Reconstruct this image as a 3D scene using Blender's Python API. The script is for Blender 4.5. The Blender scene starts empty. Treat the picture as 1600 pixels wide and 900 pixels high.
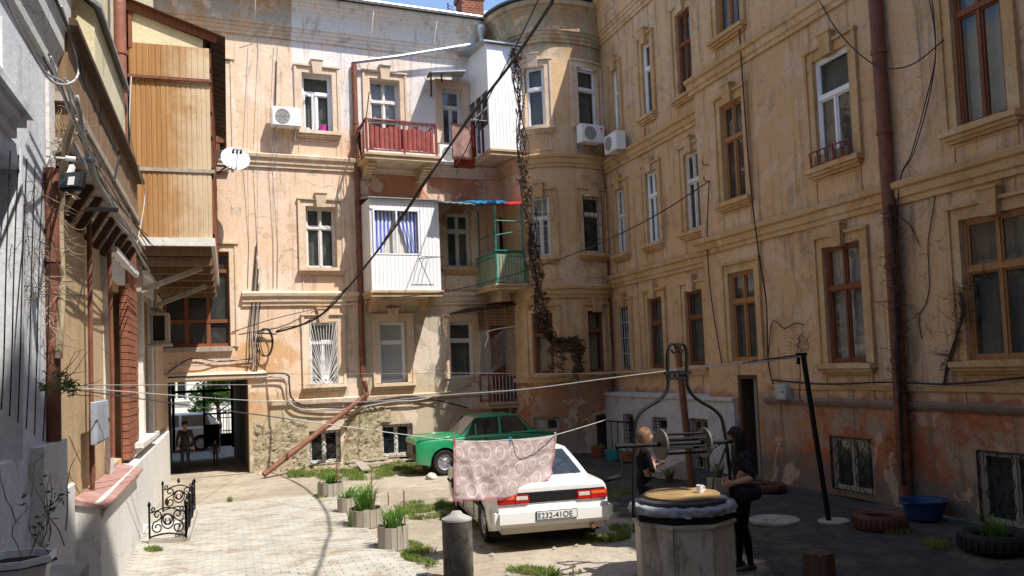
import bpy, bmesh, math, random
from math import sin, cos, pi, radians, sqrt, atan2
from mathutils import Vector, Matrix, noise
random.seed(7)
SC = bpy.context.scene
COL = SC.collection
# ------------------------------------------------------------------ camera, sky, sun, exposure
H = 2.4
CAM_F = 1280.0
CX, CY = 800.0, 505.63
RR = Vector((0.94455845, -0.3259171, -0.03984205))
UU = Vector((0.0202409, -0.06331432, 0.99778836))
FF = Vector((0.32771886, 0.94327586, 0.05320722))
CAM = Vector((0, 0, H))
cd = bpy.data.cameras.new('camera'); co = bpy.data.objects.new('camera', cd); COL.objects.link(co)
m = Matrix((RR, UU, -FF)).transposed().to_4x4(); m.translation = CAM; co.matrix_world = m
cd.sensor_width = 36.0; cd.lens = CAM_F / 1600 * 36.0
cd.shift_y = (CY - 450) / 1600.0
cd.clip_start = 0.05; cd.clip_end = 2000
SC.camera = co
SC.view_settings.view_transform = 'Standard'; SC.view_settings.look = 'None'
SC.view_settings.exposure = 0.78; SC.view_settings.gamma = 1.0
SUN = Vector((0.36, -0.52, 1.0)).normalized()
elev = math.asin(SUN.z); azim = atan2(SUN.x, SUN.y)
w = bpy.data.worlds.new('World'); SC.world = w; w.use_nodes = True
nt = w.node_tree; bg = nt.nodes['Background']
sky = nt.nodes.new('ShaderNodeTexSky'); sky.sky_type = 'NISHITA'; sky.sun_disc = False
sky.sun_elevation = elev; sky.sun_rotation = azim
sky.air_density = 1.0; sky.dust_density = 0.6; sky.ozone_density = 1.5
nt.links.new(sky.outputs[0], bg.inputs[0]); bg.inputs[1].default_value = 0.15
sd = bpy.data.lights.new('sun', 'SUN'); sd.energy = 4.0; sd.angle = radians(0.53); sd.color = (1.0, 0.955, 0.88)
so = bpy.data.objects.new('sun', sd); COL.objects.link(so)
so.rotation_euler = SUN.to_track_quat('Z', 'Y').to_euler(); so.location = (6, -10, 30)

# ------------------------------------------------------------------ placing helpers
def ray(x, y): return ((x - CX) / CAM_F) * RR - ((y - CY) / CAM_F) * UU + FF
def at_z(x, y, z=0.0):
    d = ray(x, y); return CAM + d * ((z - H) / d.z)
def at_y(x, y, Y):
    d = ray(x, y); return CAM + d * (Y / d.y)
def at_x(x, y, X):
    d = ray(x, y); return CAM + d * (X / d.x)
def at_d(x, y, dist): return CAM + ray(x, y) * dist

# ------------------------------------------------------------------ object helpers
def tag(o, label=None, cat=None, group=None, kind=None):
    if label: o['label'] = label
    if cat: o['category'] = cat
    if group: o['group'] = group
    if kind: o['kind'] = kind
    return o
def thing(name, label, cat, loc=(0, 0, 0), rz=0, group=None):
    o = bpy.data.objects.new(name, None); COL.objects.link(o)
    o.location = loc; o.rotation_euler = (0, 0, rz); o.empty_display_size = 0.3
    return tag(o, label, cat, group)
def mat_of(o):
    mm = Matrix.Translation(o.location) @ o.rotation_euler.to_matrix().to_4x4()
    if o.parent: mm = mat_of(o.parent) @ o.matrix_parent_inverse @ mm
    return mm
def obj(name, bm, mat, parent=None, world=True, smooth=False, recalc=True):
    if recalc: bmesh.ops.recalc_face_normals(bm, faces=bm.faces)
    me = bpy.data.meshes.new(name); bm.to_mesh(me); bm.free()
    if smooth:
        me.polygons.foreach_set('use_smooth', [True] * len(me.polygons))
        if smooth != True: me.set_sharp_from_angle(angle=radians(smooth))
    o = bpy.data.objects.new(name, me); COL.objects.link(o)
    for mt in (mat if isinstance(mat, (list, tuple)) else [mat]): me.materials.append(mt)
    if parent is not None:
        o.parent = parent
        if world: o.matrix_parent_inverse = mat_of(parent).inverted()
    return o
def inst(name, me, parent, mw):
    o = bpy.data.objects.new(name, me); COL.objects.link(o)
    o.parent = parent; o.location = mw.to_translation(); o.rotation_euler = mw.to_euler(); o.scale = mw.to_scale()
    return o
def kids(o): return [c for c in bpy.data.objects if c.parent == o]
def dup(root, loc=None, rz=None, label=None, scale=None):
    def cp(o, par):
        c = o.copy(); COL.objects.link(c)
        if par is not None: c.parent = par
        for ch in CH.get(o.name, []): cp(ch, c)
        return c
    CH = {}
    for o in bpy.data.objects:
        if o.parent: CH.setdefault(o.parent.name, []).append(o)
    r = cp(root, None)
    if loc is not None: r.location = loc
    if rz is not None: r.rotation_euler = (0, 0, rz)
    if scale: r.scale = (scale,) * 3
    if label: r['label'] = label
    return r

# ------------------------------------------------------------------ mesh helpers
def NB(): return bmesh.new()
def hexa(bm, P, mi=0):
    v = [bm.verts.new(p) for p in P]
    for f in ((0, 3, 2, 1), (4, 5, 6, 7), (0, 1, 5, 4), (1, 2, 6, 5), (2, 3, 7, 6), (3, 0, 4, 7)):
        fc = bm.faces.new([v[i] for i in f]); fc.material_index = mi
    return v
def box(bm, a, b, mi=0, mw=None):
    x0, y0, z0 = a; x1, y1, z1 = b
    P = [Vector(p) for p in ((x0, y0, z0), (x1, y0, z0), (x1, y1, z0), (x0, y1, z0), (x0, y0, z1), (x1, y0, z1), (x1, y1, z1), (x0, y1, z1))]
    if mw is not None: P = [mw @ p for p in P]
    return hexa(bm, P, mi)
def frame_of(d):
    d = d.normalized(); a = Vector((0, 0, 1)) if abs(d.z) < 0.95 else Vector((1, 0, 0))
    x = d.cross(a).normalized(); return x, x.cross(d).normalized()
def tube(bm, pts, r, n=6, cap=True, mi=0, closed=False):
    pts = [Vector(p) for p in pts]; rings = []
    rr = r if isinstance(r, (list, tuple)) else [r] * len(pts)
    px = None
    for i, p in enumerate(pts):
        a = pts[i - 1] if i or closed else p; b = pts[(i + 1) % len(pts)] if (i < len(pts) - 1 or closed) else p
        d = (b - a)
        if d.length < 1e-9: d = Vector((0, 0, 1))
        d.normalize()
        if px is None: px, _ = frame_of(d)
        px = (px - d * px.dot(d))
        if px.length < 1e-6: px, _ = frame_of(d)
        px.normalize(); py = d.cross(px)
        rings.append([bm.verts.new(p + (px * cos(2 * pi * k / n) + py * sin(2 * pi * k / n)) * rr[i]) for k in range(n)])
    m_ = len(rings)
    for i in range(m_ - (0 if closed else 1)):
        A, B = rings[i], rings[(i + 1) % m_]
        for k in range(n):
            f = bm.faces.new((A[k], A[(k + 1) % n], B[(k + 1) % n], B[k])); f.material_index = mi
    if cap and not closed:
        for R_ in (rings[0], rings[-1]):
            if n >= 3:
                f = bm.faces.new(R_); f.material_index = mi
def bar(bm, a, b, w_, h_=None, mi=0, up=None):
    a = Vector(a); b = Vector(b); h_ = h_ or w_
    d = (b - a).normalized()
    if up is None: x, y = frame_of(d)
    else:
        x = d.cross(Vector(up)).normalized(); y = x.cross(d).normalized()
    P = []
    for p in (a, b):
        for sx, sy in ((-1, -1), (1, -1), (1, 1), (-1, 1)): P.append(p + x * sx * w_ / 2 + y * sy * h_ / 2)
    return hexa(bm, P, mi)
def lathe(bm, prof, n=24, c=(0, 0, 0), mi=0, cap=True, ang=0):
    rings = []
    for r, z in prof:
        rings.append([bm.verts.new((c[0] + r * cos(2 * pi * k / n + ang), c[1] + r * sin(2 * pi * k / n + ang), c[2] + z)) for k in range(n)])
    for A, B in zip(rings, rings[1:]):
        for k in range(n):
            f = bm.faces.new((A[k], A[(k + 1) % n], B[(k + 1) % n], B[k])); f.material_index = mi
    if cap:
        for R_ in (rings[0], rings[-1]):
            f = bm.faces.new(R_); f.material_index = mi
def spline(P, n=8):
    P = [Vector(p) for p in P]; out = []
    for i in range(len(P) - 1):
        p0 = P[max(i - 1, 0)]; p1 = P[i]; p2 = P[i + 1]; p3 = P[min(i + 2, len(P) - 1)]
        for k in range(n):
            t = k / n
            out.append(0.5 * ((2 * p1) + (p2 - p0) * t + (2 * p0 - 5 * p1 + 4 * p2 - p3) * t * t + (3 * p1 - p0 - 3 * p2 + p3) * t ** 3))
    out.append(P[-1]); return out
def sag(a, b, s, n=16):
    a = Vector(a); b = Vector(b)
    return [a.lerp(b, k / n) - Vector((0, 0, s * 4 * (k / n) * (1 - k / n))) for k in range(n + 1)]
def jit(v, s): return v + Vector((random.uniform(-s, s), random.uniform(-s, s), random.uniform(-s, s)))

# ------------------------------------------------------------------ walls as (u, z, depth) maps
class Flat:
    def __init__(s, p, q):
        s.p = Vector((p[0], p[1], 0)); q = Vector((q[0], q[1], 0))
        s.t = (q - s.p).normalized(); s.L = (q - s.p).length
        s.n = Vector((s.t.y, -s.t.x, 0))          # outward when walking with the yard on the right
    def f(s, u, z, d=0.0): return s.p + s.t * u + s.n * d + Vector((0, 0, z))
    def inv(s, x, y, d=0.0):
        r = ray(x, y); p0 = s.p + s.n * d
        P = CAM + r * ((p0 - CAM).dot(s.n) / r.dot(s.n))
        return ((P - s.p).dot(s.t), P.z)
    def us(s, a, b): return [a, b]
class Bow:
    def __init__(s, cx, cy, rx, rxr, ry, a0, a1, ex=2.6, N=80):
        s.pts = []
        for i in range(N + 1):
            a = a0 + (a1 - a0) * i / N
            def ev(a_): c_, s_ = cos(a_), sin(a_); return Vector((cx + (rx if c_ < 0 else rxr) * math.copysign(abs(c_) ** (2 / ex), c_), cy - ry * max(s_, 0) ** (2 / ex), 0))
            P = ev(a); T = (ev(min(a0, a1) if False else a - .004) - ev(min(pi, a + .004))).normalized()
            s.pts.append((P, Vector((T.y, -T.x, 0))))
        s.cum = [0.0]
        for (A, _), (B, _) in zip(s.pts, s.pts[1:]): s.cum.append(s.cum[-1] + (B - A).length)
        s.L = s.cum[-1]
    def f(s, u, z, d=0.0):
        u_ = min(max(u, 0), s.L); i = 0
        while i < len(s.cum) - 2 and s.cum[i + 1] < u_: i += 1
        t = (u_ - s.cum[i]) / (s.cum[i + 1] - s.cum[i])
        P = s.pts[i][0].lerp(s.pts[i + 1][0], t); N = s.pts[i][1].lerp(s.pts[i + 1][1], t).normalized()
        T = Vector((-N.y, N.x, 0)); P = P + T * (u - u_)
        return P + N * d + Vector((0, 0, z))
    def inv(s, x, y, d=0.0):
        r = ray(x, y); best = None
        for k in range(400):
            u = s.L * k / 399; P = s.f(u, 0, d) - CAM
            c = r.x * P.y - r.y * P.x
            if best is None or abs(c) < best[0]: best = (abs(c), u, P)
        t = (best[2].x * r.x + best[2].y * r.y) / (r.x ** 2 + r.y ** 2)
        return (best[1], H + r.z * t)
    def us(s, a, b):
        n = max(1, int(abs(b - a) / 0.16)); return [a + (b - a) * k / n for k in range(n + 1)]

def wbox(bm, W, u0, u1, z0, z1, d0, d1, mi=0):
    U = W.us(u0, u1)
    for a, b in zip(U, U[1:]):
        hexa(bm, [W.f(a, z0, d0), W.f(b, z0, d0), W.f(b, z0, d1), W.f(a, z0, d1), W.f(a, z1, d0), W.f(b, z1, d0), W.f(b, z1, d1), W.f(a, z1, d1)], mi)
def molding(bm, W, prof, u0, u1, z=0, mi=0, wob=0.0):
    U = W.us(u0, u1)
    if isinstance(W, Flat):
        n = max(1, int((u1 - u0) / 0.7)); U = [u0 + (u1 - u0) * k / n for k in range(n + 1)]
    rows = []
    for u in U:
        s = 0
        rows.append([bm.verts.new(W.f(u, z + pz + wob * (noise.noise(Vector((u * 1.3, pz * 2, 3))) ), pd + wob * 0.7 * noise.noise(Vector((u * 1.7, pz * 3, 9))))) for pd, pz in prof])
    for A, B in zip(rows, rows[1:]):
        for k in range(len(prof) - 1):
            f = bm.faces.new((A[k], B[k], B[k + 1], A[k + 1])); f.material_index = mi
    bm.faces.new(rows[0]); bm.faces.new(rows[-1])
def wall_sheet(bm, W, u0, u1, z0, z1, holes, depth=0.22, step=0.0):
    """front face with openings and their reveals"""
    us = {round(u0, 4), round(u1, 4)}; zs = {round(z0, 4), round(z1, 4)}
    for h in holes:
        for k in (0, 1):
            if u0 < h[k] < u1: us.add(round(h[k], 4))
        for k in (2, 3):
            if z0 < h[k] < z1: zs.add(round(h[k], 4))
    if not isinstance(W, Flat):
        for u in W.us(u0, u1): us.add(round(u, 4))
    if step:
        n = int((u1 - u0) / step)
        for k in range(1, n): us.add(round(u0 + (u1 - u0) * k / n, 4))
        n = int((z1 - z0) / step)
        for k in range(1, n): zs.add(round(z0 + (z1 - z0) * k / n, 4))
    us = sorted(us); zs = sorted(zs); V = {}
    def vt(i, j):
        if (i, j) not in V: V[(i, j)] = bm.verts.new(W.f(us[i], zs[j], 0))
        return V[(i, j)]
    for i in range(len(us) - 1):
        for j in range(len(zs) - 1):
            cu = (us[i] + us[i + 1]) / 2; cz = (zs[j] + zs[j + 1]) / 2
            if any(h[0] - 1e-4 < cu < h[1] + 1e-4 and h[2] - 1e-4 < cz < h[3] + 1e-4 for h in holes): continue
            bm.faces.new((vt(i, j), vt(i + 1, j), vt(i + 1, j + 1), vt(i, j + 1)))
    for h in holes:
        a, b, c, e = h[:4]; dp = h[4] if len(h) > 4 else depth
        q = lambda *P: bm.faces.new([bm.verts.new(W.f(*p)) for p in P])
        q((a, c, 0), (a, e, 0), (a, e, -dp), (a, c, -dp)); q((b, c, 0), (b, c, -dp), (b, e, -dp), (b, e, 0))
        q((a, e, 0), (b, e, 0), (b, e, -dp), (a, e, -dp)); q((a, c, 0), (a, c, -dp), (b, c, -dp), (b, c, 0))

# ------------------------------------------------------------------ materials
def nodemat(name):
    m_ = bpy.data.materials.new(name); m_.use_nodes = True
    t = m_.node_tree; b = t.nodes['Principled BSDF']; return m_, t, b
def N(t, typ, **kw):
    n = t.nodes.new(typ)
    for k, v in kw.items():
        if hasattr(n, k) and not k[0].isupper(): setattr(n, k, v)
        else: n.inputs[k.replace('_', ' ')].default_value = v
    return n
def ramp(t, fac, stops, interp='LINEAR'):
    r = t.nodes.new('ShaderNodeValToRGB'); r.color_ramp.interpolation = interp
    e = r.color_ramp.elements
    while len(e) < len(stops): e.new(0.5)
    for i, (p, c) in enumerate(stops):
        e[i].position = p; e[i].color = (*c, 1) if len(c) == 3 else c
    t.links.new(fac, r.inputs[0]); return r.outputs[0]
def mixc(t, fac, a, b, mode='MIX'):
    n = t.nodes.new('ShaderNodeMix'); n.data_type = 'RGBA'; n.blend_type = mode; n.clamp_factor = True
    for i, v in ((0, fac), (6, a), (7, b)):
        if hasattr(v, 'links'): t.links.new(v, n.inputs[i])
        else: n.inputs[i].default_value = v if i == 0 else ((*v, 1) if len(v) == 3 else v)
    return n.outputs[2]
def math_(t, op, a, b=0.0, c=None):
    n = t.nodes.new('ShaderNodeMath'); n.operation = op
    for i, v in enumerate((a, b) if c is None else (a, b, c)):
        if hasattr(v, 'links'): t.links.new(v, n.inputs[i])
        else: n.inputs[i].default_value = v
    return n.outputs[0]
def coords(t, world=True):
    if world: return t.nodes.new('ShaderNodeNewGeometry').outputs['Position']
    return t.nodes.new('ShaderNodeTexCoord').outputs['Object']
def nz(t, vec, scale, detail=6, rough=0.6, sc=(1, 1, 1), off=(0, 0, 0), dist=0.0):
    mp = t.nodes.new('ShaderNodeMapping'); mp.inputs['Scale'].default_value = sc; mp.inputs['Location'].default_value = off
    t.links.new(vec, mp.inputs[0])
    n = t.nodes.new('ShaderNodeTexNoise'); n.inputs['Scale'].default_value = scale; n.inputs['Detail'].default_value = min(detail, 6)
    n.inputs['Roughness'].default_value = rough; n.inputs['Distortion'].default_value = dist
    t.links.new(mp.outputs[0], n.inputs['Vector']); return n.outputs['Fac']
def step_(t, v, a, b):
    n = t.nodes.new('ShaderNodeMapRange'); n.inputs[1].default_value = a; n.inputs[2].default_value = b
    n.interpolation_type = 'SMOOTHSTEP'; t.links.new(v, n.inputs[0]); return n.outputs[0]
def bump(t, b, h, strength=0.4, dist=0.02):
    n = t.nodes.new('ShaderNodeBump'); n.inputs['Strength'].default_value = strength; n.inputs['Distance'].default_value = dist
    t.links.new(h, n.inputs['Height']); t.links.new(n.outputs[0], b.inputs['Normal'])

def plaster(name, cols, peel=(0.42, 0.38, 0.31), peel_amt=0.60, grime=0.5, base=None, base_z=1.9, cornice=None, rough=0.95, seed=0.0, brick=None, whiten=None, damp=None):
    """lime plaster with faded paint, streaks, peeled patches; optional painted base, stained top and exposed stone"""
    m_, t, b = nodemat(name); P = coords(t)
    off = (seed * 3.1, seed * 1.7, seed)
    A, B_, C_ = cols
    n1 = nz(t, P, 0.55, 7, 0.62, off=off); n2 = nz(t, P, 2.3, 8, 0.7, off=off, dist=0.6)
    fine = nz(t, P, 22, 6, 0.7, off=off); n4 = nz(t, P, 1.1, 9, 0.72, sc=(1, 1, 0.75), off=(9 + seed, 4, 2), dist=1.2)
    c = mixc(t, step_(t, n1, 0.35, 0.65), A, B_)
    c = mixc(t, math_(t, 'MULTIPLY', step_(t, n2, 0.45, 0.7), 0.75), c, C_)
    sep = t.nodes.new('ShaderNodeSeparateXYZ'); t.links.new(P, sep.inputs[0]); Z = sep.outputs['Z']
    wob = math_(t, 'MULTIPLY', math_(t, 'SUBTRACT', nz(t, P, 1.6, 7, 0.7, off=(3, 7 + seed, 1), dist=0.8), 0.5), 1.3)
    if cornice:
        zz = math_(t, 'ADD', Z, wob)
        f = step_(t, zz, cornice[0] - 0.5, cornice[0] + 0.5)
        cc = mixc(t, step_(t, n4, 0.42, 0.56), cornice[1], cornice[2])
        cc = mixc(t, step_(t, nz(t, P, 1.4, 8, 0.7, off=(20, 3, 1)), 0.54, 0.6), cc, cornice[3])
        c = mixc(t, f, c, cc)
    if base:
        zz = math_(t, 'ADD', Z, math_(t, 'MULTIPLY', wob, 0.35))
        f = math_(t, 'SUBTRACT', 1.0, step_(t, zz, base_z - 0.06, base_z + 0.06))
        bb = mixc(t, step_(t, nz(t, P, 0.9, 10, 0.7, off=(2, 8, 5 + seed), dist=.5), 0.42, 0.58), base[0], base[1])
        bb = mixc(t, step_(t, nz(t, P, 1.3, 10, 0.75, off=(7, 1, 3 + seed), dist=.4), 0.52, 0.62), bb, base[2])
        zl = math_(t, 'ADD', Z, math_(t, 'MULTIPLY', wob, 0.9))
        low = math_(t, 'SUBTRACT', 1.0, step_(t, zl, 0.35, 0.75))
        bb = mixc(t, math_(t, 'MULTIPLY', low, 0.85), bb, base[3])
        c = mixc(t, f, c, bb)
    pk = step_(t, n4, peel_amt, peel_amt + 0.03)
    c = mixc(t, math_(t, 'MULTIPLY', pk, 0.85), c, peel)
    if whiten:   # x0, x1, z0, colour : an area painted over in another colour
        X = sep.outputs['X']
        f = math_(t, 'MULTIPLY', step_(t, math_(t, 'ADD', X, math_(t, 'MULTIPLY', wob, 0.05)), whiten[0] - .02, whiten[0] + .02), math_(t, 'SUBTRACT', 1, step_(t, X, whiten[1], whiten[1] + .05)))
        f = math_(t, 'MULTIPLY', f, step_(t, math_(t, 'ADD', Z, math_(t, 'MULTIPLY', wob, 0.4)), whiten[2] - .3, whiten[2] + .3))
        c = mixc(t, math_(t, 'MULTIPLY', f, 0.92), c, whiten[3])
    if damp:   # list of (x, y, z, rx, rz, colour)
        for (dx, dy, dz, rx, rz, dc) in damp:
            v = t.nodes.new('ShaderNodeVectorMath'); v.operation = 'SUBTRACT'; t.links.new(P, v.inputs[0]); v.inputs[1].default_value = (dx, dy, dz)
            v2 = t.nodes.new('ShaderNodeVectorMath'); v2.operation = 'MULTIPLY'; t.links.new(v.outputs[0], v2.inputs[0]); v2.inputs[1].default_value = (1 / rx, 0.3 / rx, 1 / rz)
            ln = t.nodes.new('ShaderNodeVectorMath'); ln.operation = 'LENGTH'; t.links.new(v2.outputs[0], ln.inputs[0])
            ff = math_(t, 'SUBTRACT', 1.0, step_(t, math_(t, 'ADD', ln.outputs['Value'], wob), 0.75, 1.05))
            c = mixc(t, math_(t, 'MULTIPLY', ff, 0.8), c, dc)
    rp = step_(t, nz(t, P, 0.75, 7, 0.62, off=(41 + seed, 7, 13), dist=0.5), 0.555, 0.57)
    c = mixc(t, math_(t, 'MULTIPLY', rp, 0.55), c, tuple(min(1, x * 1.05 + .045) for x in C_))
    rq = step_(t, nz(t, P, 1.7, 7, 0.7, off=(11 + seed, 27, 3), dist=0.6), 0.60, 0.61)
    c = mixc(t, math_(t, 'MULTIPLY', rq, 0.5), c, tuple(x * .72 for x in A))
    # rain streaks and dirt
    st = nz(t, P, 3.2, 6, 0.75, sc=(1.6, 1.6, 0.10), off=(seed, 2, 5))
    g = math_(t, 'MULTIPLY', step_(t, st, 0.50, 0.72), grime)
    c = mixc(t, g, c, (0.17, 0.12, 0.08))
    bl = nz(t, P, 0.9, 10, 0.8, off=(31, 2 + seed, 4), dist=0.4)
    c = mixc(t, math_(t, 'MULTIPLY', step_(t, bl, 0.52, 0.75), 0.55 * grime + 0.12), c, (0.14, 0.10, 0.075))
    c = mixc(t, 0.35, c, ramp(t, fine, [(0.3, (0.55, 0.5, 0.45)), (0.7, (1.25, 1.25, 1.25))]), 'MULTIPLY')
    # hairline cracks
    vo = t.nodes.new('ShaderNodeTexVoronoi'); vo.feature = 'DISTANCE_TO_EDGE'; vo.inputs['Scale'].default_value = 0.55
    wv = t.nodes.new('ShaderNodeVectorMath'); wv.operation = 'ADD'
    nn = t.nodes.new('ShaderNodeTexNoise'); nn.inputs['Scale'].default_value = 1.7; nn.inputs['Detail'].default_value = 6; t.links.new(P, nn.inputs['Vector'])
    t.links.new(P, wv.inputs[0]); t.links.new(nn.outputs['Color'], wv.inputs[1]); t.links.new(wv.outputs[0], vo.inputs['Vector'])
    ck = math_(t, 'MULTIPLY', math_(t, 'SUBTRACT', 1, step_(t, vo.outputs['Distance'], 0.0, 0.006)), step_(t, n1, 0.48, 0.6))
    c = mixc(t, math_(t, 'MULTIPLY', ck, 0.55), c, (0.08, 0.055, 0.04))
    t.links.new(c, b.inputs['Base Color']); b.inputs['Roughness'].default_value = rough; b.inputs['Specular IOR Level'].default_value = 0.15
    h = math_(t, 'ADD', math_(t, 'MULTIPLY', fine, 0.25), math_(t, 'MULTIPLY', n2, 0.6))
    h = math_(t, 'SUBTRACT', h, math_(t, 'MULTIPLY', pk, 0.35)); h = math_(t, 'SUBTRACT', h, math_(t, 'MULTIPLY', ck, 0.4))
    bump(t, b, h, 0.55, 0.03)
    return m_
def simple(name, col, rough=0.7, metal=0.0, var=0.25, scale=6.0, bumpy=0.2, spec=0.4, dirt=None, world=False, sc=(1, 1, 1), coat=0.0):
    m_, t, b = nodemat(name); P = coords(t, world)
    n1 = nz(t, P, scale, 6, 0.65, sc=sc); n2 = nz(t, P, scale * 5, 4, 0.6, sc=sc)
    lo = tuple(max(0, x * (1 - var)) for x in col); hi = tuple(min(1, x * (1 + var)) for x in col)
    c = ramp(t, n1, [(0.3, lo), (0.7, hi)])
    if dirt: c = mixc(t, math_(t, 'MULTIPLY', step_(t, nz(t, P, scale * 0.7, 8, 0.75, off=(5, 2, 8), dist=0.7), dirt[1], dirt[1] + 0.12), dirt[2] if len(dirt) > 2 else 0.8), c, dirt[0])
    t.links.new(c, b.inputs['Base Color']); b.inputs['Roughness'].default_value = rough; b.inputs['Metallic'].default_value = metal
    b.inputs['Specular IOR Level'].default_value = spec; b.inputs['Coat Weight'].default_value = coat; b.inputs['Coat Roughness'].default_value = 0.08
    if rough > 0.25:
        t.links.new(ramp(t, n2, [(0.3, (rough * 0.8,) * 3), (0.7, (min(1, rough * 1.15),) * 3)]), b.inputs['Roughness'])
    if bumpy: bump(t, b, math_(t, 'ADD', n1, math_(t, 'MULTIPLY', n2, 0.4)), bumpy, 0.01)
    return m_
def wood(name, a, b_, peel=None, sc=(14, 14, 0.8), rough=0.75, world=True, stain=None):
    m_, t, b = nodemat(name); P = coords(t, world)
    g = nz(t, P, 1.0, 8, 0.7, sc=sc, dist=0.4); c = ramp(t, g, [(0.3, a), (0.68, b_)])
    if stain: c = mixc(t, math_(t, 'MULTIPLY', step_(t, nz(t, P, 0.55, 6, 0.7, off=stain[2]), 0.46, 0.58), 0.9), c, stain[0]); c = mixc(t, math_(t, 'MULTIPLY', step_(t, g, 0.5, 0.8), 0.5), c, stain[1])
    if peel: c = mixc(t, step_(t, nz(t, P, 5, 8, 0.8, off=(4, 4, 4)), 0.56, 0.6), c, peel)
    t.links.new(c, b.inputs['Base Color']); b.inputs['Roughness'].default_value = rough; b.inputs['Specular IOR Level'].default_value = 0.25
    bump(t, b, g, 0.35, 0.01); return m_
def glassy(name, tint=(0.03, 0.035, 0.04), alpha=0.62, rough=0.04):
    m_, t, b = nodemat(name); P = coords(t)
    b.inputs['Base Color'].default_value = (*tint, 1); b.inputs['Roughness'].default_value = rough; b.inputs['Specular IOR Level'].default_value = 0.9
    b.inputs['IOR'].default_value = 1.6
    dust = step_(t, nz(t, P, 3.0, 7, 0.7), 0.45, 0.8)
    t.links.new(mixc(t, math_(t, 'MULTIPLY', dust, 0.35), tint, (0.25, 0.22, 0.18)), b.inputs['Base Color'])  # dust film, strengthened to stand in for pale reflections on the panes
    b.inputs['Alpha'].default_value = alpha
    bump(t, b, nz(t, P, 1.2, 3, 0.5), 0.12, 0.05); return m_
M = {}
PK = (0.50, 0.43, 0.33)
M['back'] = plaster('faded peach plaster', ((0.73, 0.52, 0.355), (0.77, 0.57, 0.42), (0.75, 0.60, 0.49)), PK, 0.61, 0.5,
    base=((0.56, 0.33, 0.18), (0.52, 0.43, 0.31), (0.58, 0.42, 0.24), (0.33, 0.29, 0.22)), base_z=2.0,
    cornice=(11.45, (0.46, 0.30, 0.17), (0.40, 0.36, 0.30), (0.52, 0.42, 0.34)), seed=1,
    whiten=(1.75, 7.0, 9.0, (0.74, 0.70, 0.68)),
    damp=[(5.2, 22.2, 7.5, 1.9, 1.1, (0.44, 0.14, 0.055)), (3.6, 22.1, 8.3, .5, .9, (0.50, 0.24, 0.12)), (4.2, 22, 1.7, 1.6, .5, (0.60, 0.33, 0.15)), (0.9, 22, 2.9, .9, .5, (0.62, 0.36, 0.17)), (6.6, 22, 1.6, 1.0, .8, (0.45, 0.22, 0.11)), (4.6, 22.2, 2.2, 2.2, 2.0, (0.50, 0.44, 0.33)), (1.6, 22, 0.4, 2.6, 1.2, (0.47, 0.41, 0.28)), (5.2, 22.3, 3.3, 0.9, 1.1, (0.44, 0.40, 0.34))])
M['bow'] = plaster('ochre plaster of the rounded bay', ((0.63, 0.41, 0.215), (0.67, 0.46, 0.27), (0.63, 0.48, 0.34)), PK, 0.61, 0.6,
    base=((0.42, 0.18, 0.09), (0.38, 0.21, 0.12), (0.40, 0.33, 0.26), (0.33, 0.30, 0.26)), base_z=1.95,
    cornice=(10.9, (0.42, 0.29, 0.18), (0.38, 0.36, 0.26), (0.50, 0.33, 0.18)), seed=2)
M['right'] = plaster('ochre plaster of the right house', ((0.62, 0.39, 0.205), (0.67, 0.45, 0.26), (0.61, 0.44, 0.31)), (0.45, 0.31, 0.20), 0.61, 0.85,
    base=((0.42, 0.13, 0.055), (0.40, 0.30, 0.21), (0.46, 0.21, 0.09), (0.17, 0.15, 0.13)), base_z=1.72, seed=3)
M['trim'] = plaster('ochre moulding plaster', ((0.60, 0.40, 0.20), (0.55, 0.34, 0.16), (0.60, 0.44, 0.28)), (0.40, 0.31, 0.22), 0.66, 0.45, seed=4)
M['trim_light'] = plaster('pale moulding plaster', ((0.70, 0.55, 0.41), (0.67, 0.50, 0.35), (0.72, 0.61, 0.50)), (0.45, 0.38, 0.30), 0.66, 0.3, seed=5)
M['leftwhite'] = plaster('white lime plaster', ((0.74, 0.73, 0.70), (0.70, 0.69, 0.66), (0.62, 0.61, 0.58)), (0.45, 0.43, 0.40), 0.68, 0.15, seed=6)
M['bluewhite'] = plaster('blue grey lime wash', ((0.74, 0.76, 0.79), (0.70, 0.72, 0.77), (0.60, 0.62, 0.66)), (0.40, 0.40, 0.38), 0.64, 0.3, seed=7)
M['tan'] = plaster('tan roughcast', ((0.55, 0.39, 0.22), (0.58, 0.42, 0.25), (0.45, 0.32, 0.2)), (0.35, 0.25, 0.18), 0.68, 0.35, seed=8)
M['cream'] = plaster('cream painted plaster', ((0.72, 0.64, 0.42), (0.74, 0.67, 0.46), (0.68, 0.62, 0.45)), (0.5, 0.45, 0.35), 0.7, 0.15, seed=9)
M['annex'] = plaster('grey white wash', ((0.56, 0.55, 0.57), (0.60, 0.59, 0.60), (0.48, 0.46, 0.46)), (0.38, 0.35, 0.33), 0.68, 0.35, seed=10)
M['concrete'] = simple('weathered concrete', (0.36, 0.33, 0.28), 0.9, var=0.3, scale=4, bumpy=0.5, spec=0.2, dirt=((0.16, 0.13, 0.11), 0.55), world=True)
M['slab'] = simple('balcony slab plaster', (0.50, 0.36, 0.22), 0.9, var=0.25, scale=3, bumpy=0.4, spec=0.2, dirt=((0.25, 0.20, 0.15), 0.55), world=True)
M['white'] = simple('white paint', (0.78, 0.78, 0.77), 0.45, var=0.06, scale=5, bumpy=0.05, dirt=((0.5, 0.47, 0.42), 0.62, 0.5), world=True)
M['pvc'] = simple('white plastic cladding', (0.80, 0.81, 0.82), 0.4, var=0.03, scale=2, bumpy=0.0, dirt=((0.55, 0.53, 0.48), 0.66, 0.4), world=True)
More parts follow.
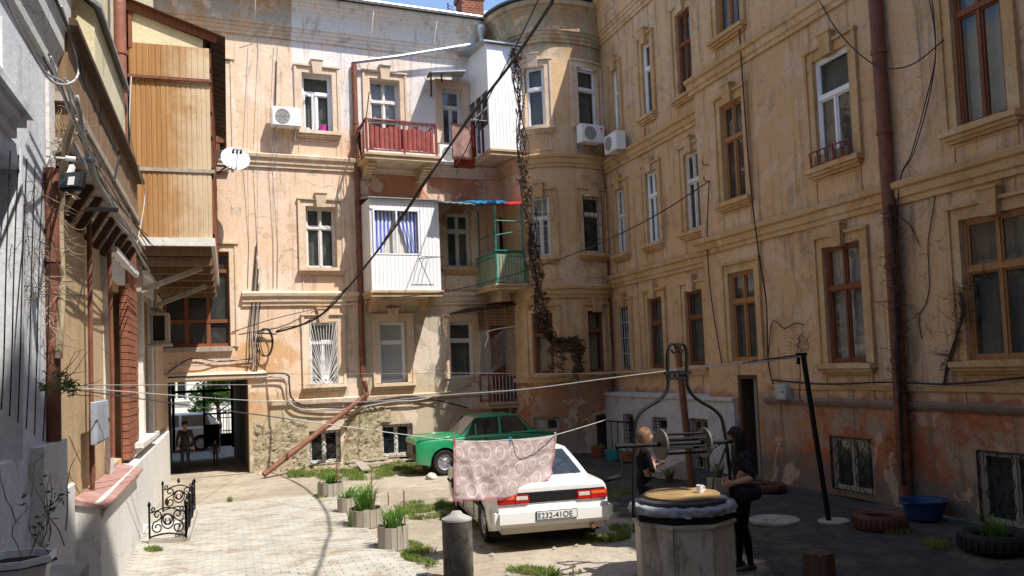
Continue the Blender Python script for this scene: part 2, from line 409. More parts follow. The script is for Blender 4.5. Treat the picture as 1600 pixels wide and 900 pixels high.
M['oldwhite'] = simple('flaking white paint', (0.66, 0.64, 0.60), 0.7, var=0.15, scale=9, bumpy=0.3, dirt=((0.36, 0.30, 0.24), 0.56), world=True)
M['brown'] = wood('brown painted wood', (0.13, 0.04, 0.02), (0.27, 0.10, 0.045), world=True, rough=0.6)
M['ochrewood'] = wood('ochre varnished wood', (0.30, 0.14, 0.05), (0.42, 0.22, 0.09), world=True, rough=0.6)
M['darkwood'] = wood('dark aged wood', (0.05, 0.03, 0.02), (0.13, 0.08, 0.05), world=True)
M['greywood'] = wood('silvered old wood', (0.26, 0.22, 0.18), (0.46, 0.40, 0.34), world=True)
M['glass'] = glassy('window glass', (0.03, 0.04, 0.05), 0.42, 0.03)
M['glass_dark'] = glassy('dirty window glass', (0.04, 0.045, 0.045), 0.72, 0.10)
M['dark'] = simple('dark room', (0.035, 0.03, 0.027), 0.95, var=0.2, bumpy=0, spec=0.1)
M['curtain'] = simple('net curtain', (0.62, 0.60, 0.55), 0.9, var=0.12, scale=3, bumpy=0.2, spec=0.1, world=True)
M['curtain_beige'] = simple('beige blind', (0.50, 0.44, 0.27), 0.9, var=0.08, scale=3, bumpy=0.1, spec=0.1, world=True)
M['curtain_dark'] = simple('dim curtain', (0.22, 0.22, 0.18), 0.9, var=0.2, scale=3, bumpy=0.1, spec=0.1, world=True)
M['shutter'] = simple('grey roller shutter', (0.36, 0.38, 0.41), 0.5, var=0.05, scale=2, bumpy=0.02, world=True)
M['iron'] = simple('black wrought iron', (0.008, 0.008, 0.009), 0.75, metal=0.0, spec=0.25, var=0.4, scale=20, bumpy=0.3, dirt=((0.05, 0.022, 0.012), 0.64, 0.5))
M['rust'] = simple('rusty brown paint', (0.19, 0.075, 0.045), 0.7, metal=0.1, var=0.3, scale=6, bumpy=0.4, dirt=((0.30, 0.13, 0.06), 0.56), world=True)
M['rust_peel'] = simple('peeling drainpipe paint', (0.27, 0.10, 0.065), 0.65, var=0.25, scale=5, bumpy=0.4, dirt=((0.62, 0.55, 0.42), 0.60), world=True)
M['zinc'] = simple('galvanised sheet', (0.42, 0.44, 0.46), 0.42, metal=0.7, var=0.15, scale=4, bumpy=0.1, world=True)
M['tinroof'] = simple('dark roofing sheet', (0.13, 0.14, 0.16), 0.55, metal=0.4, var=0.25, scale=3, bumpy=0.2, world=True)
M['cable'] = simple('black cable', (0.02, 0.02, 0.022), 0.6, var=0.2, scale=10, bumpy=0)
M['greycable'] = simple('grey cable', (0.32, 0.31, 0.30), 0.7, var=0.2, scale=10, bumpy=0)
M['wire'] = simple('clothes line', (0.45, 0.45, 0.44), 0.6, var=0.05, scale=10, bumpy=0)
M['red'] = simple('faded red paint', (0.33, 0.07, 0.055), 0.65, var=0.3, scale=5, bumpy=0.3, dirt=((0.28, 0.16, 0.13), 0.56), world=True)
M['maroon'] = simple('maroon steel', (0.20, 0.03, 0.028), 0.55, var=0.2, scale=6, bumpy=0.1)
M['green_paint'] = simple('green painted slats', (0.27, 0.32, 0.20), 0.7, var=0.25, scale=6, bumpy=0.2, dirt=((0.33, 0.34, 0.25), 0.5), world=True)
M['teal'] = simple('teal painted steel', (0.03, 0.22, 0.17), 0.5, var=0.25, scale=8, bumpy=0.1)
M['rubber'] = simple('tyre rubber', (0.018, 0.018, 0.018), 0.8, var=0.3, scale=10, bumpy=0.3)
# ================================================================== the walls of the yard
YB = 0.0699197670
BW = Flat((-3.0, 21.8 - 1.6 * math.tan(YB)), (7.62, 21.8 + 9.02 * math.tan(YB)))
BO = Bow(9.0, 22.45, 1.40, 1.75, 1.95, pi, 0.912)
FR = Flat((10.2, BO.f(BO.L, 0).y), (10.2, 15.0))
NR = Flat((9.8, 15.38), (9.8, -3.0))
LW = Flat((-1.40, 4.0), (-1.44, 21.9))       # left side of the yard

def rect(W, px, d=0.0):
    a = W.inv(px[0], px[1], d); b = W.inv(px[2], px[3], d)
    return [min(a[0], b[0]), max(a[0], b[0]), min(a[1], b[1]), max(a[1], b[1])]

def curtain_bm(W, u0, u1, z0, z1, d, amp=0.025, per=0.12, gather=0.0, side=0):
    bm = NB(); nu = max(6, int((u1 - u0) / 0.03)); nzz = 6; rows = []
    for j in range(nzz + 1):
        t = j / nzz; row = []
        for i in range(nu + 1):
            s = i / nu; g = gather * (1 - t) ** 0.8
            if side < 0: u = u0 + (u1 - u0) * s * (1 - g)
            elif side > 0: u = u1 - (u1 - u0) * (1 - s) * (1 - g)
            else: u = u0 + (u1 - u0) * s
            dd = d + amp * sin(s * (u1 - u0) / per * 2 * pi + 1.3 * noise.noise(Vector((u0, t * 2, 0)))) * (0.5 + 0.5 * (1 - t))
            row.append(bm.verts.new(W.f(u, z0 + (z1 - z0) * t, dd)))
        rows.append(row)
    for A, B in zip(rows, rows[1:]):
        for k in range(nu): bm.faces.new((A[k], A[k + 1], B[k + 1], B[k]))
    return bm

def make_window(W, bld, R, up=2, lo=2, tr=0.3, fm='oldwhite', gm='glass', dp=0.20, fw=0.055, cur=None, half=None, sill=True, sur=True, key=True, grille=None,
                label=None, tm='trim', sub=None, openleaf=False, apron=True):
    u0, u1, z0, z1 = R[:4]
    bm = NB(); d0, d1 = -dp - 0.045, -dp + 0.03
    wbox(bm, W, u0, u0 + fw, z0, z1, d0, d1); wbox(bm, W, u1 - fw, u1, z0, z1, d0, d1)
    wbox(bm, W, u0 + fw, u1 - fw, z0, z0 + fw, d0, d1 - .002); wbox(bm, W, u0 + fw, u1 - fw, z1 - fw, z1, d0, d1 - .002)
    cells = []
    zt = z1 - (z1 - z0) * tr if tr else z1 - fw
    if tr: wbox(bm, W, u0 + fw, u1 - fw, zt - fw * 0.7, zt + fw * 0.7, d0, d1 + 0.02)
    mw = fw * 0.9
    def cols(n, a, b_):
        L = (u1 - u0 - 2 * fw); out = []
        for k in range(n):
            x0 = u0 + fw + L * k / n + (mw / 2 if k else 0); x1 = u0 + fw + L * (k + 1) / n - (mw / 2 if k < n - 1 else 0)
            out.append((x0, x1, a, b_))
            if k < n - 1: wbox(bm, W, x1, x1 + mw, a, b_, d0 + .004, d1 + 0.006)
        return out
    if tr: cells += cols(up, zt + fw * 0.7, z1 - fw)
    cells += cols(lo, z0 + fw, (zt - fw * 0.7) if tr else z1 - fw)
    # sash rims inside each light
    s = 0.028
    for (a, b_, c, e) in cells:
        for q in ((a, a + s, c, e), (b_ - s, b_, c, e), (a + s, b_ - s, c, c + s), (a + s, b_ - s, e - s, e)): wbox(bm, W, *q, -dp - .03, -dp + .012)
    if sub == 'muntin':
        for (a, b_, c, e) in cells[-lo:]:
            for k in (1, 2): wbox(bm, W, a + s, b_ - s, c + (e - c) * k / 3 - .01, c + (e - c) * k / 3 + .01, -dp - .02, -dp + .008)
    win = obj('window', bm, M[fm], bld)
    if label: win['label'] = label
    for (a, b_, c, e) in cells:
        bm = NB(); bm.faces.new([bm.verts.new(W.f(*p)) for p in ((a + s, c + s, -dp - .01), (b_ - s, c + s, -dp - .01), (b_ - s, e - s, -dp - .01), (a + s, e - s, -dp - .01))])
        obj('pane', bm, M[gm], win, recalc=False)
    if cur:
        cz = z0 + fw if not half else z0 + fw + (z1 - z0) * half
        obj('curtain', curtain_bm(W, u0 + fw, u1 - fw, cz, z1 - fw, -dp - 0.13), M[cur], win, smooth=True)
    if openleaf:
        bm = NB(); c = cells[up if tr else 0]; A = W.f(c[0], 0, -dp + .02)
        # casement swung into the yard on its left hinge
        t = W.t if isinstance(W, Flat) else Vector((1, 0, 0)); dv = (t * 0.75 + W.n * 0.6).normalized(); L = (c[1] - c[0]) * 0.95
        for (a0, a1, b0, b1) in ((0, .05, c[2], c[3]), (L - .05, L, c[2], c[3]), (.05, L - .05, c[2], c[2] + .05), (.05, L - .05, c[3] - .05, c[3])):
            bar(bm, A + dv * (a0 + a1) / 2 + Vector((0, 0, b0)), A + dv * (a0 + a1) / 2 + Vector((0, 0, b1)), abs(a1 - a0), .04, up=dv)
        o = obj('open_casement', bm, M[fm], win)
    if sill:
        bm = NB(); e = 0.22
        wbox(bm, W, u0 - e, u1 + e, z0 - 0.09, z0 - 0.015, -0.02, 0.17); wbox(bm, W, u0 - e + .03, u1 + e - .03, z0 - 0.145, z0 - 0.09, -0.01, 0.12)
        wbox(bm, W, u0 - e + .06, u1 + e - .06, z0 - 0.19, z0 - 0.145, -0.01, 0.07)
        wbox(bm, W, u0 + .002, u1 - .002, z0 - .02, z0, -dp, 0.16)
        obj('window_sill', bm, M[tm], win)
        if apron:
            bm = NB(); q = 0.12
            for aa in ((u0 - q, u1 + q, z0 - .24, z0 - .21), (u0 - q, u1 + q, z0 - .66, z0 - .63), (u0 - q, u0 - q + .03, z0 - .63, z0 - .24), (u1 + q - .03, u1 + q, z0 - .63, z0 - .24)): wbox(bm, W, *aa, -0.01, 0.018)
            obj('apron_panel', bm, M[tm], bld)
    if sur:
        bm = NB(); s0 = 0.17
        for (a, b_) in ((u0 - s0, u0 - .004), (u1 + .004, u1 + s0)): wbox(bm, W, a, b_, z0, z1 + .02, -0.02, 0.035)
        for (a, b_) in ((u0 - s0 - .035, u0 - s0 + .03), (u1 + s0 - .03, u1 + s0 + .035)): wbox(bm, W, a, b_, z0 - .01, z1 + s0 + .02, -0.02, 0.065)
        wbox(bm, W, u0 - s0 + .03, u1 + s0 - .03, z1 + .004, z1 + s0, -0.02, 0.033)
        wbox(bm, W, u0 - s0 - .05, u1 + s0 + .05, z1 + s0, z1 + s0 + .05, -0.02, 0.085)
        sr = obj('window_surround', bm, M[tm], bld)
        if key:
            bm = NB(); um = (u0 + u1) / 2; k0, k1 = 0.11, 0.15
            for (ka, kb, za, zb, dd) in ((k0, k1, z1 - .03, z1 + .33, .115),):
                hexa(bm, [W.f(um - ka, za, -.01), W.f(um + ka, za, -.01), W.f(um + ka, za, dd), W.f(um - ka, za, dd), W.f(um - kb, zb, -.01), W.f(um + kb, zb, -.01), W.f(um + kb, zb, dd + .03), W.f(um - kb, zb, dd + .03)])
            wbox(bm, W, um - k1 - .02, um + k1 + .02, z1 + .33, z1 + .36, -.01, .165)
            obj('keystone', bm, M[tm], sr)
    if grille:
        bm = NB(); gd = 0.03 if grille != 'diamond_in' else -0.08; g = lambda u, z: W.f(u, z, gd); r = 0.008
        a, b_, c, e = u0 + .02, u1 - .02, z0 + .02, z1 - .02
        rim = [g(a, c), g(b_, c), g(b_, e), g(a, e)]
        tube(bm, rim, r * 1.3, 5, closed=True)
        if grille == 'fan':
            o = ((a + b_) / 2 + .02, c)
            pts = [(a, c + (e - c) * k / 6) for k in range(1, 6)] + [(a + (b_ - a) * k / 8, e) for k in range(0, 9)] + [(b_, c + (e - c) * k / 6) for k in range(5, 0, -1)]
            for p in pts:
                s_ = (o[0] + (p[0] - o[0]) * .12, o[1] + (p[1] - o[1]) * .06)
                tube(bm, [g(*s_), g(*p)], r, 4)
            for k in (1, 2, 3, 4):
                tube(bm, [g(a + (o[0] - a) * .25 * k, c), g(a, c + .12 * k)], r * .9, 4); tube(bm, [g(b_ + (o[0] - b_) * .25 * k, c), g(b_, c + .12 * k)], r * .9, 4)
        elif grille == 'diamond_in' or grille == 'diamond':
            n = 5; st = (b_ - a) / n * 2
            k = -int((e - c) / st) - 2
            while a + k * st < b_ + (e - c):
                for sg in (1, -1):
                    u_a = a + k * st; P1 = []
                    for q in range(41):
                        z = c + (e - c) * q / 40; u = (u_a + (z - c)) if sg > 0 else (u_a + (e - z))
                        if a <= u <= b_: P1.append(g(u, z))
                    if len(P1) > 1: tube(bm, [P1[0], P1[-1]], r, 4)
                k += 1
        elif grille == 'wave':
            n = 6
            for k in range(n + 1):
                u = a + (b_ - a) * k / n
                tube(bm, [g(min(b_, max(a, u + .05 * sin(q / 16 * 6 * pi + (k % 2) * pi))), c + (e - c) * q / 16) for q in range(17)], r * 1.1, 4)
        else:
            n = max(3, int((b_ - a) / 0.13))
            for k in range(1, n): tube(bm, [g(a + (b_ - a) * k / n, c), g(a + (b_ - a) * k / n, e)], r, 4)
            for k in (1, 2, 3): tube(bm, [g(a, c + (e - c) * k / 4), g(b_, c + (e - c) * k / 4)], r, 4)
        obj('window_grille', bm, M['white' if grille == 'fan' else ('oldwhite' if grille == 'bars_white' else 'iron')], win)
    return win

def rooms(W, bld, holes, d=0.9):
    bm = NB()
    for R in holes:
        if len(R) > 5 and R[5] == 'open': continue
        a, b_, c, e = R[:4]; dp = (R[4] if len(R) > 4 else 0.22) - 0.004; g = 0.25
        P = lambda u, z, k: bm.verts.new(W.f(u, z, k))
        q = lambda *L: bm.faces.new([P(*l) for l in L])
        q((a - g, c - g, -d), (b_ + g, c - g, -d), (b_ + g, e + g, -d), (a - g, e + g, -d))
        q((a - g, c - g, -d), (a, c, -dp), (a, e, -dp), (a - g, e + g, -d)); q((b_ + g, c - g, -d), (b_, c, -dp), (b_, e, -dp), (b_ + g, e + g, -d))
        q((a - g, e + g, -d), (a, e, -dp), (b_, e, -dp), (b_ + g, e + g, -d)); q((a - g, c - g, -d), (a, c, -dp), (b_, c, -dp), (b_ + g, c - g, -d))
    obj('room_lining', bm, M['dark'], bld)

BAND = [(-.02, -.34), (.05, -.34), (.055, -.26), (.09, -.235), (.10, -.12), (.15, -.09), (.165, -.015), (.10, .02), (-.02, .05)]
CORN = [(-.02, -1.05), (.05, -1.05), (.06, -.98), (.10, -.95), (.11, -.88), (.15, -.86), (.16, -.80), (.20, -.78), (.22, -.55), (.27, -.40), (.36, -.27), (.40, -.24), (.41, -.19), (.50, -.15), (.52, -.03), (-.02, 0)]

# ---------- back house
back = thing('tenement_house', 'peach plaster house across the end of the yard with a dark vehicle passage and balconies', 'house', (2.5, 24, 0))
ZT = 12.38
S = []   # wall, px rect, options
def addw(W, px, **k): S.append((W, rect(W, px), k))
addw(BW, (471, 113, 520, 208), up=1, lo=2, tr=.32, fm='pvc', cur='curtain_dark', tm='trim_light', openleaf=True)
addw(BW, (577, 122, 627, 236), up=2, lo=2, tr=.30, fm='oldwhite', cur='curtain', half=.45, sill=False, tm='trim_light', sub='muntin')
addw(BW, (690, 137, 724, 226), up=1, lo=2, tr=.32, fm='oldwhite', gm='glass_dark', sill=False, sur=True, key=False, tm='trim_light')
addw(BW, (477, 322, 527, 419), up=2, lo=2, tr=.33, fm='oldwhite', cur='curtain_dark', tm='trim_light')
addw(BW, (697, 332, 738, 418), up=2, lo=2, tr=.32, fm='oldwhite', cur='curtain_dark', sur=False)
addw(BW, (483, 503, 529, 599), up=1, lo=2, tr=.33, fm='pvc', cur='curtain', grille='fan', tm='trim_light', label='window behind a white fan shaped grille')
addw(BW, (592, 503, 637, 597), up=1, lo=1, tr=.33, fm='pvc', tm='trim_light', gm='shutter')
addw(BW, (702, 503, 743, 590), tm='trim_light', up=1, lo=1, tr=.33, fm='oldwhite', cur='curtain_dark', sill=False, key=False, apron=False)
addw(BW, (483, 674, 533, 722), up=0, lo=2, tr=0, fm='oldwhite', grille='diamond', sill=False, sur=False)
addw(BW, (597, 664, 646, 711), up=0, lo=2, tr=0, fm='oldwhite', grille='diamond', sill=False, sur=False)
PWIN = rect(BW, (255, 392, 360, 541)); PWIN[0] -= 0.5
GWIN = rect(BW, (300, 100, 354, 262))
holes = [s[1] + [s[2].get('dp', .2)] for s in S if s[0] is BW]
ARCH = rect(BW, (262, 598, 391, 747)); ARCH[2] = 0.0
bm = NB(); wall_sheet(bm, BW, 0, BW.L, 0.0, ZT - .02, holes + [ARCH + [.25, 'open'], PWIN + [.16], GWIN + [.16]], step=0)
obj('wall', bm, M['back'], back, recalc=False)
rooms(BW, back, holes + [PWIN + [.16], GWIN + [.16]])
for (W, R, k) in S: make_window(W, back, R, **k)
# the glazed landing over the passage
def landing(R, lab):
    bm = NB(); u0, u1, z0, z1 = R; dp = -.13
    cols = [u0 + (u1 - u0) * t for t in (0, .25, .5, .75, 1.0)]
    for c in cols: wbox(bm, BW, max(u0, c - .05), min(u1, c + .05), z0, z1, dp - .05, dp + .04)
    for z in (z0 + .04, z0 + (z1 - z0) * .27, z0 + (z1 - z0) * .80, z1 - .04): wbox(bm, BW, u0, u1, z - .045, z + .045, dp - .045, dp + .055)
    w_ = obj('landing_window', bm, M['brown'], back); w_['label'] = lab
    for a, b_ in zip(cols, cols[1:]):
        for c, e in ((z0 + .04, z0 + (z1 - z0) * .27), (z0 + (z1 - z0) * .27, z0 + (z1 - z0) * .80), (z0 + (z1 - z0) * .8, z1)):
            bm = NB(); bm.faces.new([bm.verts.new(BW.f(*p)) for p in ((a, c, dp - .01), (b_, c, dp - .01), (b_, e, dp - .01), (a, e, dp - .01))]); obj('pane', bm, M['glass_dark'], w_)
    bm = NB(); wbox(bm, BW, u0 + .1, u1 + .05, z0 - .12, z0 - .01, -.02, .1); obj('window_sill', bm, M['greywood'], w_)
landing(PWIN, 'wide brown framed landing window above the passage'); landing(GWIN, 'tall brown framed stair window beside the wooden gallery')
for R in (PWIN, GWIN):
    bm = NB()
    wbox(bm, BW, R[1] + .01, R[1] + .16, R[2], R[3] + .16, -.02, .03); wbox(bm, BW, R[1] + .14, R[1] + .20, R[2] - .01, R[3] + .2, -.02, .06); wbox(bm, BW, R[0], R[1] + .14, R[3] + .01, R[3] + .17, -.02, .028); wbox(bm, BW, R[0], R[1] + .24, R[3] + .2, R[3] + .26, -.02, .09)
    obj('window_surround', bm, M['trim_light'], back)
for zz, nm in ((4.57, 'string_course'), (8.19, 'string_course')):
    bm = NB(); molding(bm, BW, BAND, (PWIN[1] + .3) if zz < 6 else 1.6, BW.L, zz, wob=.012); obj(nm, bm, M['trim_light'], back)
bm = NB(); molding(bm, BW, [(-.02, -.1), (.09, -.1), (.11, 0), (.09, .05), (-.02, .08)], 0, 3.9, 2.5, wob=.01); obj('ledge', bm, M['trim_light'], back)
bm = NB(); molding(bm, BW, [(-.02, -.06), (.07, -.06), (.09, .05), (-.02, .08)], 4.0, BW.L, 1.72, wob=.02); obj('ledge', bm, M['trim_light'], back)
bm = NB(); molding(bm, BW, CORN, 0, BW.L + .1, ZT, wob=.012); obj('cornice', bm, M['back'], back)
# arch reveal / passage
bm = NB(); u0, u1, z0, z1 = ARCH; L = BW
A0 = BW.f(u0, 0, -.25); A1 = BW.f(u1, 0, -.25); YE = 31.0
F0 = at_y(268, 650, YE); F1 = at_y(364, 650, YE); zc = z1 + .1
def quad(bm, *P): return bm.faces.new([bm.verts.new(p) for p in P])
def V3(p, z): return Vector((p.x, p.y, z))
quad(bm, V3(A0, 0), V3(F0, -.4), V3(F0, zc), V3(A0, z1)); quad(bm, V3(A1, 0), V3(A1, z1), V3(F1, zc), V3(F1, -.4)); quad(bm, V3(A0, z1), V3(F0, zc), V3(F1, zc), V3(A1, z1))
obj('passage_lining', bm, simple('dark passage plaster', (0.10, 0.075, 0.055), 0.95, var=.3, scale=2, bumpy=.4, world=True), back)  # lining given a dark mottled tone throughout
# shell behind (keeps daylight out) and roof
bm = NB()
Pl = BW.f(0, 0, -.5); Pr = BW.f(BW.L + .4, 0, -.5)
quad(bm, Vector((-14, YE, 0)), Vector((-14, YE, 12.4)), Vector((F0.x, YE, 12.4)), Vector((F0.x, YE, 0)))
quad(bm, Vector((F1.x, YE, 0)), Vector((F1.x, YE, 12.4)), Vector((22, YE, 12.4)), Vector((22, YE, 0)))
quad(bm, Vector((F0.x, YE, zc)), Vector((F0.x, YE, 12.4)), Vector((F1.x, YE, 12.4)), Vector((F1.x, YE, zc)))
quad(bm, BW.f(-12, 0, -.02), BW.f(0, 0, -.02), BW.f(0, ZT, -.02), BW.f(-12, ZT, -.02))
obj('street_front', bm, M['back'], back)
bm = NB()
e0, e1 = BW.f(-12, ZT, .60), BW.f(BW.L - .05, ZT, .60); r0, r1 = BW.f(-12, ZT + 1.25, -4.8), BW.f(BW.L + 3, ZT + 1.25, -4.8); g0, g1 = BW.f(-12, ZT, -9.6), BW.f(BW.L + 9, ZT, -9.6)
dz = Vector((0, 0, .05))
hexa(bm, [e0, e1, r1, r0, e0 + dz, e1 + dz, r1 + dz, r0 + dz]); hexa(bm, [r0 + dz * .01, r1 + dz * .01, g1, g0, r0 + dz * 1.01, r1 + dz * 1.01, g1 + dz, g0 + dz])
obj('roof', bm, M['tinroof'], back)
bm = NB(); tube(bm, [BW.f(-12, ZT + .01, .63), BW.f(BW.L - .1, ZT + .01, .63)], .05, 8); obj('gutter', bm, M['zinc'], back)
# rough exposed rubble stone at the foot of the wall
STONE = simple('shelly limestone rubble', (0.50, 0.42, 0.28), 0.95, var=.35, scale=7, bumpy=.9, spec=.1, dirt=((.20, .16, .11), .55), world=True)
mst, tst, bst = nodemat('eroded rubble stone')
P = coords(tst); v1 = tst.nodes.new('ShaderNodeTexVoronoi'); v1.inputs['Scale'].default_value = 7; tst.links.new(P, v1.inputs['Vector'])
hn = nz(tst, P, 5, 8, .75, dist=1.0); hh = step_(tst, nz(tst, P, 11, 5, .7, dist=1.2), .57, .62)
cst = mixc(tst, hn, (.58, .50, .36), (.42, .33, .21)); cst = mixc(tst, hh, cst, (.10, .07, .05)); cst = mixc(tst, math_(tst, 'MULTIPLY', step_(tst, nz(tst, P, 1.2, 6, .7), .55, .62), .5), cst, (.36, .40, .20))
tst.links.new(cst, bst.inputs['Base Color']); bst.inputs['Roughness'].default_value = 1; bst.inputs['Specular IOR Level'].default_value = .1
bump(tst, bst, math_(tst, 'SUBTRACT', math_(tst, 'ADD', hn, math_(tst, 'MULTIPLY', nz(tst, P, 30, 5, .7), .4)), math_(tst, 'MULTIPLY', hh, .8)), 1.0, .08)
def rubble(u0, u1, ztop, seed, nm='exposed_stonework'):
    bm = NB(); nu = int((u1 - u0) / .045); rows = []; nzr = 38
    for i in range(nu + 1):
        u = u0 + (u1 - u0) * i / nu; row = []
        zt = ztop * (0.86 + .22 * noise.noise(Vector((u * 1.4, seed, 0))) + .08 * noise.noise(Vector((u * 6, seed, 5)))) 
        for j in range(nzr + 1):
            t = j / nzr; z = zt * t; e = min(1, min(i, nu - i) / 3, (nzr - j) / 2)
            d = (.03 + .035 * noise.fractal(Vector((u * 5, z * 7, seed)), .6, 2.2, 5) + .03 * noise.noise(Vector((u * 13, z * 17, 3))) + .02 * noise.noise(Vector((u * 21, z * 21, 8)))) * e - .03 * (1 - e)
            d += .10 * max(0, .35 - z)
            for (h0, h1, h2, h3) in BASEH:
                if h0 - .04 < u < h1 + .04 and h2 - .04 < z < h3 + .04: d = -.12
            row.append(bm.verts.new(BW.f(u, z, d)))
        rows.append(row)
    for A, B in zip(rows, rows[1:]):
        for k in range(nzr):
            c = (A[k].co + B[k + 1].co) / 2; uu = (c - BW.p).dot(BW.t)
            if any(h[0] < uu < h[1] and h[2] < c.z < h[3] for h in BASEH): continue
            bm.faces.new((A[k], B[k], B[k + 1], A[k + 1]))
    obj(nm, bm, mst, back, smooth=True)
BASEH = [s[1][:4] for s in S if s[0] is BW and s[1][3] < 1.7]
rubble(ARCH[1] + .03, ARCH[1] + 1.55, 1.55, 3); rubble(ARCH[1] + 2.35, ARCH[1] + 3.75, 1.75, 11)

# ---------- rounded bay
S2 = []
for px, k in (((819, 108, 853, 197), dict(up=1, lo=1, tr=.36, fm='pvc', cur='curtain_dark', tm='trim_light', key=True)),
              ((900, 105, 935, 200), dict(up=1, lo=1, tr=.36, fm='pvc', gm='glass', cur='curtain_dark', tm='trim_light', key=False)),
              ((828, 309, 862, 400), dict(up=1, lo=2, tr=.36, fm='oldwhite', cur='curtain', grille='bars_white')),
              ((909, 305, 943, 397), dict(up=1, lo=1, tr=.32, fm='oldwhite', gm='glass_dark', grille='bars')),
              ((831, 490, 867, 583), dict(up=1, lo=1, tr=.36, fm='brown', cur='curtain_beige', apron=False)),
              ((917, 486, 947, 580), dict(up=1, lo=1, tr=.32, fm='brown', cur='curtain_beige', apron=False)),
              ((833, 652, 875, 674), dict(up=0, lo=2, tr=0, fm='greywood', gm='glass_dark', sill=False, sur=False))):
    S2.append((rect(BO, px), k))
DOOR = rect(BO, (931, 648, 960, 706)); DOOR[2] = 0.02
bay = thing('corner_bay', 'rounded ochre corner bay between the end house and the right hand house', 'house', (8.9, 21.5, 0))
holes = [r + [.2] for r, k in S2] + [DOOR + [.3]]
bm = NB(); wall_sheet(bm, BO, 0, BO.L, 0, ZT - .02, holes); obj('wall', bm, M['bow'], bay, recalc=False, smooth=20); rooms(BO, bay, holes)
for r, k in S2: make_window(BO, bay, r, dp=.10, **k)
for zz in (4.57, 8.19): bm = NB(); molding(bm, BO, BAND, 0.02, BO.L, zz, wob=.008); obj('string_course', bm, M['trim'], bay)
bm = NB(); molding(bm, BO, [(-.02, -.06), (.07, -.06), (.09, .05), (-.02, .08)], 0.02, BO.L, 2.02, wob=.01); obj('ledge', bm, M['trim'], bay)
bm = NB(); molding(bm, BO, CORN, -.02, BO.L, ZT, wob=.008); obj('cornice', bm, M['bow'], bay)
bm = NB(); vs = [bm.verts.new(BO.f(u, ZT + .01, .6)) for u in BO.us(-.1, BO.L)] + [bm.verts.new(p) for p in ((14, 23, ZT + .6), (12, 27, ZT + 1.3), (8.0, 27, ZT + 1.25))]
ff = bm.faces.new(vs); ex = bmesh.ops.extrude_face_region(bm, geom=[ff]); bmesh.ops.translate(bm, verts=[v for v in ex['geom'] if isinstance(v, bmesh.types.BMVert)], vec=(0, 0, .05))
obj('roof', bm, M['tinroof'], bay)
# ---------- right house, far stretch
rh = thing('tenement_house', 'long ochre plaster house down the shaded right side with its step and rusty drainpipe', 'house', (12, 10, 0))
S3 = []
for px, k in (((957, 112, 970, 203), dict(up=1, lo=1, tr=.38, fm='pvc', cur='curtain_dark')), ((1003, 72, 1021, 176), dict(up=1, lo=1, tr=.35, fm='pvc', cur='curtain')), ((1056, 26, 1085, 140), dict(up=2, lo=2, tr=.38, fm='brown', cur='curtain', half=.0)),
              ((962, 298, 981, 394), dict(up=2, lo=2, tr=.42, fm='oldwhite', cur='curtain_dark')), ((1009, 272, 1032, 377), dict(up=2, lo=2, tr=.33, fm='pvc', cur='curtain_dark')), ((1069, 243, 1099, 356), dict(up=2, lo=2, tr=.36, fm='oldwhite', cur='curtain_dark')),
              ((968, 480, 988, 577), dict(up=1, lo=1, tr=.34, fm='iron', cur='curtain', grille='bars_white', apron=False, key=True)), ((1013, 467, 1040, 575), dict(up=1, lo=1, tr=.36, fm='brown', cur='curtain_dark', apron=False)), ((1071, 456, 1104, 570), dict(up=1, lo=1, tr=.36, fm='brown', cur='curtain_dark', apron=False))):
    S3.append((rect(FR, px), k))
holes = [r + [.22] for r, k in S3]
bm = NB(); wall_sheet(bm, FR, 0, FR.L, 0, ZT + .1, holes); obj('wall', bm, M['right'], rh, recalc=False); rooms(FR, rh, holes)
for r, k in S3: make_window(FR, rh, r, dp=.07, **k)
for zz in (4.83, 8.09): bm = NB(); molding(bm, FR, BAND, 0.02, FR.L, zz, wob=.01); obj('string_course', bm, M['trim'], rh)
bm = NB(); molding(bm, FR, [(-.02, -.06), (.07, -.06), (.09, .05), (-.02, .08)], 0.02, FR.L, 2.12, wob=.01); obj('ledge', bm, M['trim'], rh)
bm = NB(); molding(bm, FR, CORN, 0.0, FR.L, ZT + .1, wob=.01); obj('cornice', bm, M['right'], rh)
# near stretch
S4 = []
for px, k in (((1116, -60, 1157, 38), dict(up=2, lo=2, tr=.33, fm='ochrewood', cur='curtain_beige')), ((1126, 168, 1168, 306), dict(up=2, lo=2, tr=.36, fm='ochrewood', cur='curtain_dark')), ((1271, 98, 1336, 243), dict(up=1, lo=2, tr=.36, fm='pvc', cur='curtain_dark')),
              ((1480, -70, 1577, 176), dict(up=2, lo=2, tr=.36, fm='brown', cur='curtain', gm='glass')),
              ((1139, 428, 1187, 563), dict(up=2, lo=2, tr=.33, fm='ochrewood', cur='curtain_dark', key=False, sill=False, apron=False)), ((1286, 388, 1356, 566), dict(up=2, lo=2, tr=.36, fm='brown', cur='curtain', apron=True)), ((1500, 345, 1632, 560), dict(up=2, lo=2, tr=.36, fm='ochrewood', gm='glass', cur='curtain_dark')),
              ((1297, 680, 1368, 775), dict(up=0, lo=2, tr=0, fm='greywood', gm='glass_dark', cur='curtain_dark', grille='wave', sill=False, sur=False, label='basement window behind a wavy iron grille')), ((1526, 702, 1650, 838), dict(up=0, lo=2, tr=0, fm='greywood', gm='glass_dark', grille='wave', sill=False, sur=False, cur='curtain_dark'))):
    S4.append((rect(NR, px), k))
for k in range(3):      # windows nearer than the picture's edge
    u = 10.6 + k * 2.4
    for zz in (2.72, 6.15, 9.5): S4.append(([u, u + 1.1, zz, zz + 1.75], dict(up=2, lo=2, tr=.36, fm='brown', cur='curtain_dark')))
RD = rect(NR, (1152, 586, 1192, 752)); RD[2] = 0.03
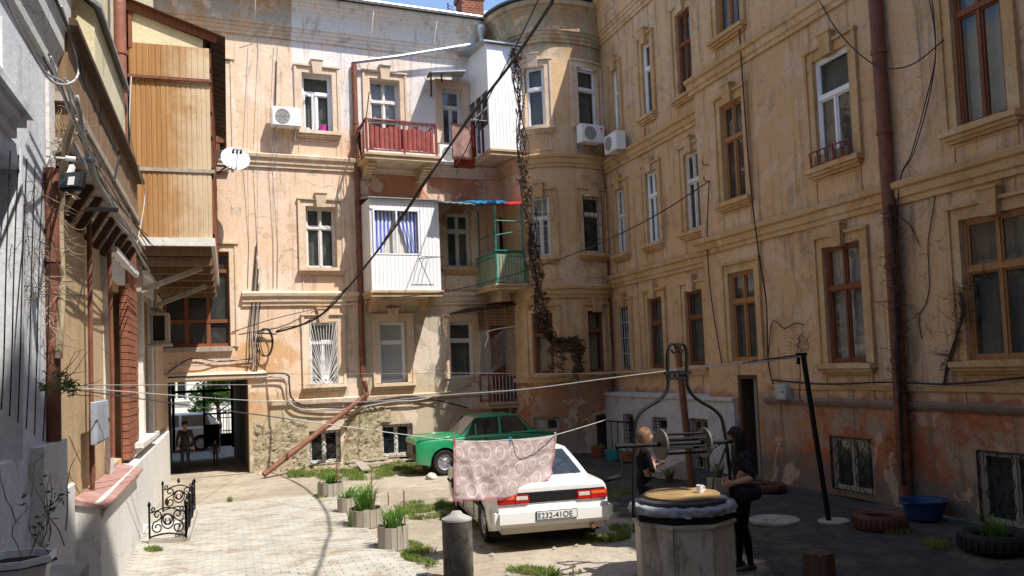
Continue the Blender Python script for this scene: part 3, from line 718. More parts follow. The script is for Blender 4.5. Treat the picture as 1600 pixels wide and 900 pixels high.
holes = [r + [.22] for r, k in S4] + [RD + [.35]]
bm = NB(); wall_sheet(bm, NR, 0, NR.L, 0, ZT + .2, holes); obj('wall', bm, M['right'], rh, recalc=False); rooms(NR, rh, holes)
bm = NB(); quad(bm, NR.f(0, 0, 0), NR.f(0, 0, -4), NR.f(0, ZT, -4), NR.f(0, ZT, 0)); quad(bm, NR.f(-.01, 0, -1), NR.f(-.01, 0, -6), NR.f(-.01, 3, -6), NR.f(-.01, 3, -1)); obj('return_wall', bm, M['right'], rh)
for r, k in S4: make_window(NR, rh, r, dp=.07, **k)
for zz in (4.99, 8.57): bm = NB(); molding(bm, NR, BAND, -.16, NR.L, zz, wob=.012); obj('string_course', bm, M['trim'], rh)
bm = NB(); molding(bm, NR, [(a_ * .85, b_) for a_, b_ in CORN], -.3, NR.L, ZT + .15, wob=.01); obj('cornice', bm, M['right'], rh)
bm = NB(); z1, z2 = NR.inv(1272, 625)[1], NR.inv(1590, 641)[1]
molding(bm, NR, [(-.02, -.10), (.03, -.10), (.06, -.05), (.07, 0), (.02, .03), (-.02, .05)], RD[1] + .25, NR.L, (z1 + z2) / 2 + .02, wob=.012); obj('base_ledge', bm, simple('brown grey ledge', (.24, .175, .13), .9, var=.25, scale=3, bumpy=.5, world=True), rh)
bm = NB(); uu = NR.inv(1272, 568); molding(bm, NR, [(-.02, -.05), (.05, -.05), (.06, .03), (-.02, .05)], RD[1] + .3, NR.L, uu[1] - .40, wob=.02); obj('string_course', bm, M['trim'], rh)
bm = NB()
for (x0, x1, y0, y1, zz, dzz) in ((9.34, 16, -4, 15.6, ZT + .16, 2.2), (9.70, 16, 15.55, 21.4, ZT + .1, 2.0)):
    hexa(bm, [Vector(p) for p in ((x0, y0, zz), (x1, y0, zz + dzz), (x1, y1, zz + dzz), (x0, y1, zz), (x0, y0, zz + .06), (x1, y0, zz + dzz + .06), (x1, y1, zz + dzz + .06), (x0, y1, zz + .06))])
obj('roof', bm, M['tinroof'], rh)
# door of the right house (tall, half open and dark)
DM = simple('grey green door paint', (0.22, 0.22, 0.20), .6, var=.2, scale=3, bumpy=.15, world=True)
u0, u1, z0, z1 = RD
bm = NB(); wbox(bm, NR, u0, u0 + .07, z0, z1, -.33, -.02); wbox(bm, NR, u1 - .07, u1, z0, z1, -.33, -.02); wbox(bm, NR, u0 + .07, u1 - .07, z1 - .08, z1, -.33, -.02); dfm = obj('door_frame', bm, M['darkwood'], rh)
bm = NB(); wbox(bm, NR, u0 + .32, u1 - .08, z0, z1 - .09, -.20, -.15)
for (a, b_, c, e) in ((.42, .16, .15, .9), (.42, .16, 1.05, 1.9)): wbox(bm, NR, u0 + a, u1 - b_, z0 + c, z0 + e, -.15, -.135)
obj('door', bm, DM, rh)
# low white washed basement front
A_ = Vector((9.72, 14.40, 0))
AN = Flat((9.78, 20.6), (9.72, 14.40)); az = 1.60
S5 = [(rect(AN, (1021, 651, 1043, 676)), dict(up=0, lo=1, tr=0, fm='oldwhite', grille='bars', sill=False, sur=False, dp=.12)),
      (rect(AN, (1078, 653, 1110, 740)), dict(up=0, lo=2, tr=0, fm='greywood', grille='bars', sill=False, sur=False, dp=.12, cur='curtain')),
      (rect(AN, (975, 646, 992, 700)), dict(up=0, lo=1, tr=0, fm='greywood', grille='bars', sill=False, sur=False, dp=.12, cur='curtain'))]
bm = NB(); wall_sheet(bm, AN, 0, AN.L, 0, az, [r + [.15] for r, k in S5]); quad(bm, AN.f(AN.L, 0, 0), AN.f(AN.L, 0, -.5), AN.f(AN.L, az, -.5), AN.f(AN.L, az, 0)); quad(bm, AN.f(0, az, 0), AN.f(AN.L, az, 0), AN.f(AN.L, az + .03, -.6), AN.f(0, az + .03, -.6))
quad(bm, AN.f(0, 0, 0), AN.f(0, 0, -.5), AN.f(0, az, -.5), AN.f(0, az, 0))
wbox(bm, AN, -.02, AN.L + .02, az - .07, az - .01, 0.002, .05); obj('whitewashed_basement_front', bm, M['annex'], rh)
rooms(AN, rh, [r + [.15] for r, k in S5], .36)
for r, k in S5: make_window(AN, rh, r, **k)
# bay door
u0, u1, z0, z1 = DOOR
bm = NB(); wbox(bm, BO, u0, u0 + .06, z0, z1, -.3, -.03); wbox(bm, BO, u1 - .06, u1, z0, z1, -.3, -.03); wbox(bm, BO, u0 + .06, u1 - .06, z1 - .07, z1, -.3, -.03); wbox(bm, BO, u0 + .1, u1 - .1, z0, z1 - .08, -.27, -.24); obj('door', bm, M['darkwood'], bay)
# ================================================================== left side of the yard
def at_w(W, x, y, d=0.0):
    u, z = W.inv(x, y, d); return W.f(u, z, d)
def U_(x, y=600, d=0.0): return LW.inv(x, y, d)[0]
def Z_(x, y, d=0.0): return LW.inv(x, y, d)[1]
wh = thing('house', 'bluish white plastered house at the left edge with a moulded cornice and hanging cords', 'house', (-2.5, 4, 0))
uc = U_(83, 500)                                             # its far corner
hole = [U_(-60, 400), U_(21, 400), 1.9, Z_(22, 268), .25]
bm = NB(); wall_sheet(bm, LW, -8, uc, 0, 5.3, [hole]); quad(bm, LW.f(uc, 0, 0), LW.f(uc, 0, -5), LW.f(uc, 6.2, -5), LW.f(uc, 6.2, 0)); obj('wall', bm, M['bluewhite'], wh, recalc=False); rooms(LW, wh, [hole])
make_window(LW, wh, hole, up=1, lo=2, tr=.3, fm='oldwhite', sill=False, sur=False, apron=False, tm='bluewhite')
bm = NB(); zh = hole[3]
for (z0, z1, d) in ((zh + .16, zh + .24, .10), (zh + .24, zh + .30, .17), (zh + .30, zh + .36, .22)): wbox(bm, LW, hole[0] - .2, hole[1] - .28 + d * .3, z0, z1, -.02, d * .8)
wbox(bm, LW, hole[1] + .005, hole[1] + .06, 1.9, zh + .16, -.02, .05); wbox(bm, LW, hole[0], hole[1], zh + .005, zh + .16, -.02, .045)
wbox(bm, LW, hole[0] + .3, hole[1] - .35, zh + .36, zh + .75, -.02, .14)
obj('window_hood', bm, M['bluewhite'], wh)
zc = 5.20
bm = NB(); molding(bm, LW, [(-.02, -.12), (.04, -.10), (.05, .02), (.10, .12), (.11, .3), (.15, .34), (.16, .58), (.20, .62), (.24, .80), (.24, .86), (-.1, .9)], -8, uc + .05, zc); obj('cornice', bm, M['leftwhite'], wh)
bm = NB(); wbox(bm, LW, -8, uc + .12, zc + .90, zc + .95, -.4, .26); quad(bm, LW.f(-8, zc + .96, .2), LW.f(uc + .1, zc + .96, .2), LW.f(uc + .1, zc + 2.6, -5), LW.f(-8, zc + 2.6, -5)); obj('roof', bm, M['tinroof'], wh)
bm = NB(); wbox(bm, LW, U_(72, 800, .1), uc + .05, 0, Z_(90, 685), -.02, .09); wbox(bm, LW, uc - .22, uc + .03, Z_(90, 685), 5.1, -.02, .025); obj('corner_pilaster', bm, M['leftwhite'], wh)

th = thing('house', 'old tan house on the left with timber upper storey and a brick pilaster', 'house', (-2.5, 14, 0))
D1 = -0.12
def LB(d): 
    return Flat(tuple(LW.f(0, 0, d))[:2], tuple(LW.f(10, 0, d))[:2])
LT = LB(D1); uE = U_(262, 640)
R1 = [U_(167, 560, D1), U_(194, 560, D1), Z_(190, 716, D1), Z_(180, 452, D1), .22]
R2 = [U_(219, 560, D1), U_(231, 560, D1), Z_(226, 690, D1), Z_(226, 470, D1), .25]
zt = 4.40
bm = NB(); wall_sheet(bm, LT, uc, uE, 0, zt, [R1, R2]); obj('wall', bm, M['tan'], th, recalc=False); rooms(LT, th, [R1, R2])
make_window(LT, th, R1, up=1, lo=2, tr=.25, fm='maroon', sill=False, sur=False, apron=False, label='window with a dark red frame in a white surround', cur='curtain')
make_window(LT, th, R2, up=1, lo=2, tr=.25, fm='oldwhite', sill=False, sur=False, apron=False, cur='curtain_dark')
for R, s0, dd in ((R1, .34, .07), (R2, .35, .08)):
    bm = NB()
    wbox(bm, LT, R[0] - s0, R[0] - .003, R[2] - .05, R[3] + .1, -.02, dd); wbox(bm, LT, R[1] + .003, R[1] + s0 * 1.1, R[2] - .05, R[3] + .1, -.02, dd); wbox(bm, LT, R[0] - s0 * 1.05, R[1] + s0 * 1.15, R[3] + .1, R[3] + .34, -.02, dd + .02)
    wbox(bm, LT, R[0] - s0 * 1.2, R[1] + s0 * 1.3, R[3] + .34, R[3] + .42, -.02, dd + .12)
    obj('window_surround', bm, M['leftwhite'], th)
# sloping red tin sill on white consoles
u0, u1 = U_(150, 768, .1), U_(214, 730, .12); zs = Z_(200, 722, .0)
bm = NB(); hexa(bm, [LW.f(u0, zs - .06, -.11), LW.f(u1, zs - .06, -.11), LW.f(u1, zs - .13, .20), LW.f(u0, zs - .13, .20), LW.f(u0, zs, -.11), LW.f(u1, zs, -.11), LW.f(u1, zs - .105, .20), LW.f(u0, zs - .105, .20)]); obj('tin_sill', bm, simple('dusty red tin', (.36, .19, .165), .7, var=.2, scale=5, world=True, dirt=((.42, .32, .27), .5)), th)
bm = NB(); molding(bm, LT, [(-.02, -.50), (.08, -.46), (.14, -.38), (.18, -.32), (.27, -.22), (.29, -.16), (-.02, -.06)], u0 + .1, u1 - .1, zs); obj('sill_console', bm, M['leftwhite'], th)
# white plinth, thicker toward the near end
bm = NB()
ua, ub = uc + .002, uE - .0
def plinth(ua, ub, da, db, zt_, mat, nm):
    bm = NB(); n = 14
    for k in range(n):
        a = ua + (ub - ua) * k / n; b_ = ua + (ub - ua) * (k + 1) / n; da_ = da + (db - da) * k / n; db_ = da + (db - da) * (k + 1) / n
        hexa(bm, [LW.f(a, 0, -.13), LW.f(b_, 0, -.13), LW.f(b_, 0, db_ + .01), LW.f(a, 0, da_ + .01), LW.f(a, zt_, -.13), LW.f(b_, zt_, -.13), LW.f(b_, zt_ - .03, db_), LW.f(a, zt_ - .03, da_)])
    bmesh.ops.remove_doubles(bm, verts=bm.verts, dist=.0005)
    obj(nm, bm, mat, th)
M['plinthwhite'] = plaster('white washed plinth', ((0.76, 0.75, 0.72), (0.74, 0.73, 0.69), (0.68, 0.66, 0.62)), (0.40, 0.37, 0.33), 0.70, 0.12, seed=12)
uq = U_(178, 800, .26); plinth(uc, uq, -.098, -.098, 1.42, M['plinthwhite'], 'plinth'); plinth(uq + .005, ub, .13, .03, 1.20, M['plinthwhite'], 'plinth')
# brick pilaster with joints: every brick course a piece
BR = simple('red brown brick', (0.27, 0.105, 0.062), 0.8, var=.3, scale=8, bumpy=.4, spec=.2, world=True)
u0, u1 = U_(201, 560, .0), U_(216, 560, .0); zb, ze = Z_(206, 722, .06), Z_(206, 375, .06)
pil = NB(); wbox(pil, LW, u0 + .02, u1 - .02, zb, ze, -.12, -.03); pil = obj('pilaster', pil, simple('mortar', (.16, .07, .045), .95, world=True), th)
n = int((ze - zb) / .105)
for k in range(n):
    z = zb + (ze - zb) * k / n; off = .25 if k % 2 else .5
    cuts = [u0, u0 + (u1 - u0) * off, u1] if k % 2 else [u0, u0 + (u1 - u0) * .5, u1]
    for a, b_ in zip(cuts, cuts[1:]):
        bm = NB(); wbox(bm, LW, a + .006, b_ - .006, z + .006, z + (ze - zb) / n - .006, -.1, -.005 + random.uniform(-.006, .008)); obj('brick', bm, BR, pil)
# thin pipes
bm = NB(); a = U_(150, 600, .0)
tube(bm, [LW.f(a, 1.2, -.05), LW.f(a, 4.3, -.05)], .028, 6); a = U_(176, 600, 0); tube(bm, [LW.f(a, 1.45, -.01), LW.f(a + .05, 2.6, -.01), LW.f(a, 4.2, -.02)], .03, 6); obj('thin_pipe', bm, M['rust'], th)
# timber upper storey jutting out over the wall, and a second one above
ob = wood('brown timber cladding', (.16, .085, .05), (.33, .22, .13), rough=.85)
def oriel(ua, ub, z0, z1, dd, nm, lip=.12):
    bm = NB(); n = max(4, int((ub - ua) / .22))
    for k in range(n):
        a = ua + (ub - ua) * k / n; b_ = ua + (ub - ua) * (k + 1) / n; wbox(bm, LW, a + .006, b_ - .006, z0, z1, -.13, dd + random.uniform(0, .012))
    o = obj(nm, bm, ob, th)
    bm = NB(); wbox(bm, LW, ua - .05, ub + .05, z0 - .12, z0 - .005, -.13, dd + .05); wbox(bm, LW, ua - .05, ub + .05, z0 + .32, z0 + .40, -.13, dd + .035); obj('fascia', bm, M['greywood'], o)
    bm = NB(); hexa(bm, [LW.f(ua - .1, z1, -.3), LW.f(ub + .1, z1, -.3), LW.f(ub + .1, z1 - .02, dd + lip), LW.f(ua - .1, z1 - .02, dd + lip), LW.f(ua - .1, z1 + .2, -.3), LW.f(ub + .1, z1 + .2, -.3), LW.f(ub + .1, z1 + .03, dd + lip), LW.f(ua - .1, z1 + .03, dd + lip)]); obj('roof_edge', bm, M['darkwood'], o)
    for k in range(int((ub - ua) / .6) + 1):
        a = ua + .1 + k * .6; 
        if a < ub: bm = NB(); bar(bm, LW.f(a, z0 - .5, -.1), LW.f(a, z0 - .12, dd), .07, .08); obj('bracket', bm, M['darkwood'], o)
    return o
oriel(uc + .05, U_(214, 400, .1), 4.55, 5.55, .12, 'timber_storey', .10)
oriel(uc - 1.5, U_(152, 60, .15), 7.2, 9.6, .12, 'timber_bay', .14)
bm = NB(); wall_sheet(bm, LB(-.14), uc - .6, uE, 5.5, 12, []); quad(bm, LW.f(uc - .6, 5.5, -.14), LW.f(uc - .6, 12, -.14), LW.f(uc - .6, 12, -5), LW.f(uc - .6, 5.5, -5)); obj('upper_wall', bm, M['cream'], th)
bm = NB(); ug = U_(150, 200, .1), U_(196, 250, .1)
hexa(bm, [LW.f(ug[0], 5.62, -.13), LW.f(ug[1], 5.62, -.13), LW.f(ug[1], 5.62, .10), LW.f(ug[0], 5.62, .10), LW.f(ug[0], 6.7, -.13), LW.f(ug[1], 6.7, -.13), LW.f(ug[1], 6.5, .10), LW.f(ug[0], 6.5, .10)]); dr_ = obj('cream_lean_to', bm, M['cream'], th)
bm = NB(); hexa(bm, [LW.f(ug[0] - .1, 6.72, -.14), LW.f(ug[1] + .1, 6.72, -.14), LW.f(ug[1] + .1, 6.48, .18), LW.f(ug[0] - .1, 6.48, .18), LW.f(ug[0] - .1, 6.77, -.14), LW.f(ug[1] + .1, 6.77, -.14), LW.f(ug[1] + .1, 6.53, .18), LW.f(ug[0] - .1, 6.53, .18)]); obj('lean_to_roof', bm, M['zinc'], dr_)
bm = NB(); wbox(bm, LW, uc - .6, U_(205, 300, 0), 12, 12.1, -5, .3); obj('roof', bm, M['tinroof'], th)
bm = NB(); wbox(bm, LW, uE - 2.6, uE - .02, 1.3, 4.38, -.125, -.06); obj('pale_end_wall', bm, M['trim_light'], th)
# second sill and parapet beyond the pilaster
bm = NB(); a0, a1 = U_(217, 690, .05), U_(243, 660, .05); za, zb2 = Z_(230, 680, 0), Z_(230, 668, 0); wbox(bm, LW, a0, a1, za - .08, za, -.12, .12); molding(bm, LT, [(-.02, -.3), (.1, -.22), (.2, -.1), (-.02, -.08)], a0 + .05, a1 - .05, za); obj('window_sill', bm, M['leftwhite'], th)
# drainpipes
def drainpipe(name, pts, r, mat, par, label=None, collars=6):
    bm = NB(); tube(bm, pts, r, 10); o = obj(name, bm, mat, par, smooth=40)
    if label: o['label'] = label
    L = 0; sg = []
    for a, b_ in zip(pts, pts[1:]): sg.append((Vector(a), Vector(b_)))
    for a, b_ in sg:
        n = int((b_ - a).length / 1.4)
        for k in range(1, n + 1):
            p = a.lerp(b_, k / (n + .5)); d = (b_ - a).normalized(); bm = NB(); tube(bm, [p - d * .035, p + d * .035], r * 1.18, 10); obj('pipe_collar', bm, mat, o)
    return o
a = U_(190, 300, .02)
drainpipe('drainpipe', [LW.f(a, Z_(192, 372, .02), .03), LW.f(a, 11.9, .03)], .085, M['rust_peel'], th, 'tall drainpipe with red paint peeling to cream')
a = U_(88, 400, .08); zl = Z_(88, 690, .08)
drainpipe('drainpipe', [LW.f(a, zl, .05), LW.f(a, 4.2, .05)], .055, M['rust'], wh, 'dark rusty drainpipe tangled in dry vine')
# ---------- wooden gallery
ga = thing('wooden_gallery', 'two storey timber gallery with orange brown boards under a cream gable at the upper left', 'gallery', (-.85, 18, 4.9))
GX0, GX1, GY, GY1 = -1.53, -0.22, 15.3, 21.75
gw = Flat((GX0, GY), (GX1, GY))      # front, facing the viewer
Gz = lambda x, y: at_y(x, y, GY).z
z_bot, z_div, z_bar, z_cb, z_cream = Gz(265, 372), Gz(265, 266), Gz(265, 123), Gz(265, 72), Gz(250, 42)
GM = wood('weathered orange boards', (.24, .12, .045), (.66, .46, .25), sc=(24, 24, .3), rough=.75, stain=((.62, .50, .35), (.36, .17, .055), (9.6, 2, 4)))
t = GM.node_tree; b = t.nodes['Principled BSDF']; P = coords(t); old = b.inputs['Base Color'].links[0].from_socket; sp = t.nodes.new('ShaderNodeSeparateXYZ'); t.links.new(P, sp.inputs[0])
bl_ = step_(t, math_(t, 'ADD', sp.outputs['X'], math_(t, 'ADD', math_(t, 'MULTIPLY', nz(t, P, 1.2, 8, .75, sc=(1, 1, .8), off=(2, 2, 7)), 1.5), math_(t, 'MULTIPLY', nz(t, P, 1.0, 4, .6, sc=(16, 16, .3)), .6))), -.05, .85)
t.links.new(mixc(t, bl_, mixc(t, nz(t, P, 1.0, 6, .7, sc=(26, 26, .5)), (.17, .07, .025), (.56, .31, .12)), old), b.inputs['Base Color'])
def ribbed(z0, z1, nm, pitch=.082, amp=.011, dd=0.0, lip=True):
    bm = NB(); n = int((GX1 - GX0) / pitch * 8); rows = []
    for i in range(n + 1):
        u = (GX1 - GX0) * i / n; ph = (u / pitch) % 1; d = dd + (amp if ph > .16 else .001) + .004 * noise.noise(Vector((int(u / pitch) * 3.7, 1, 2)))
        zb_ = z0 + (.03 * noise.noise(Vector((int(u / pitch) * 1.9, 5, z0))) if lip else 0)
        rows.append([bm.verts.new(gw.f(u, zb_, d)), bm.verts.new(gw.f(u, (zb_ + z1) / 2, d + .003)), bm.verts.new(gw.f(u, z1, d))])
    for A, B in zip(rows, rows[1:]):
        for k in (0, 1): bm.faces.new((A[k], B[k], B[k + 1], A[k + 1]))
    return obj(nm, bm, GM, ga)
ribbed(z_bot, z_div - .02, 'board_cladding'); ribbed(z_div + .03, z_bar - .02, 'board_cladding'); ribbed(z_bar - .06, z_cb, 'board_cladding', pitch=.10, dd=.03)
bm = NB()
box(bm, (GX0 + .02, GY + .03, z_bot), (GX1 - .02, GY + .06, z_cb + .4))
obj('inner_wall', bm, M['darkwood'], ga)
bm = NB(); wbox(bm, gw, -.02, GX1 - GX0 + .03, z_bar - .035, z_bar + .015, -.02, .07); obj('rusty_rail', bm, M['rust'], ga); bm = NB(); wbox(bm, gw, 0, .14, z_div - .02, z_div + .06, -.02, .06); obj('rusty_rail', bm, M['rust'], ga)
bm = NB(); wbox(bm, gw, -.02, GX1 - GX0 + .06, z_div - .03, z_div + .03, -.02, .035); obj('trim_board', bm, M['greywood'], ga)
# gable panel and the lean-to roof
bm = NB(); L = GX1 - GX0; zr = Gz(207, 24)
hexa(bm, [gw.f(.06, z_cb, -.02), gw.f(L - .1, z_cb - .12, -.02), gw.f(L - .1, z_cb - .12, .012), gw.f(.06, z_cb, .012), gw.f(.06, z_cb + .55, -.02), gw.f(L - .1, z_cb + .16, -.02), gw.f(L - .1, z_cb + .16, .012), gw.f(.06, z_cb + .55, .012)]); obj('gable_panel', bm, M['cream'], ga)
bm = NB(); za, zb2 = z_cb + .62, z_cb + .20
bar(bm, gw.f(-.02, za + .03, .06), gw.f(L + .14, zb2 - .02, .06), .05, .16, up=(0, 0, 1)); bar(bm, gw.f(.03, z_cb - .1, .02), gw.f(.03, za, .02), .06); obj('barge_board', bm, M['brown'], ga)
bm = NB(); n = 60
pr = []
for i in range(n + 1):
    t = i / n; y = GY - .16 + (GY1 - GY + .15) * t; s = .02 * sin(i * pi / 1.5)
    pr.append([bm.verts.new((GX0 - .05, y, za + .12 + s)), bm.verts.new((GX1 + .28, y, zb2 - .02 + s))])
for A, B in zip(pr, pr[1:]): bm.faces.new((A[0], B[0], B[1], A[1]))
r_ = bmesh.ops.extrude_face_region(bm, geom=list(bm.faces)); bmesh.ops.translate(bm, verts=[v for v in r_['geom'] if isinstance(v, bmesh.types.BMVert)], vec=(0, 0, .02))
obj('corrugated_roof', bm, M['darkwood'], ga)
# yard side of the gallery: frame, panes and boards
bm = NB(); gs = Flat((GX1, GY), (GX1, GY1))
LL = gs.L
for k in range(9): wbox(bm, gs, LL * k / 8 - (.0 if k == 0 else .04), LL * k / 8 + (.0 if k == 8 else .04), z_bot, z_cb + .1, -.05, .03)
for z in (z_bot + .04, z_div - .1, z_div + .04, z_div + .6, z_div + 1.05, z_cb - .4, z_cb + .06): wbox(bm, gs, 0, LL, z - .04, z + .04, -.045, .036)
gf = obj('side_frame', bm, M['brown'], ga)
for k in range(8):
    for z0, z1 in ((z_div + .64, z_div + 1.01), (z_div + 1.09, z_cb - .44), (z_cb - .36, z_cb + .02)):
        bm = NB(); quad(bm, gs.f(LL * k / 8, z0, 0), gs.f(LL * (k + 1) / 8, z0, 0), gs.f(LL * (k + 1) / 8, z1, 0), gs.f(LL * k / 8, z1, 0)); obj('pane', bm, M['glass_dark'], gf)
bm = NB(); wbox(bm, gs, 0.01, LL - .01, z_bot, z_div + .6, -.02, .012); obj('side_boards', bm, GM, ga)
bm = NB(); wbox(bm, gs, 0.01, LL - .01, z_div + .5, z_cb + .2, -.5, -.45); obj('room_lining', bm, M['dark'], ga)
# floor slab and beams
bm = NB(); box(bm, (GX0 - .05, GY - .06, z_bot - .14), (GX1 + .04, GY1, z_bot)); obj('floor_slab', bm, M['oldwhite'], ga)
bm = NB(); box(bm, (GX0, GY + .05, z_bot - .30), (GX1 - .03, GY1, z_bot - .145)); 
for k in range(6): y = GY + .12 + k * 1.2; box(bm, (GX0, y, z_bot - .46), (GX1 - .02, y + .14, z_bot - .31))
obj('floor_beam', bm, wood('brown beam', (.10, .055, .03), (.22, .13, .065)), ga)
bm = NB()
for y in (GY + .3, GY + 3.4): box(bm, (GX0, y + 0.0, z_bot - .9), (GX0 + .12, y + .14, z_bot - .46)); bar(bm, (GX0 + .05, y + .07, z_bot - .9), (GX1 - .2, y + .07, z_bot - .47), .09)
obj('brace', bm, M['greywood'], ga)

# ---------- the houses that close the yard behind the camera: their unseen roof line is shaped to throw the shade on the near ground
bh = thing('tenement_house', 'tall plaster house closing the near end of the yard, its unseen gable shaped to cast shade', 'house', (4, -3, 0))
bm = NB(); pr = [(-9, 0), (-9, 12.5), (2.0, 12.8), (2.6, 14), (3.7, 16.9), (4.7, 19.2), (6.8, 22.6), (8.9, 20.1), (10.0, 17.4), (14, 16.9), (14, 0)]
f0 = bm.faces.new([bm.verts.new((x, -.75, z)) for x, z in pr]); e_ = bmesh.ops.extrude_face_region(bm, geom=[f0]); bmesh.ops.translate(bm, verts=[v for v in e_['geom'] if isinstance(v, bmesh.types.BMVert)], vec=(0, -7, 0))
obj('wall', bm, M['right'], bh)
for fl in range(4):
    for k in range(5):
        x = -5 + k * 3.1; z = 1.6 + fl * 3.7
        bm = NB(); box(bm, (x, -.80, z), (x + 1.1, -.74, z + 1.9)); f_ = obj('window', bm, M['oldwhite'], bh)
        bm = NB(); box(bm, (x + .08, -.82, z + .08), (x + .52, -.79, z + 1.8)); box(bm, (x + .58, -.82, z + .08), (x + 1.02, -.79, z + 1.8)); obj('pane', bm, M['glass_dark'], f_)

# ================================================================== ground
gm, t, b = nodemat('packed yard earth'); P = coords(t)
n1 = nz(t, P, .5, 7, .65, dist=.6); n2 = nz(t, P, 3.5, 8, .75, dist=.8); n3 = nz(t, P, 26, 5, .7)
c = mixc(t, step_(t, n1, .4, .62), (.33, .28, .215), (.43, .37, .29)); c = mixc(t, math_(t, 'MULTIPLY', step_(t, n2, .5, .66), .7), c, (.25, .20, .15))
c = mixc(t, math_(t, 'MULTIPLY', step_(t, nz(t, P, 1.3, 8, .75, off=(4, 4, 0)), .57, .62), .6), c, (.50, .45, .37))
sp = t.nodes.new('ShaderNodeSeparateXYZ'); t.links.new(P, sp.inputs[0])
wo = math_(t, 'MULTIPLY', math_(t, 'SUBTRACT', nz(t, P, .9, 6, .7, off=(1, 1, 1)), .5), 2.2)
asp = step_(t, math_(t, 'ADD', math_(t, 'ADD', sp.outputs['X'], wo), math_(t, 'MULTIPLY', sp.outputs['Y'], -.10)), 4.55, 4.9)
ac = mixc(t, step_(t, n2, .42, .62), (.055, .052, .048), (.09, .082, .072)); ac = mixc(t, math_(t, 'MULTIPLY', step_(t, nz(t, P, 1.0, 8, .7, off=(8, 1, 2)), .52, .6), .55), ac, (.13, .12, .07))
c = mixc(t, asp, c, ac)
far_ = step_(t, sp.outputs['Y'], 30.9, 31.1); c = mixc(t, far_, c, (.24, .23, .22))
c = mixc(t, .5, c, ramp(t, n3, [(.3, (.55, .55, .55)), (.7, (1.35, 1.35, 1.35))]), 'MULTIPLY')
t.links.new(c, b.inputs['Base Color']); b.inputs['Roughness'].default_value = .97; b.inputs['Specular IOR Level'].default_value = .12
bump(t, b, math_(t, 'ADD', math_(t, 'MULTIPLY', n2, .8), math_(t, 'MULTIPLY', n3, .35)), .8, .04)
bm = NB()
nx, ny = 110, 150
x0, x1, y0, y1 = -8.0, 14.0, -2.0, 31.0
g = [[bm.verts.new((x0 + (x1 - x0) * i / nx, y0 + (y1 - y0) * j / ny, 0)) for j in range(ny + 1)] for i in range(nx + 1)]
for i in range(nx):
    for j in range(ny): bm.faces.new((g[i][j], g[i + 1][j], g[i + 1][j + 1], g[i][j + 1]))
for v in bm.verts:
    e = min(1, (v.co.x - x0), (x1 - v.co.x), (v.co.y - y0), (y1 - v.co.y)); 
    h = .05 * noise.noise(Vector((v.co.x * .7, v.co.y * .7, 1))) + .015 * noise.noise(Vector((v.co.x * 3, v.co.y * 3, 4)))
    v.co.z = (h - .012) * max(0, e) if v.co.x > 2.3 else (-.012 + h * .25) * max(0, e)
    v.co.z = min(v.co.z, .03)
    v.co.z -= .35 * min(1, max(0, (v.co.y - 24.5) / 6.5)) if v.co.y < 31 - 1e-4 else .35
cs = [(-300, -300), (300, -300), (300, 400), (-300, 400)]
ci = [(x0, y0), (x1, y0), (x1, y1), (x0, y1)]
O = [bm.verts.new((*c_, 0 if c_[1] < 0 else -.35)) for c_ in cs]; I = [g[0][0], g[nx][0], g[nx][ny], g[0][ny]]
edge = [[g[i][0] for i in range(nx + 1)], [g[nx][j] for j in range(ny + 1)], [g[i][ny] for i in range(nx, -1, -1)], [g[0][j] for j in range(ny, -1, -1)]]
for k in range(4): bm.faces.new([O[k], O[(k + 1) % 4]] + edge[k][::-1])
tag(obj('ground', bm, gm, smooth=True), kind='structure')
# paved path of small concrete blocks
PV = simple('pale concrete paving block', (.42, .395, .345), .95, var=.22, scale=2.5, bumpy=.8, spec=.1, dirt=((.30, .24, .17), .50, .75), world=True)
PJ = simple('sandy joint', (.40, .375, .325), .97, var=.2, scale=9, bumpy=.4, world=True)
def path_edge(y): return 2.15 + .10 * sin(y * .9) - .02 * (y - 9)
bm = NB(); n = 60; A = []
for k in range(n + 1):
    y = -1.0 + 18.0 * k / n; A.append((bm.verts.new((-1.55, y, .004)), bm.verts.new((path_edge(y), y, .004))))
for p, q in zip(A, A[1:]): bm.faces.new((p[0], p[1], q[1], q[0]))
path = tag(obj('paved_path', bm, PJ), kind='structure')
bl, bw, gp = .20, .10, .0022
me_v = []
proto = None
bm = NB(); box(bm, (-bl / 2 + gp, -bw / 2 + gp, -.03), (bl / 2 - gp, bw / 2 - gp, 0)); bmesh.ops.bevel(bm, geom=[e for e in bm.edges if all(v.co.z > -.001 for v in e.verts)], offset=.004, segments=1, affect='EDGES')
bmesh.ops.recalc_face_normals(bm, faces=bm.faces); pm = bpy.data.meshes.new('paving_block'); bm.to_mesh(pm); bm.free(); pm.materials.append(PV)
slots = []
y = 4.5; r = 0
while y < 16.6:
    x = -1.25 + (bl / 2 if r % 2 else 0)
    while x < path_edge(y) - .1:
        if not (noise.noise(Vector((x * .8, y * .8, 7))) > .56): slots.append((x, y))
        x += bl
    y += bw; r += 1
vis = [s for s in slots if s[1] > 8.9]; vis.sort(key=lambda s: s[1]); near = set(vis[:298]); rest = [s for s in slots if s not in near]
for (x, y) in vis[:298]:
    o = bpy.data.objects.new('paving_block', pm); COL.objects.link(o); o.parent = path
    o.location = (x, y, .021 + random.uniform(-.003, .002)); o.rotation_euler = (random.uniform(-.008, .008), random.uniform(-.008, .008), random.uniform(-.015, .015))
bm = NB()
for (x, y) in rest:
    z = .021 + random.uniform(-.004, .003); a = random.uniform(-.012, .012)
    box(bm, (x - bl / 2 + gp, y - bw / 2 + gp, z - .03), (x + bl / 2 - gp, y + bw / 2 - gp, z), mw=None)
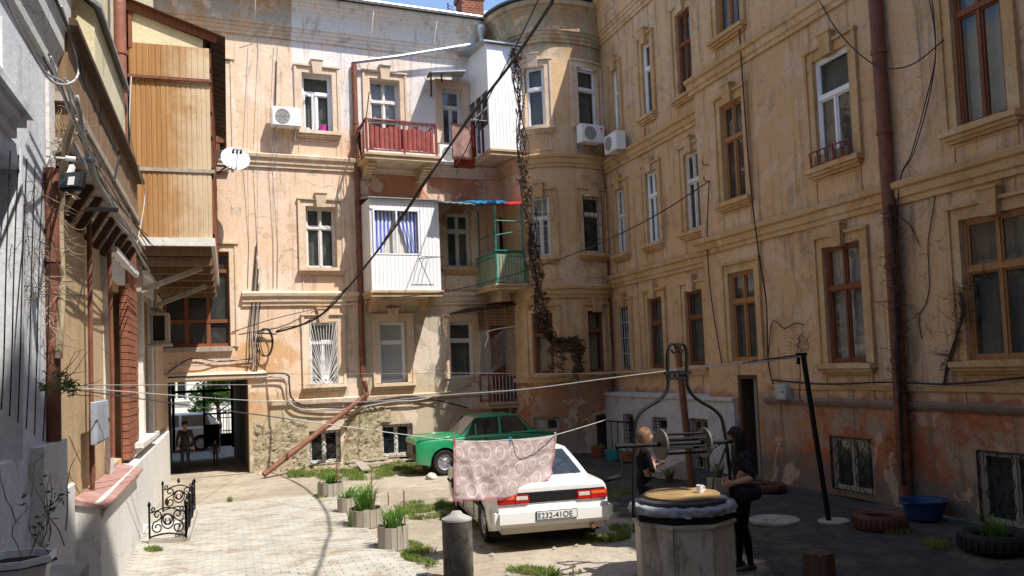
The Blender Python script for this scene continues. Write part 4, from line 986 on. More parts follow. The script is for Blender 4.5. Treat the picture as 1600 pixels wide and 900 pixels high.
bmesh.ops.delete(bm, geom=[f for f in bm.faces if abs(f.normal.z + 1) < .01 or False], context='FACES_ONLY')
tag(obj('paving_blocks', bm, PV, path, recalc=True), kind='stuff')
# manhole covers / concrete discs
for i, (px, py, r) in enumerate(((1210, 815, .36), (1303, 817, .22))):
    g_ = at_z(px, py); bm = NB(); lathe(bm, [(r, 0), (r, .035), (r * .96, .045), (r * .9, .045), (r * .88, .038), (0.01, .04)], 28, (g_.x, g_.y, 0))
    tag(obj('manhole_cover' if i == 0 else 'concrete_footing', bm, M['concrete'], smooth=35), ('round pale cover set in the shaded ground right of the two women', 'small concrete disc round the foot of the dark leaning pole')[i], ('manhole cover', 'footing')[i])
# ---------- the street seen through the passage
bm = NB(); quad(bm, Vector((-40, 39.5, -.25)), Vector((40, 39.5, -.25)), Vector((40, 46, -.25)), Vector((-40, 46, -.25))); quad(bm, Vector((-40, 39.5, -.36)), Vector((40, 39.5, -.36)), Vector((40, 39.5, -.25)), Vector((-40, 39.5, -.25))); tag(obj('pavement', bm, M['concrete']), kind='structure')
fb = thing('house', 'pale sunlit house across the street seen through the passage', 'house', (-3, 47, 0))
FW = Flat((-18, 46), (18, 46)); hs = [[14.9 + k * 2.6, 15.9 + k * 2.6, 1.4, 3.6] for k in range(-5, 6)]
bm = NB(); wall_sheet(bm, FW, 0, 36, -.4, 11, hs); obj('wall', bm, M['leftwhite'], fb, recalc=False); rooms(FW, fb, hs, .5)
for R in hs: make_window(FW, fb, R, lo=2, up=1, sill=True, sur=False, apron=False, tm='leftwhite')
# ================================================================== balconies and glazed boxes (parts of the house)
def depth_for(W, x, y, u):
    lo, hi = 0.0, 3.0
    f0 = W.inv(x, y, lo)[0] - u
    for _ in range(40):
        mi = (lo + hi) / 2; v = W.inv(x, y, mi)[0] - u
        if (v > 0) == (f0 > 0): lo = mi
        else: hi = mi
    return lo
def slab(W, u0, u1, z, d, th=.14, mat='slab', par=back, nm='balcony', label=None, consoles=True, lipc='oldwhite'):
    bm = NB(); wbox(bm, W, u0, u1, z - th, z, -.05, d); wbox(bm, W, u0 - .03, u1 + .03, z - .04, z + .02, .002, d + .04)
    o = obj(nm, bm, M[mat], par)
    if label: o['label'] = label
    if consoles:
        for k in (u0 + .12, u1 - .34):
            bm = NB(); n = 7
            for q in range(n):
                a = q / n; b_ = (q + 1) / n; zz = z - th - .03 - .30 * (1 - a ** 1.6)
                wbox(bm, W, k, k + .2, zz, z - th, .0 + d * .85 * a, d * .85 * b_ - .001)
            wbox(bm, W, k - .03, k + .23, z - th - .02, z - th, 0, d * .9)
            obj('console', bm, M['slab'], o)
    return o
# --- red balcony, top floor
d = 1.12; a = BW.inv(571, 237, d); b_ = BW.inv(686, 247, d); u0, u1, zf = a[0], b_[0], (a[1] + b_[1]) / 2
zt1 = BW.inv(627, 189.5, d)[1]
bal = slab(BW, u0, u1, zf, d, label='balcony with dark red boards behind a maroon railing')
bm = NB(); e = .05; q = d - .03
for p0, p1 in (((u0 + e, .03), (u0 + e, q)), ((u0 + e, q), (u1 - e, q)), ((u1 - e, q), (u1 - e, .03))):
    for z in (zf + .10, zt1):
        bar(bm, BW.f(p0[0], z, p0[1]), BW.f(p1[0], z, p1[1]), .05, .03, up=(0, 0, 1))
    n = int(Vector((p1[0] - p0[0], p1[1] - p0[1])).length / .125)
    for k in range(n + 1):
        s = k / n; uu = p0[0] + (p1[0] - p0[0]) * s; dd = p0[1] + (p1[1] - p0[1]) * s; bar(bm, BW.f(uu, zf, dd), BW.f(uu, zt1, dd), .014)
for uu in (u0 + e, u1 - e, (u0 + u1) / 2 + .05): bar(bm, BW.f(uu, zf, q), BW.f(uu, zt1 + .03, q), .05)
obj('railing', bm, M['maroon'], bal)
n = 13
for k in range(n):
    x0 = u0 + .12 + (u1 - u0 - .24) * k / n; x1 = u0 + .12 + (u1 - u0 - .24) * (k + 1) / n
    bm = NB(); top = zt1 - .10 - .10 * abs(sin(k * .7)); wbox(bm, BW, x0 + .004, x1 - .004, zf + .14 + random.uniform(0, .03), top, q - .07, q - .05 + random.uniform(0, .01)); obj('board', bm, M['red'], bal)
bm = NB(); wbox(bm, BW, u0 + .1, u1 - .1, zt1 - .09, zt1 - .02, q - .045, q - .03); wbox(bm, BW, u0 - .02, u1 + .02, zf + .02, zf + .10, q - .01, q + .02); obj('rail_board', bm, M['oldwhite'], bal)
bm = NB(); pz = at_w(BW, 583, 160, d)
tube(bm, [BW.f(u0 + .05, zt1, q), BW.f(u0 + .18, zt1 + .75, q - .1)], .014, 5)
for k in range(7): tube(bm, [BW.f(u0 - .05 + .03 * k, zf - .1, q - .2 - .1 * k), BW.f(u0 - .12 + .02 * k, zt1 - .3, q - .15 * k), BW.f(u0 + .05, zt1 + .05, q - .05 * k)], .012, 4)
obj('stick', bm, M['iron'], bal)
# --- white clad box, middle floor left, blue curtains
d = 1.10; a = BW.inv(577, 311, d); b_ = BW.inv(690, 455, d); u0, u1, z0, z1 = a[0], b_[0], BW.inv(632, 455, d)[1], BW.inv(632, 312, d)[1]
bx = slab(BW, u0 - .02, u1 + .02, z0, d + .03, label='white clad balcony box with blue curtains')
wr = [BW.inv(582, 327, d)[0], BW.inv(657, 396, d)[0], BW.inv(620, 398, d)[1], BW.inv(620, 327, d)[1]]
def clad(u0, u1, z0, z1, d, win=None, nm='cladding', par=bx, pitch=.10, side=True, mat='pvc', back_d=0.0):
    bm = NB(); n = int((u1 - u0) / pitch)
    for k in range(n):
        a = u0 + (u1 - u0) * k / n; b_ = u0 + (u1 - u0) * (k + 1) / n - .006
        if win and a < win[1] and b_ > win[0]:
            wbox(bm, BW, a, b_, z0, win[2], d - .03, d); wbox(bm, BW, a, b_, win[3], z1, d - .03, d)
        else: wbox(bm, BW, a, b_, z0, z1, d - .03, d)
    if win:
        wbox(bm, BW, u0 + .01, win[0], z0 + .01, z1 - .01, d - .06, d - .031); wbox(bm, BW, win[1], u1 - .01, z0 + .01, z1 - .01, d - .06, d - .031); wbox(bm, BW, win[0], win[1], z0 + .01, win[2], d - .06, d - .031); wbox(bm, BW, win[0], win[1], win[3], z1 - .01, d - .06, d - .031)
    else: wbox(bm, BW, u0 + .01, u1 - .01, z0 + .01, z1 - .01, d - .06, d - .031)
    if side:
        for uu in (u0, u1 - .03): wbox(bm, BW, uu, uu + .03, z0, z1, back_d, d - .031)
    return obj(nm, bm, M[mat], par)
clad(u0, u1, z0, z1, d, wr)
bm = NB(); u_, v_, c_, e_ = wr
for qd in ((u_, u_ + .04, c_, e_), (v_ - .04, v_, c_, e_), (u_ + .04, v_ - .04, c_, c_ + .04), (u_ + .04, v_ - .04, e_ - .04, e_), ((u_ + v_) / 2 - .02, (u_ + v_) / 2 + .02, c_ + .04, e_ - .04)): wbox(bm, BW, *qd, d - .07, d + .012)
wf = obj('window_frame', bm, M['pvc'], bx)
BC = simple('blue striped curtain', (.09, .13, .42), .9, var=.1, scale=3, bumpy=.2, world=True)
mt, t, b = nodemat('blue and white striped curtain'); P = coords(t); sp = t.nodes.new('ShaderNodeSeparateXYZ'); t.links.new(P, sp.inputs[0])
st = math_(t, 'SINE', math_(t, 'MULTIPLY', sp.outputs['X'], 62)); t.links.new(ramp(t, math_(t, 'ADD', math_(t, 'MULTIPLY', st, .5), .5), [(.35, (.10, .14, .45)), (.6, (.62, .64, .76))]), b.inputs['Base Color']); b.inputs['Roughness'].default_value = .9; BC = mt
obj('curtain', curtain_bm(BW, u_ + .03, (u_ + v_) / 2 + .06, c_ + .05, e_ - .03, d - .13, .03, .14, .62, -1), BC, bx, smooth=True); obj('curtain', curtain_bm(BW, (u_ + v_) / 2 - .06, v_ - .03, c_ + .05, e_ - .03, d - .13, .03, .14, .62, 1), BC, bx, smooth=True)
obj('net_curtain', curtain_bm(BW, u_ + .02, v_ - .02, c_ + .03, e_ - .03, d - .2, .02, .1), M['curtain'], bx, smooth=True)
bm = NB(); hexa(bm, [BW.f(u0 - .05, z1 + .18, 0), BW.f(u1 + .05, z1 + .18, 0), BW.f(u1 + .05, z1, d + .1), BW.f(u0 - .05, z1, d + .1), BW.f(u0 - .05, z1 + .22, 0), BW.f(u1 + .05, z1 + .22, 0), BW.f(u1 + .05, z1 + .03, d + .1), BW.f(u0 - .05, z1 + .03, d + .1)]); obj('box_roof', bm, M['zinc'], bx)
# things on its drying frame
bm = NB(); A1 = BW.f(*[*(lambda q_: (q_[0], q_[1]))(BW.inv(655, 404, d)), d])
for s in (0, .12, .24): bar(bm, A1 + Vector((s * 0, 0, 0)) + BW.t * s, A1 + BW.t * s + BW.n * .4, .012)
bar(bm, A1 + BW.n * .38, A1 + BW.n * .38 + BW.t * .6, .012); bar(bm, A1, A1 + BW.n * .4 + BW.t * .55 + Vector((0, 0, 0)), .012); obj('drying_frame', bm, M['iron'], bx)
# --- corner stack on the right : top white box, green balcony, iron balcony
uc1 = BW.inv(735, 200, 0)[0]
dtop = depth_for(BW, 763, 150, uc1); dgr = depth_for(BW, 775, 400, uc1); dbot = depth_for(BW, 760, 600, uc1)
dtop = min(max(dtop, .8), 1.6); dgr = min(max(dgr, .9), 1.8); dbot = min(max(dbot, .7), 1.4)
# top white box
u0 = uc1; u1 = BW.inv(816, 150, dtop)[0]; z0, z1 = BW.inv(790, 235, dtop)[1], BW.inv(790, 71, dtop)[1]
tb = slab(BW, u0, u1, z0, dtop + .02, consoles=False, label='tall white clad balcony box at the inner corner, top floor')
clad(u0, u1, z0, z1, dtop, None, par=tb, side=False)
swz = (BW.inv(757, 195, dtop)[1], BW.inv(757, 136, dtop)[1])
sf = Flat(tuple(BW.f(uc1, 0, 0))[:2], tuple(BW.f(uc1, 0, dtop))[:2]); sf.n = -BW.t.copy()
bm = NB(); wbox(bm, sf, 0, dtop - .03, z0, swz[0], -.03, 0); obj('side_cladding', bm, M['pvc'], tb); bm = NB(); wbox(bm, sf, 0, dtop - .03, swz[1], z1 + .1, -.03, 0); obj('side_cladding', bm, M['pvc'], tb)
bm = NB()
for k in range(4): wbox(bm, sf, (dtop - .05) * k / 3 - (.02 if k else 0), (dtop - .05) * k / 3 + .02, swz[0], swz[1], -.03, .01)
for z in (swz[0] + .02, (swz[0] + swz[1]) / 2, swz[1] - .02): wbox(bm, sf, 0, dtop - .03, z - .02, z + .02, -.028, .012)
sw = obj('side_window', bm, M['pvc'], tb)
bm = NB(); quad(bm, sf.f(0, swz[0], -.01), sf.f(dtop - .03, swz[0], -.01), sf.f(dtop - .03, swz[1], -.01), sf.f(0, swz[1], -.01)); obj('pane', bm, M['glass'], sw)
bm = NB(); hexa(bm, [BW.f(u0 - .35, z1 + .12, 0), BW.f(u1 + .12, z1 + .12, 0), BW.f(u1 + .12, z1 + .01, dtop + .1), BW.f(u0 - .12, z1 + .01, dtop + .1), BW.f(u0 - .35, z1 + .18, 0), BW.f(u1 + .12, z1 + .18, 0), BW.f(u1 + .12, z1 + .05, dtop + .1), BW.f(u0 - .12, z1 + .05, dtop + .1)]); obj('box_roof', bm, M['zinc'], tb)
# small awning over the balcony door beside it
bm = NB(); p = [at_w(BW, 668, 121, .05), at_w(BW, 722, 121, .05), at_w(BW, 728, 111, .85), at_w(BW, 673, 113, .85)]
hexa(bm, [*p, *[v + Vector((0, 0, .04)) for v in p]]); aw = obj('awning', bm, M['zinc'], back)
bm = NB(); bar(bm, at_w(BW, 674, 150, .02), p[3], .05); bar(bm, p[0], p[3], .05); bar(bm, at_w(BW, 690, 127, .02), at_w(BW, 690, 116, .8), .05); obj('bracket', bm, M['darkwood'], aw)
# middle floor canopy : tin, blue and red cloth
def strip(x0, y0, x1, y1, d0, d1, mat, nm, th=.03, wav=.02):
    bm = NB(); A0 = BW.inv(x0, y0, d1); A1_ = BW.inv(x1, y1, d1); n = 24; R = []
    for k in range(n + 1):
        s = k / n; u = A0[0] + (A1_[0] - A0[0]) * s; z = A0[1] + (A1_[1] - A0[1]) * s + wav * sin(k * 1.3) * random.uniform(.4, 1)
        R.append([bm.verts.new(BW.f(u, z + .28, d0)), bm.verts.new(BW.f(u, z, d1)), bm.verts.new(BW.f(u, z - th, d1)), bm.verts.new(BW.f(u, z + .28 - th, d0))])
    for A, B in zip(R, R[1:]):
        for k in range(4): bm.faces.new((A[k], B[k], B[(k + 1) % 4], A[(k + 1) % 4]))
    bm.faces.new(R[0]); bm.faces.new(R[-1]); return obj(nm, bm, mat, back)
cn = strip(690, 314, 742, 318, .0, dgr, M['zinc'], 'tin_canopy')
strip(738, 314, 792, 314, .0, dgr + .02, simple('blue cloth', (.02, .22, .42), .8, var=.3, scale=5, world=True), 'blue_canopy_cloth', .06, .03); strip(790, 316, 817, 316, .0, dgr + .02, simple('red cloth', (.62, .04, .04), .8, var=.3, scale=5, world=True), 'red_canopy_cloth', .05, .03)
# green balcony
u0 = uc1; u1 = BW.inv(822, 420, dgr)[0]; zf = BW.inv(778, 444, dgr)[1]; zr = BW.inv(776, 393, dgr)[1]; zc_ = BW.inv(770, 316, dgr)[1]
gb = slab(BW, u0 - .06, u1, zf, dgr + .04, consoles=False, label='green slatted balcony with a teal pipe frame', lipc='slab')
bm = NB(); wbox(bm, BW, u0 + .25, u0 + .5, zf - .42, zf - .15, 0, dgr * .8); wbox(bm, BW, u0 + .2, u0 + .55, zf - .2, zf - .145, 0, dgr * .9); obj('console', bm, M['slab'], gb)
pts = [(u0 + .02, .03), (u0 + .02, dgr - .04), (u1 - .05, dgr - .04)]
for (a0, b0), (a1, b1) in zip(pts, pts[1:]):
    L = math.hypot(a1 - a0, b1 - b0); n = int(L / .085)
    for k in range(n):
        s0 = (k + .12) / n; s1 = (k + .88) / n
        P0 = BW.f(a0 + (a1 - a0) * s0, 0, b0 + (b1 - b0) * s0); P1 = BW.f(a0 + (a1 - a0) * s1, 0, b0 + (b1 - b0) * s1); nn_ = (P1 - P0).cross(Vector((0, 0, 1))).normalized() * .012
        h0 = zf + .05 + random.uniform(-.01, .01); h1 = zr - .04
        bm = NB(); hexa(bm, [V3(P0 - nn_, h0), V3(P1 - nn_, h0), V3(P1 + nn_, h0), V3(P0 + nn_, h0), V3(P0 - nn_, h1), V3(P1 - nn_, h1), V3(P1 + nn_, h1), V3(P0 + nn_, h1)]); obj('slat', bm, M['green_paint'], gb)
bm = NB(); ft = [BW.f(a_, 0, b0) for a_, b0 in pts]
for z in (zr, zr - .12): tube(bm, [V3(p_, z) for p_ in ft], .025, 6)
for p_, z in ((BW.f(u0 + .02, 0, .3), zc_), (ft[1], zc_), (ft[2], zc_), ): tube(bm, [V3(p_, zf), V3(p_, z)], .028, 6)
tube(bm, [V3(ft[1], zr + .85), V3(ft[2], zr + .85)], .016, 5); tube(bm, [V3(ft[1], zr + .55), V3(BW.f(u0 + .02, 0, .3), zr + .5)], .02, 5); tube(bm, [V3(ft[1], zr + .45), V3(ft[2], zr + .6)], .012, 5)
obj('pipe_frame', bm, M['teal'], gb)
bm = NB(); hexa(bm, [V3(ft[1] + Vector((-.05, -.06, 0)), zr + .02), V3(ft[2] + Vector((.05, -.06, 0)), zr + .02), V3(ft[2] + Vector((.05, .12, 0)), zr + .02), V3(ft[1] + Vector((-.05, .12, 0)), zr + .02), V3(ft[1] + Vector((-.05, -.06, 0)), zr + .05), V3(ft[2] + Vector((.05, -.06, 0)), zr + .05), V3(ft[2] + Vector((.05, .12, 0)), zr + .05), V3(ft[1] + Vector((-.05, .12, 0)), zr + .05)]); obj('rail_shelf', bm, M['teal'], gb)
bm = NB(); dq = BW.inv(792, 372, .05); wbox(bm, BW, dq[0] - .32, dq[0] + .28, zf, zf + 2.1, -.02, .03); obj('door', bm, M['dark'], gb)
bm = NB(); wbox(bm, BW, dq[0] - .02, dq[0] + .24, zf + .1, zf + 1.5, .04, .07); wbox(bm, BW, dq[0] - .30, dq[0] - .24, zf, zf + 2.1, .03, .06); obj('door_leaf', bm, M['oldwhite'], gb)
# iron balcony, first floor
u0 = uc1; u1 = BW.inv(819, 600, dbot)[0]; zf = BW.inv(762, 631, dbot)[1]; zr = BW.inv(762, 586, dbot)[1]
ib = slab(BW, u0 - .05, u1 + .03, zf, dbot + .04, consoles=False, label='small iron balcony with pale bars and a caged door')
for uu in (u0 + .1, u1 - .35): bm = NB(); bar(bm, BW.f(uu, zf - .75, .02), BW.f(uu, zf - .14, dbot * .85), .07, .09); obj('brace', bm, M['greywood'], ib)
pts = [(u0, .03), (u0, dbot - .03), (u1, dbot - .03), (u1, .03)]
bm = NB(); bp = NB()
for (a0, b0), (a1, b1) in zip(pts, pts[1:]):
    L = math.hypot(a1 - a0, b1 - b0); n = max(3, int(L / .10))
    for k in range(n + 1):
        s = k / n; P_ = BW.f(a0 + (a1 - a0) * s, 0, b0 + (b1 - b0) * s); bar(bp, V3(P_, zf), V3(P_, zr), .013)
    for z in (zr, zf + .09): bar(bm, BW.f(a0, z, b0), BW.f(a1, z, b1), .035, .03, up=(0, 0, 1))
for a0, b0 in pts[:3]: bar(bm, BW.f(a0, zf, b0), BW.f(a0, zr + .02, b0), .04)
rl = obj('railing', bm, M['rust'], ib); obj('baluster', bp, M['oldwhite'], rl)
bm = NB(); wbox(bm, BW, u0 + .5, u1 - .2, zf + .1, zr - .06, dbot - .1, dbot - .08); obj('dark_screen', bm, M['darkwood'], ib)
# cage and its fan bars
ztop = BW.inv(790, 478, dbot)[1]; zmid = BW.inv(790, 514, dbot)[1]
bm = NB()
for k in range(19): u = u0 + (u1 - u0) * k / 18; bar(bm, BW.f(u, zmid, dbot - .02), BW.f(u, ztop, dbot - .02), .012)
for k in range(9): z = zmid + (ztop - zmid) * k / 8; bar(bm, BW.f(u0, z, dbot - .02), BW.f(u1, z, dbot - .02), .012)
for k in range(9): dd = dbot * k / 8; bar(bm, BW.f(u0, zmid, dd), BW.f(u0, ztop, dd), .012)
for k in range(6): z = zmid + (ztop - zmid) * k / 5; bar(bm, BW.f(u0, z, .02), BW.f(u0, z, dbot), .012)
cg = obj('cage', bm, M['rust'], ib)
bm = NB(); zz0, zz1 = zr + .02, zmid; U0, U1 = u0, u0 + (u1 - u0) * .52
for (a, b2, flip) in ((U0, U1, 0), (U0 + (U1 - U0), u1 - .05, 1)):
    for k in range(15):
        z = zz0 + (zz1 - zz0) * k / 14; c = b2 if not flip else a; o_ = a if not flip else b2
        bar(bm, BW.f(c, zz0 + (zz1 - zz0) * min(1, k / 14 + .25), dbot - .02), BW.f(o_, max(zz0, z - .35), dbot - .02), .013)
for k in range(9): bar(bm, BW.f(u0, zz0, dbot * k / 8), BW.f(u0, zz1, dbot * (.5 + .5 * k / 8)), .013)
for uu in (u0, U1, u1 - .02): bar(bm, BW.f(uu, zr, dbot - .02), BW.f(uu, ztop, dbot - .02), .02)
obj('fan_bars', bm, M['greycable'], cg)
bm = NB(); q = [at_w(BW, 700, 492, .05), at_w(BW, 812, 478, .05), BW.f(u1, ztop + .02, dbot + .12), BW.f(u0 - .55, ztop - .06, dbot + .1)]
hexa(bm, [*q, *[v + Vector((0, 0, .03)) for v in q]]); obj('awning', bm, M['darkwood'], ib)
bm = NB(); tube(bm, spline([at_w(BW, 758, 542, dbot), at_w(BW, 763, 526, dbot + .1), at_w(BW, 761, 519, dbot + .12), at_w(BW, 778, 514, dbot + .1), at_w(BW, 805, 510, dbot)], 6), .018, 6); obj('bent_rail', bm, M['white'], ib)
dq = BW.inv(785, 560, 0.03); bm = NB(); wbox(bm, BW, dq[0] - .35, dq[0] + .35, zf, zf + 2.2, .0, .02); obj('door', bm, M['brown'], ib)
# drainpipes and gutters
u_ = BW.inv(561, 300, .1)[0]
drainpipe('drainpipe', [BW.f(BW.inv(553, 98, .1)[0], BW.inv(553, 98, .1)[1], .1), BW.f(BW.inv(557, 240, .1)[0], BW.inv(557, 240, .1)[1], .1), BW.f(BW.inv(567, 590, .1)[0], 2.3, .1)], .075, M['rust'], back, 'brown drainpipe down the middle of the end wall')
fa = at_w(BW, 572, 620, .14); fb_ = at_z(412, 742, .08)
drainpipe('fallen_drainpipe', [at_w(BW, 569, 595, .12), at_w(BW, 574, 616, .14), Vector((fb_.x, fb_.y, fb_.z))], .07, M['rust'], back, 'loose lower length of drainpipe slanting to the ground')
bm = NB(); tube(bm, [at_w(BW, 748, 68, .35), at_w(BW, 700, 76, .3), at_w(BW, 620, 89, .25), at_w(BW, 553, 97, .14)], .055, 8); o = obj('sloping_downpipe', bm, M['zinc'], back, smooth=40)
fn = at_w(BW, 752, 50, .55); bm = NB(); lathe(bm, [(.17, .0), (.17, -.12), (.08, -.30), (.07, -.6)], 14, tuple(fn + Vector((0, 0, .15)))); tube(bm, [fn + Vector((0, 0, -.4)), at_w(BW, 748, 68, .35)], .06, 8); obj('rainwater_head', bm, M['zinc'], back, smooth=40)
x_ = FR.inv(940, 200, .1)[0]
P0 = [at_y(930, 12, 20.9), at_y(936, 100, 20.95), at_y(946, 330, 20.85), at_y(953, 520, 20.8), at_y(958, 700, 20.75)]
drainpipe('drainpipe', P0, .075, M['rust'], bay, 'dark brown drainpipe in the corner of the bay')
p1 = NR.inv(1366, 0, .12); p2 = NR.inv(1386, 270, .12); p3 = NR.inv(1411, 755, .12)
drainpipe('drainpipe', [NR.f(p1[0] - .02, 12.2, .12), NR.f(p2[0], p2[1], .12), NR.f((p2[0] + p3[0]) / 2 , .1, .12)], .10, M['rust'], rh, 'thick rusty drainpipe on the near right wall')
# chimneys
CB = simple('sooty chimney brick', (.30, .12, .07), .9, var=.3, scale=5, bumpy=.3, world=True, dirt=((.10, .07, .06), .5))
def chimney(px0, px1, ytop, ybot, Y, label, mat, brick=False, cap=True):
    a = at_y(px0, ybot, Y); b_ = at_y(px1, ybot, Y); zt_ = at_y((px0 + px1) / 2, ytop, Y).z; z0 = ZT - .1
    c = (a + b_) / 2; w_ = (b_ - a).length; o = thing('chimney', label, 'chimney', (c.x, c.y, z0))
    bm = NB(); box(bm, (c.x - w_ / 2 + .012, c.y - .3, z0 - .3), (c.x + w_ / 2 - .012, c.y + .3, zt_)); obj('stack', bm, mat, o)
    if brick:
        bm = NB(); n = int((zt_ - z0 + .3) / .078)
        for k in range(n):
            z = z0 - .3 + k * .078
            for s in (-1, 1):
                m_ = 5
                for q in range(m_):
                    o0 = -w_ / 2 + w_ * (q + (.5 if k % 2 else 0)) / m_; o1 = min(o0 + w_ / m_, w_ / 2)
                    if s < 0: box(bm, (c.x + o0 + .006, c.y - .312 - random.uniform(0, .006), z + .005), (c.x + o1 - .006, c.y - .299, z + .073))
                    else: box(bm, (c.x - w_ / 2 - random.uniform(0, .006), c.y - .3 + (o0 + w_ / 2) * .9, z + .005), (c.x - w_ / 2 + .013, c.y - .3 + (o1 + w_ / 2) * .9 - .01, z + .073))
        tag(obj('bricks', bm, BR, o), kind='stuff')
    bm = NB(); box(bm, (c.x - w_ / 2 - .06, c.y - .37, zt_ - .16), (c.x + w_ / 2 + .06, c.y + .37, zt_)); box(bm, (c.x - w_ / 2 - .02, c.y - .33, zt_ + .002), (c.x + w_ / 2 + .02, c.y + .33, zt_ + .08)); obj('cap', bm, mat if brick else M['concrete'], o)
chimney(718, 752, -4, 36, 24.0, 'tall red brick chimney above the inner roof corner', CB, True)
chimney(533, 576, 5, 16, 23.6, 'low broad pale chimney on the roof of the end house, left', M['concrete']); chimney(677, 696, 26, 35, 23.4, 'small low pale chimney on the roof of the end house, near the brick one', M['concrete'])
# antennas
def antenna(px, y0, y1, Y, label):
    a = at_y(px, y1, Y); z1_ = at_y(px, y0, Y).z; o = thing('aerial', label, 'aerial', tuple(a))
    bm = NB(); bar(bm, (a.x, a.y, ZT - .05), (a.x, a.y, z1_ + .15), .025); obj('mast', bm, M['iron'], o)
    bm = NB()
    for k in range(6): z = z1_ + .1 - k * .09; L = .18 + .03 * k; bar(bm, (a.x - L * .2, a.y, z), (a.x + L, a.y + .1, z - .03), .012)
    obj('element', bm, M['iron'], o)
antenna(701, 12, 36, 23.2, 'thin comb shaped aerial left of the brick chimney'); antenna(577, -12, 16, 23.0, 'aerial mast behind the low pale chimney')

# ================================================================== air conditioners, dishes
def ac(loc, rz, label, logo=False, w_=.74, h=.50, dd=.28):
    o = thing('air_conditioner', label, 'air conditioner', loc, rz, 'air conditioners on the walls')
    bm = NB(); box(bm, (-w_ / 2, -dd, 0), (w_ / 2, 0, h)); bmesh.ops.bevel(bm, geom=list(bm.edges), offset=.018, segments=2, affect='EDGES'); c = obj('casing', bm, M['white'], o, world=False)
    bm = NB(); cx = -.10
    lathe(bm, [(.19, 0), (.19, .012), (.17, .012), (.17, .004)], 28); 
    for k in range(6): lathe(bm, [(.028 * k + .008, .006), (.028 * k + .014, .006)], 24, cap=False)
    for k in range(8): bar(bm, (0, 0, .008), (.18 * cos(k * pi / 4), .18 * sin(k * pi / 4), .008), .006)
    bmesh.ops.transform(bm, matrix=Matrix.Translation((cx, -dd, h / 2)) @ Matrix.Rotation(pi / 2, 4, 'X'), verts=bm.verts); obj('fan_grille', bm, M['greycable'], o, world=False)
    bm = NB(); lathe(bm, [(.168, -.01), (.168, .002)], 24); bmesh.ops.transform(bm, matrix=Matrix.Translation((cx, -dd - .001, h / 2)) @ Matrix.Rotation(pi / 2, 4, 'X'), verts=bm.verts); obj('fan', bm, M['iron'], o, world=False)
    bm = NB()
    for x in (-.25, .25): bar(bm, (x, .16, -.02), (x, -dd + .02, -.02), .03); bar(bm, (x, .16, -.28), (x, -dd + .1, -.03), .02); bar(bm, (x, .155, -.3), (x, .155, .1), .03)
    obj('bracket', bm, M['zinc'], o, world=False)
    if logo:
        bm = NB(); lathe(bm, [(.035, 0), (.035, .006)], 16); bmesh.ops.transform(bm, matrix=Matrix.Translation((w_ / 2 - .1, -dd, h - .1)) @ Matrix.Rotation(pi / 2, 4, 'X'), verts=bm.verts); obj('badge', bm, simple('red badge', (.5, .02, .05)), o, world=False)
        text3d('LG', .07, M['greycable'], o, (w_ / 2 - .15, -dd - .003, h - .22))
    return o
def text3d(s, size, mat, par, loc, rot=(pi / 2, 0, 0), sx=1.0, name='lettering'):
    cu = bpy.data.curves.new('t', 'FONT'); cu.body = s; cu.size = size; cu.extrude = .0015
    to = bpy.data.objects.new('t', cu); COL.objects.link(to); dg = bpy.context.evaluated_depsgraph_get(); me = bpy.data.meshes.new_from_object(to.evaluated_get(dg)); bpy.data.objects.remove(to)
    me.materials.clear(); me.materials.append(mat); o = bpy.data.objects.new(name, me); COL.objects.link(o); o.parent = par; o.location = loc; o.rotation_euler = rot; o.scale = (sx, 1, 1); return o
q = BW.f(*BW.inv(447, 199, .3), .17); ac(tuple(q), YB, 'air conditioner on the sunlit wall left of the open top floor window')
q = BO.inv(920, 226, .2); p_ = BO.f(q[0], q[1], .17); nn = BO.f(q[0], 0, 1) - BO.f(q[0], 0, 0); ac(tuple(p_), atan2(nn.x, -nn.y), 'air conditioner with red round badge under the bay window', True)
q = FR.inv(962, 238, .3); ac(tuple(FR.f(q[0], q[1], .17)), -pi / 2, 'air conditioner on the right wall just beside the corner drainpipe')
q = BW.inv(704, 256, .3); ac(tuple(BW.f(q[0], q[1], .17)), YB, 'air conditioner half hidden below the balcony door and the hanging rugs')
def dish(c, aim, r, label, par_pt):
    o = thing('satellite_dish', label, 'satellite dish', tuple(c)); aim = Vector(aim).normalized(); rot = aim.to_track_quat('Z', 'Y').to_matrix().to_4x4(); mw = Matrix.Translation(c) @ rot
    bm = NB(); lathe(bm, [(.01, -.10 * r / .33), (r * .3, -.09 * r / .33), (r * .6, -.065 * r / .33), (r * .85, -.03 * r / .33), (r, 0), (r * 1.02, .004), (r * 1.02, -.006), (r * .85, -.042 * r / .33), (r * .5, -.085 * r / .33), (.01, -.115 * r / .33)], 36, cap=False); bmesh.ops.transform(bm, matrix=mw, verts=bm.verts); obj('reflector', bm, M['white'], o, smooth=50)
    bm = NB(); f = mw @ Vector((0, -r * .1, r * 1.1)); bar(bm, mw @ Vector((0, -r, 0)), f, .02); obj('feed_arm', bm, M['zinc'], o)
    for k in (-1, 0, 1):
        bm = NB(); s_ = f + (mw.to_3x3() @ Vector((k * .09, 0, 0))); tube(bm, [s_, s_ - aim * .09], .022, 8); tube(bm, [s_ - aim * .09, s_ - aim * .12], .03, 8); bar(bm, f, s_, .012); obj('receiver', bm, M['iron'], o)
    bm = NB(); bar(bm, mw @ Vector((0, 0, -.1)), par_pt, .03); obj('bracket', bm, M['rust'], o); bm = NB(); bar(bm, mw @ Vector((0, -r * .6, -.08)), par_pt, .02); obj('bracket', bm, M['rust'], o)
    return o
c = at_y(368, 247, 20.9); dish(c, (.12, -1, .42), .335, 'white satellite dish on the corner of the wooden gallery', Vector((GX1 + .02, 21.2, c.z - .35)))
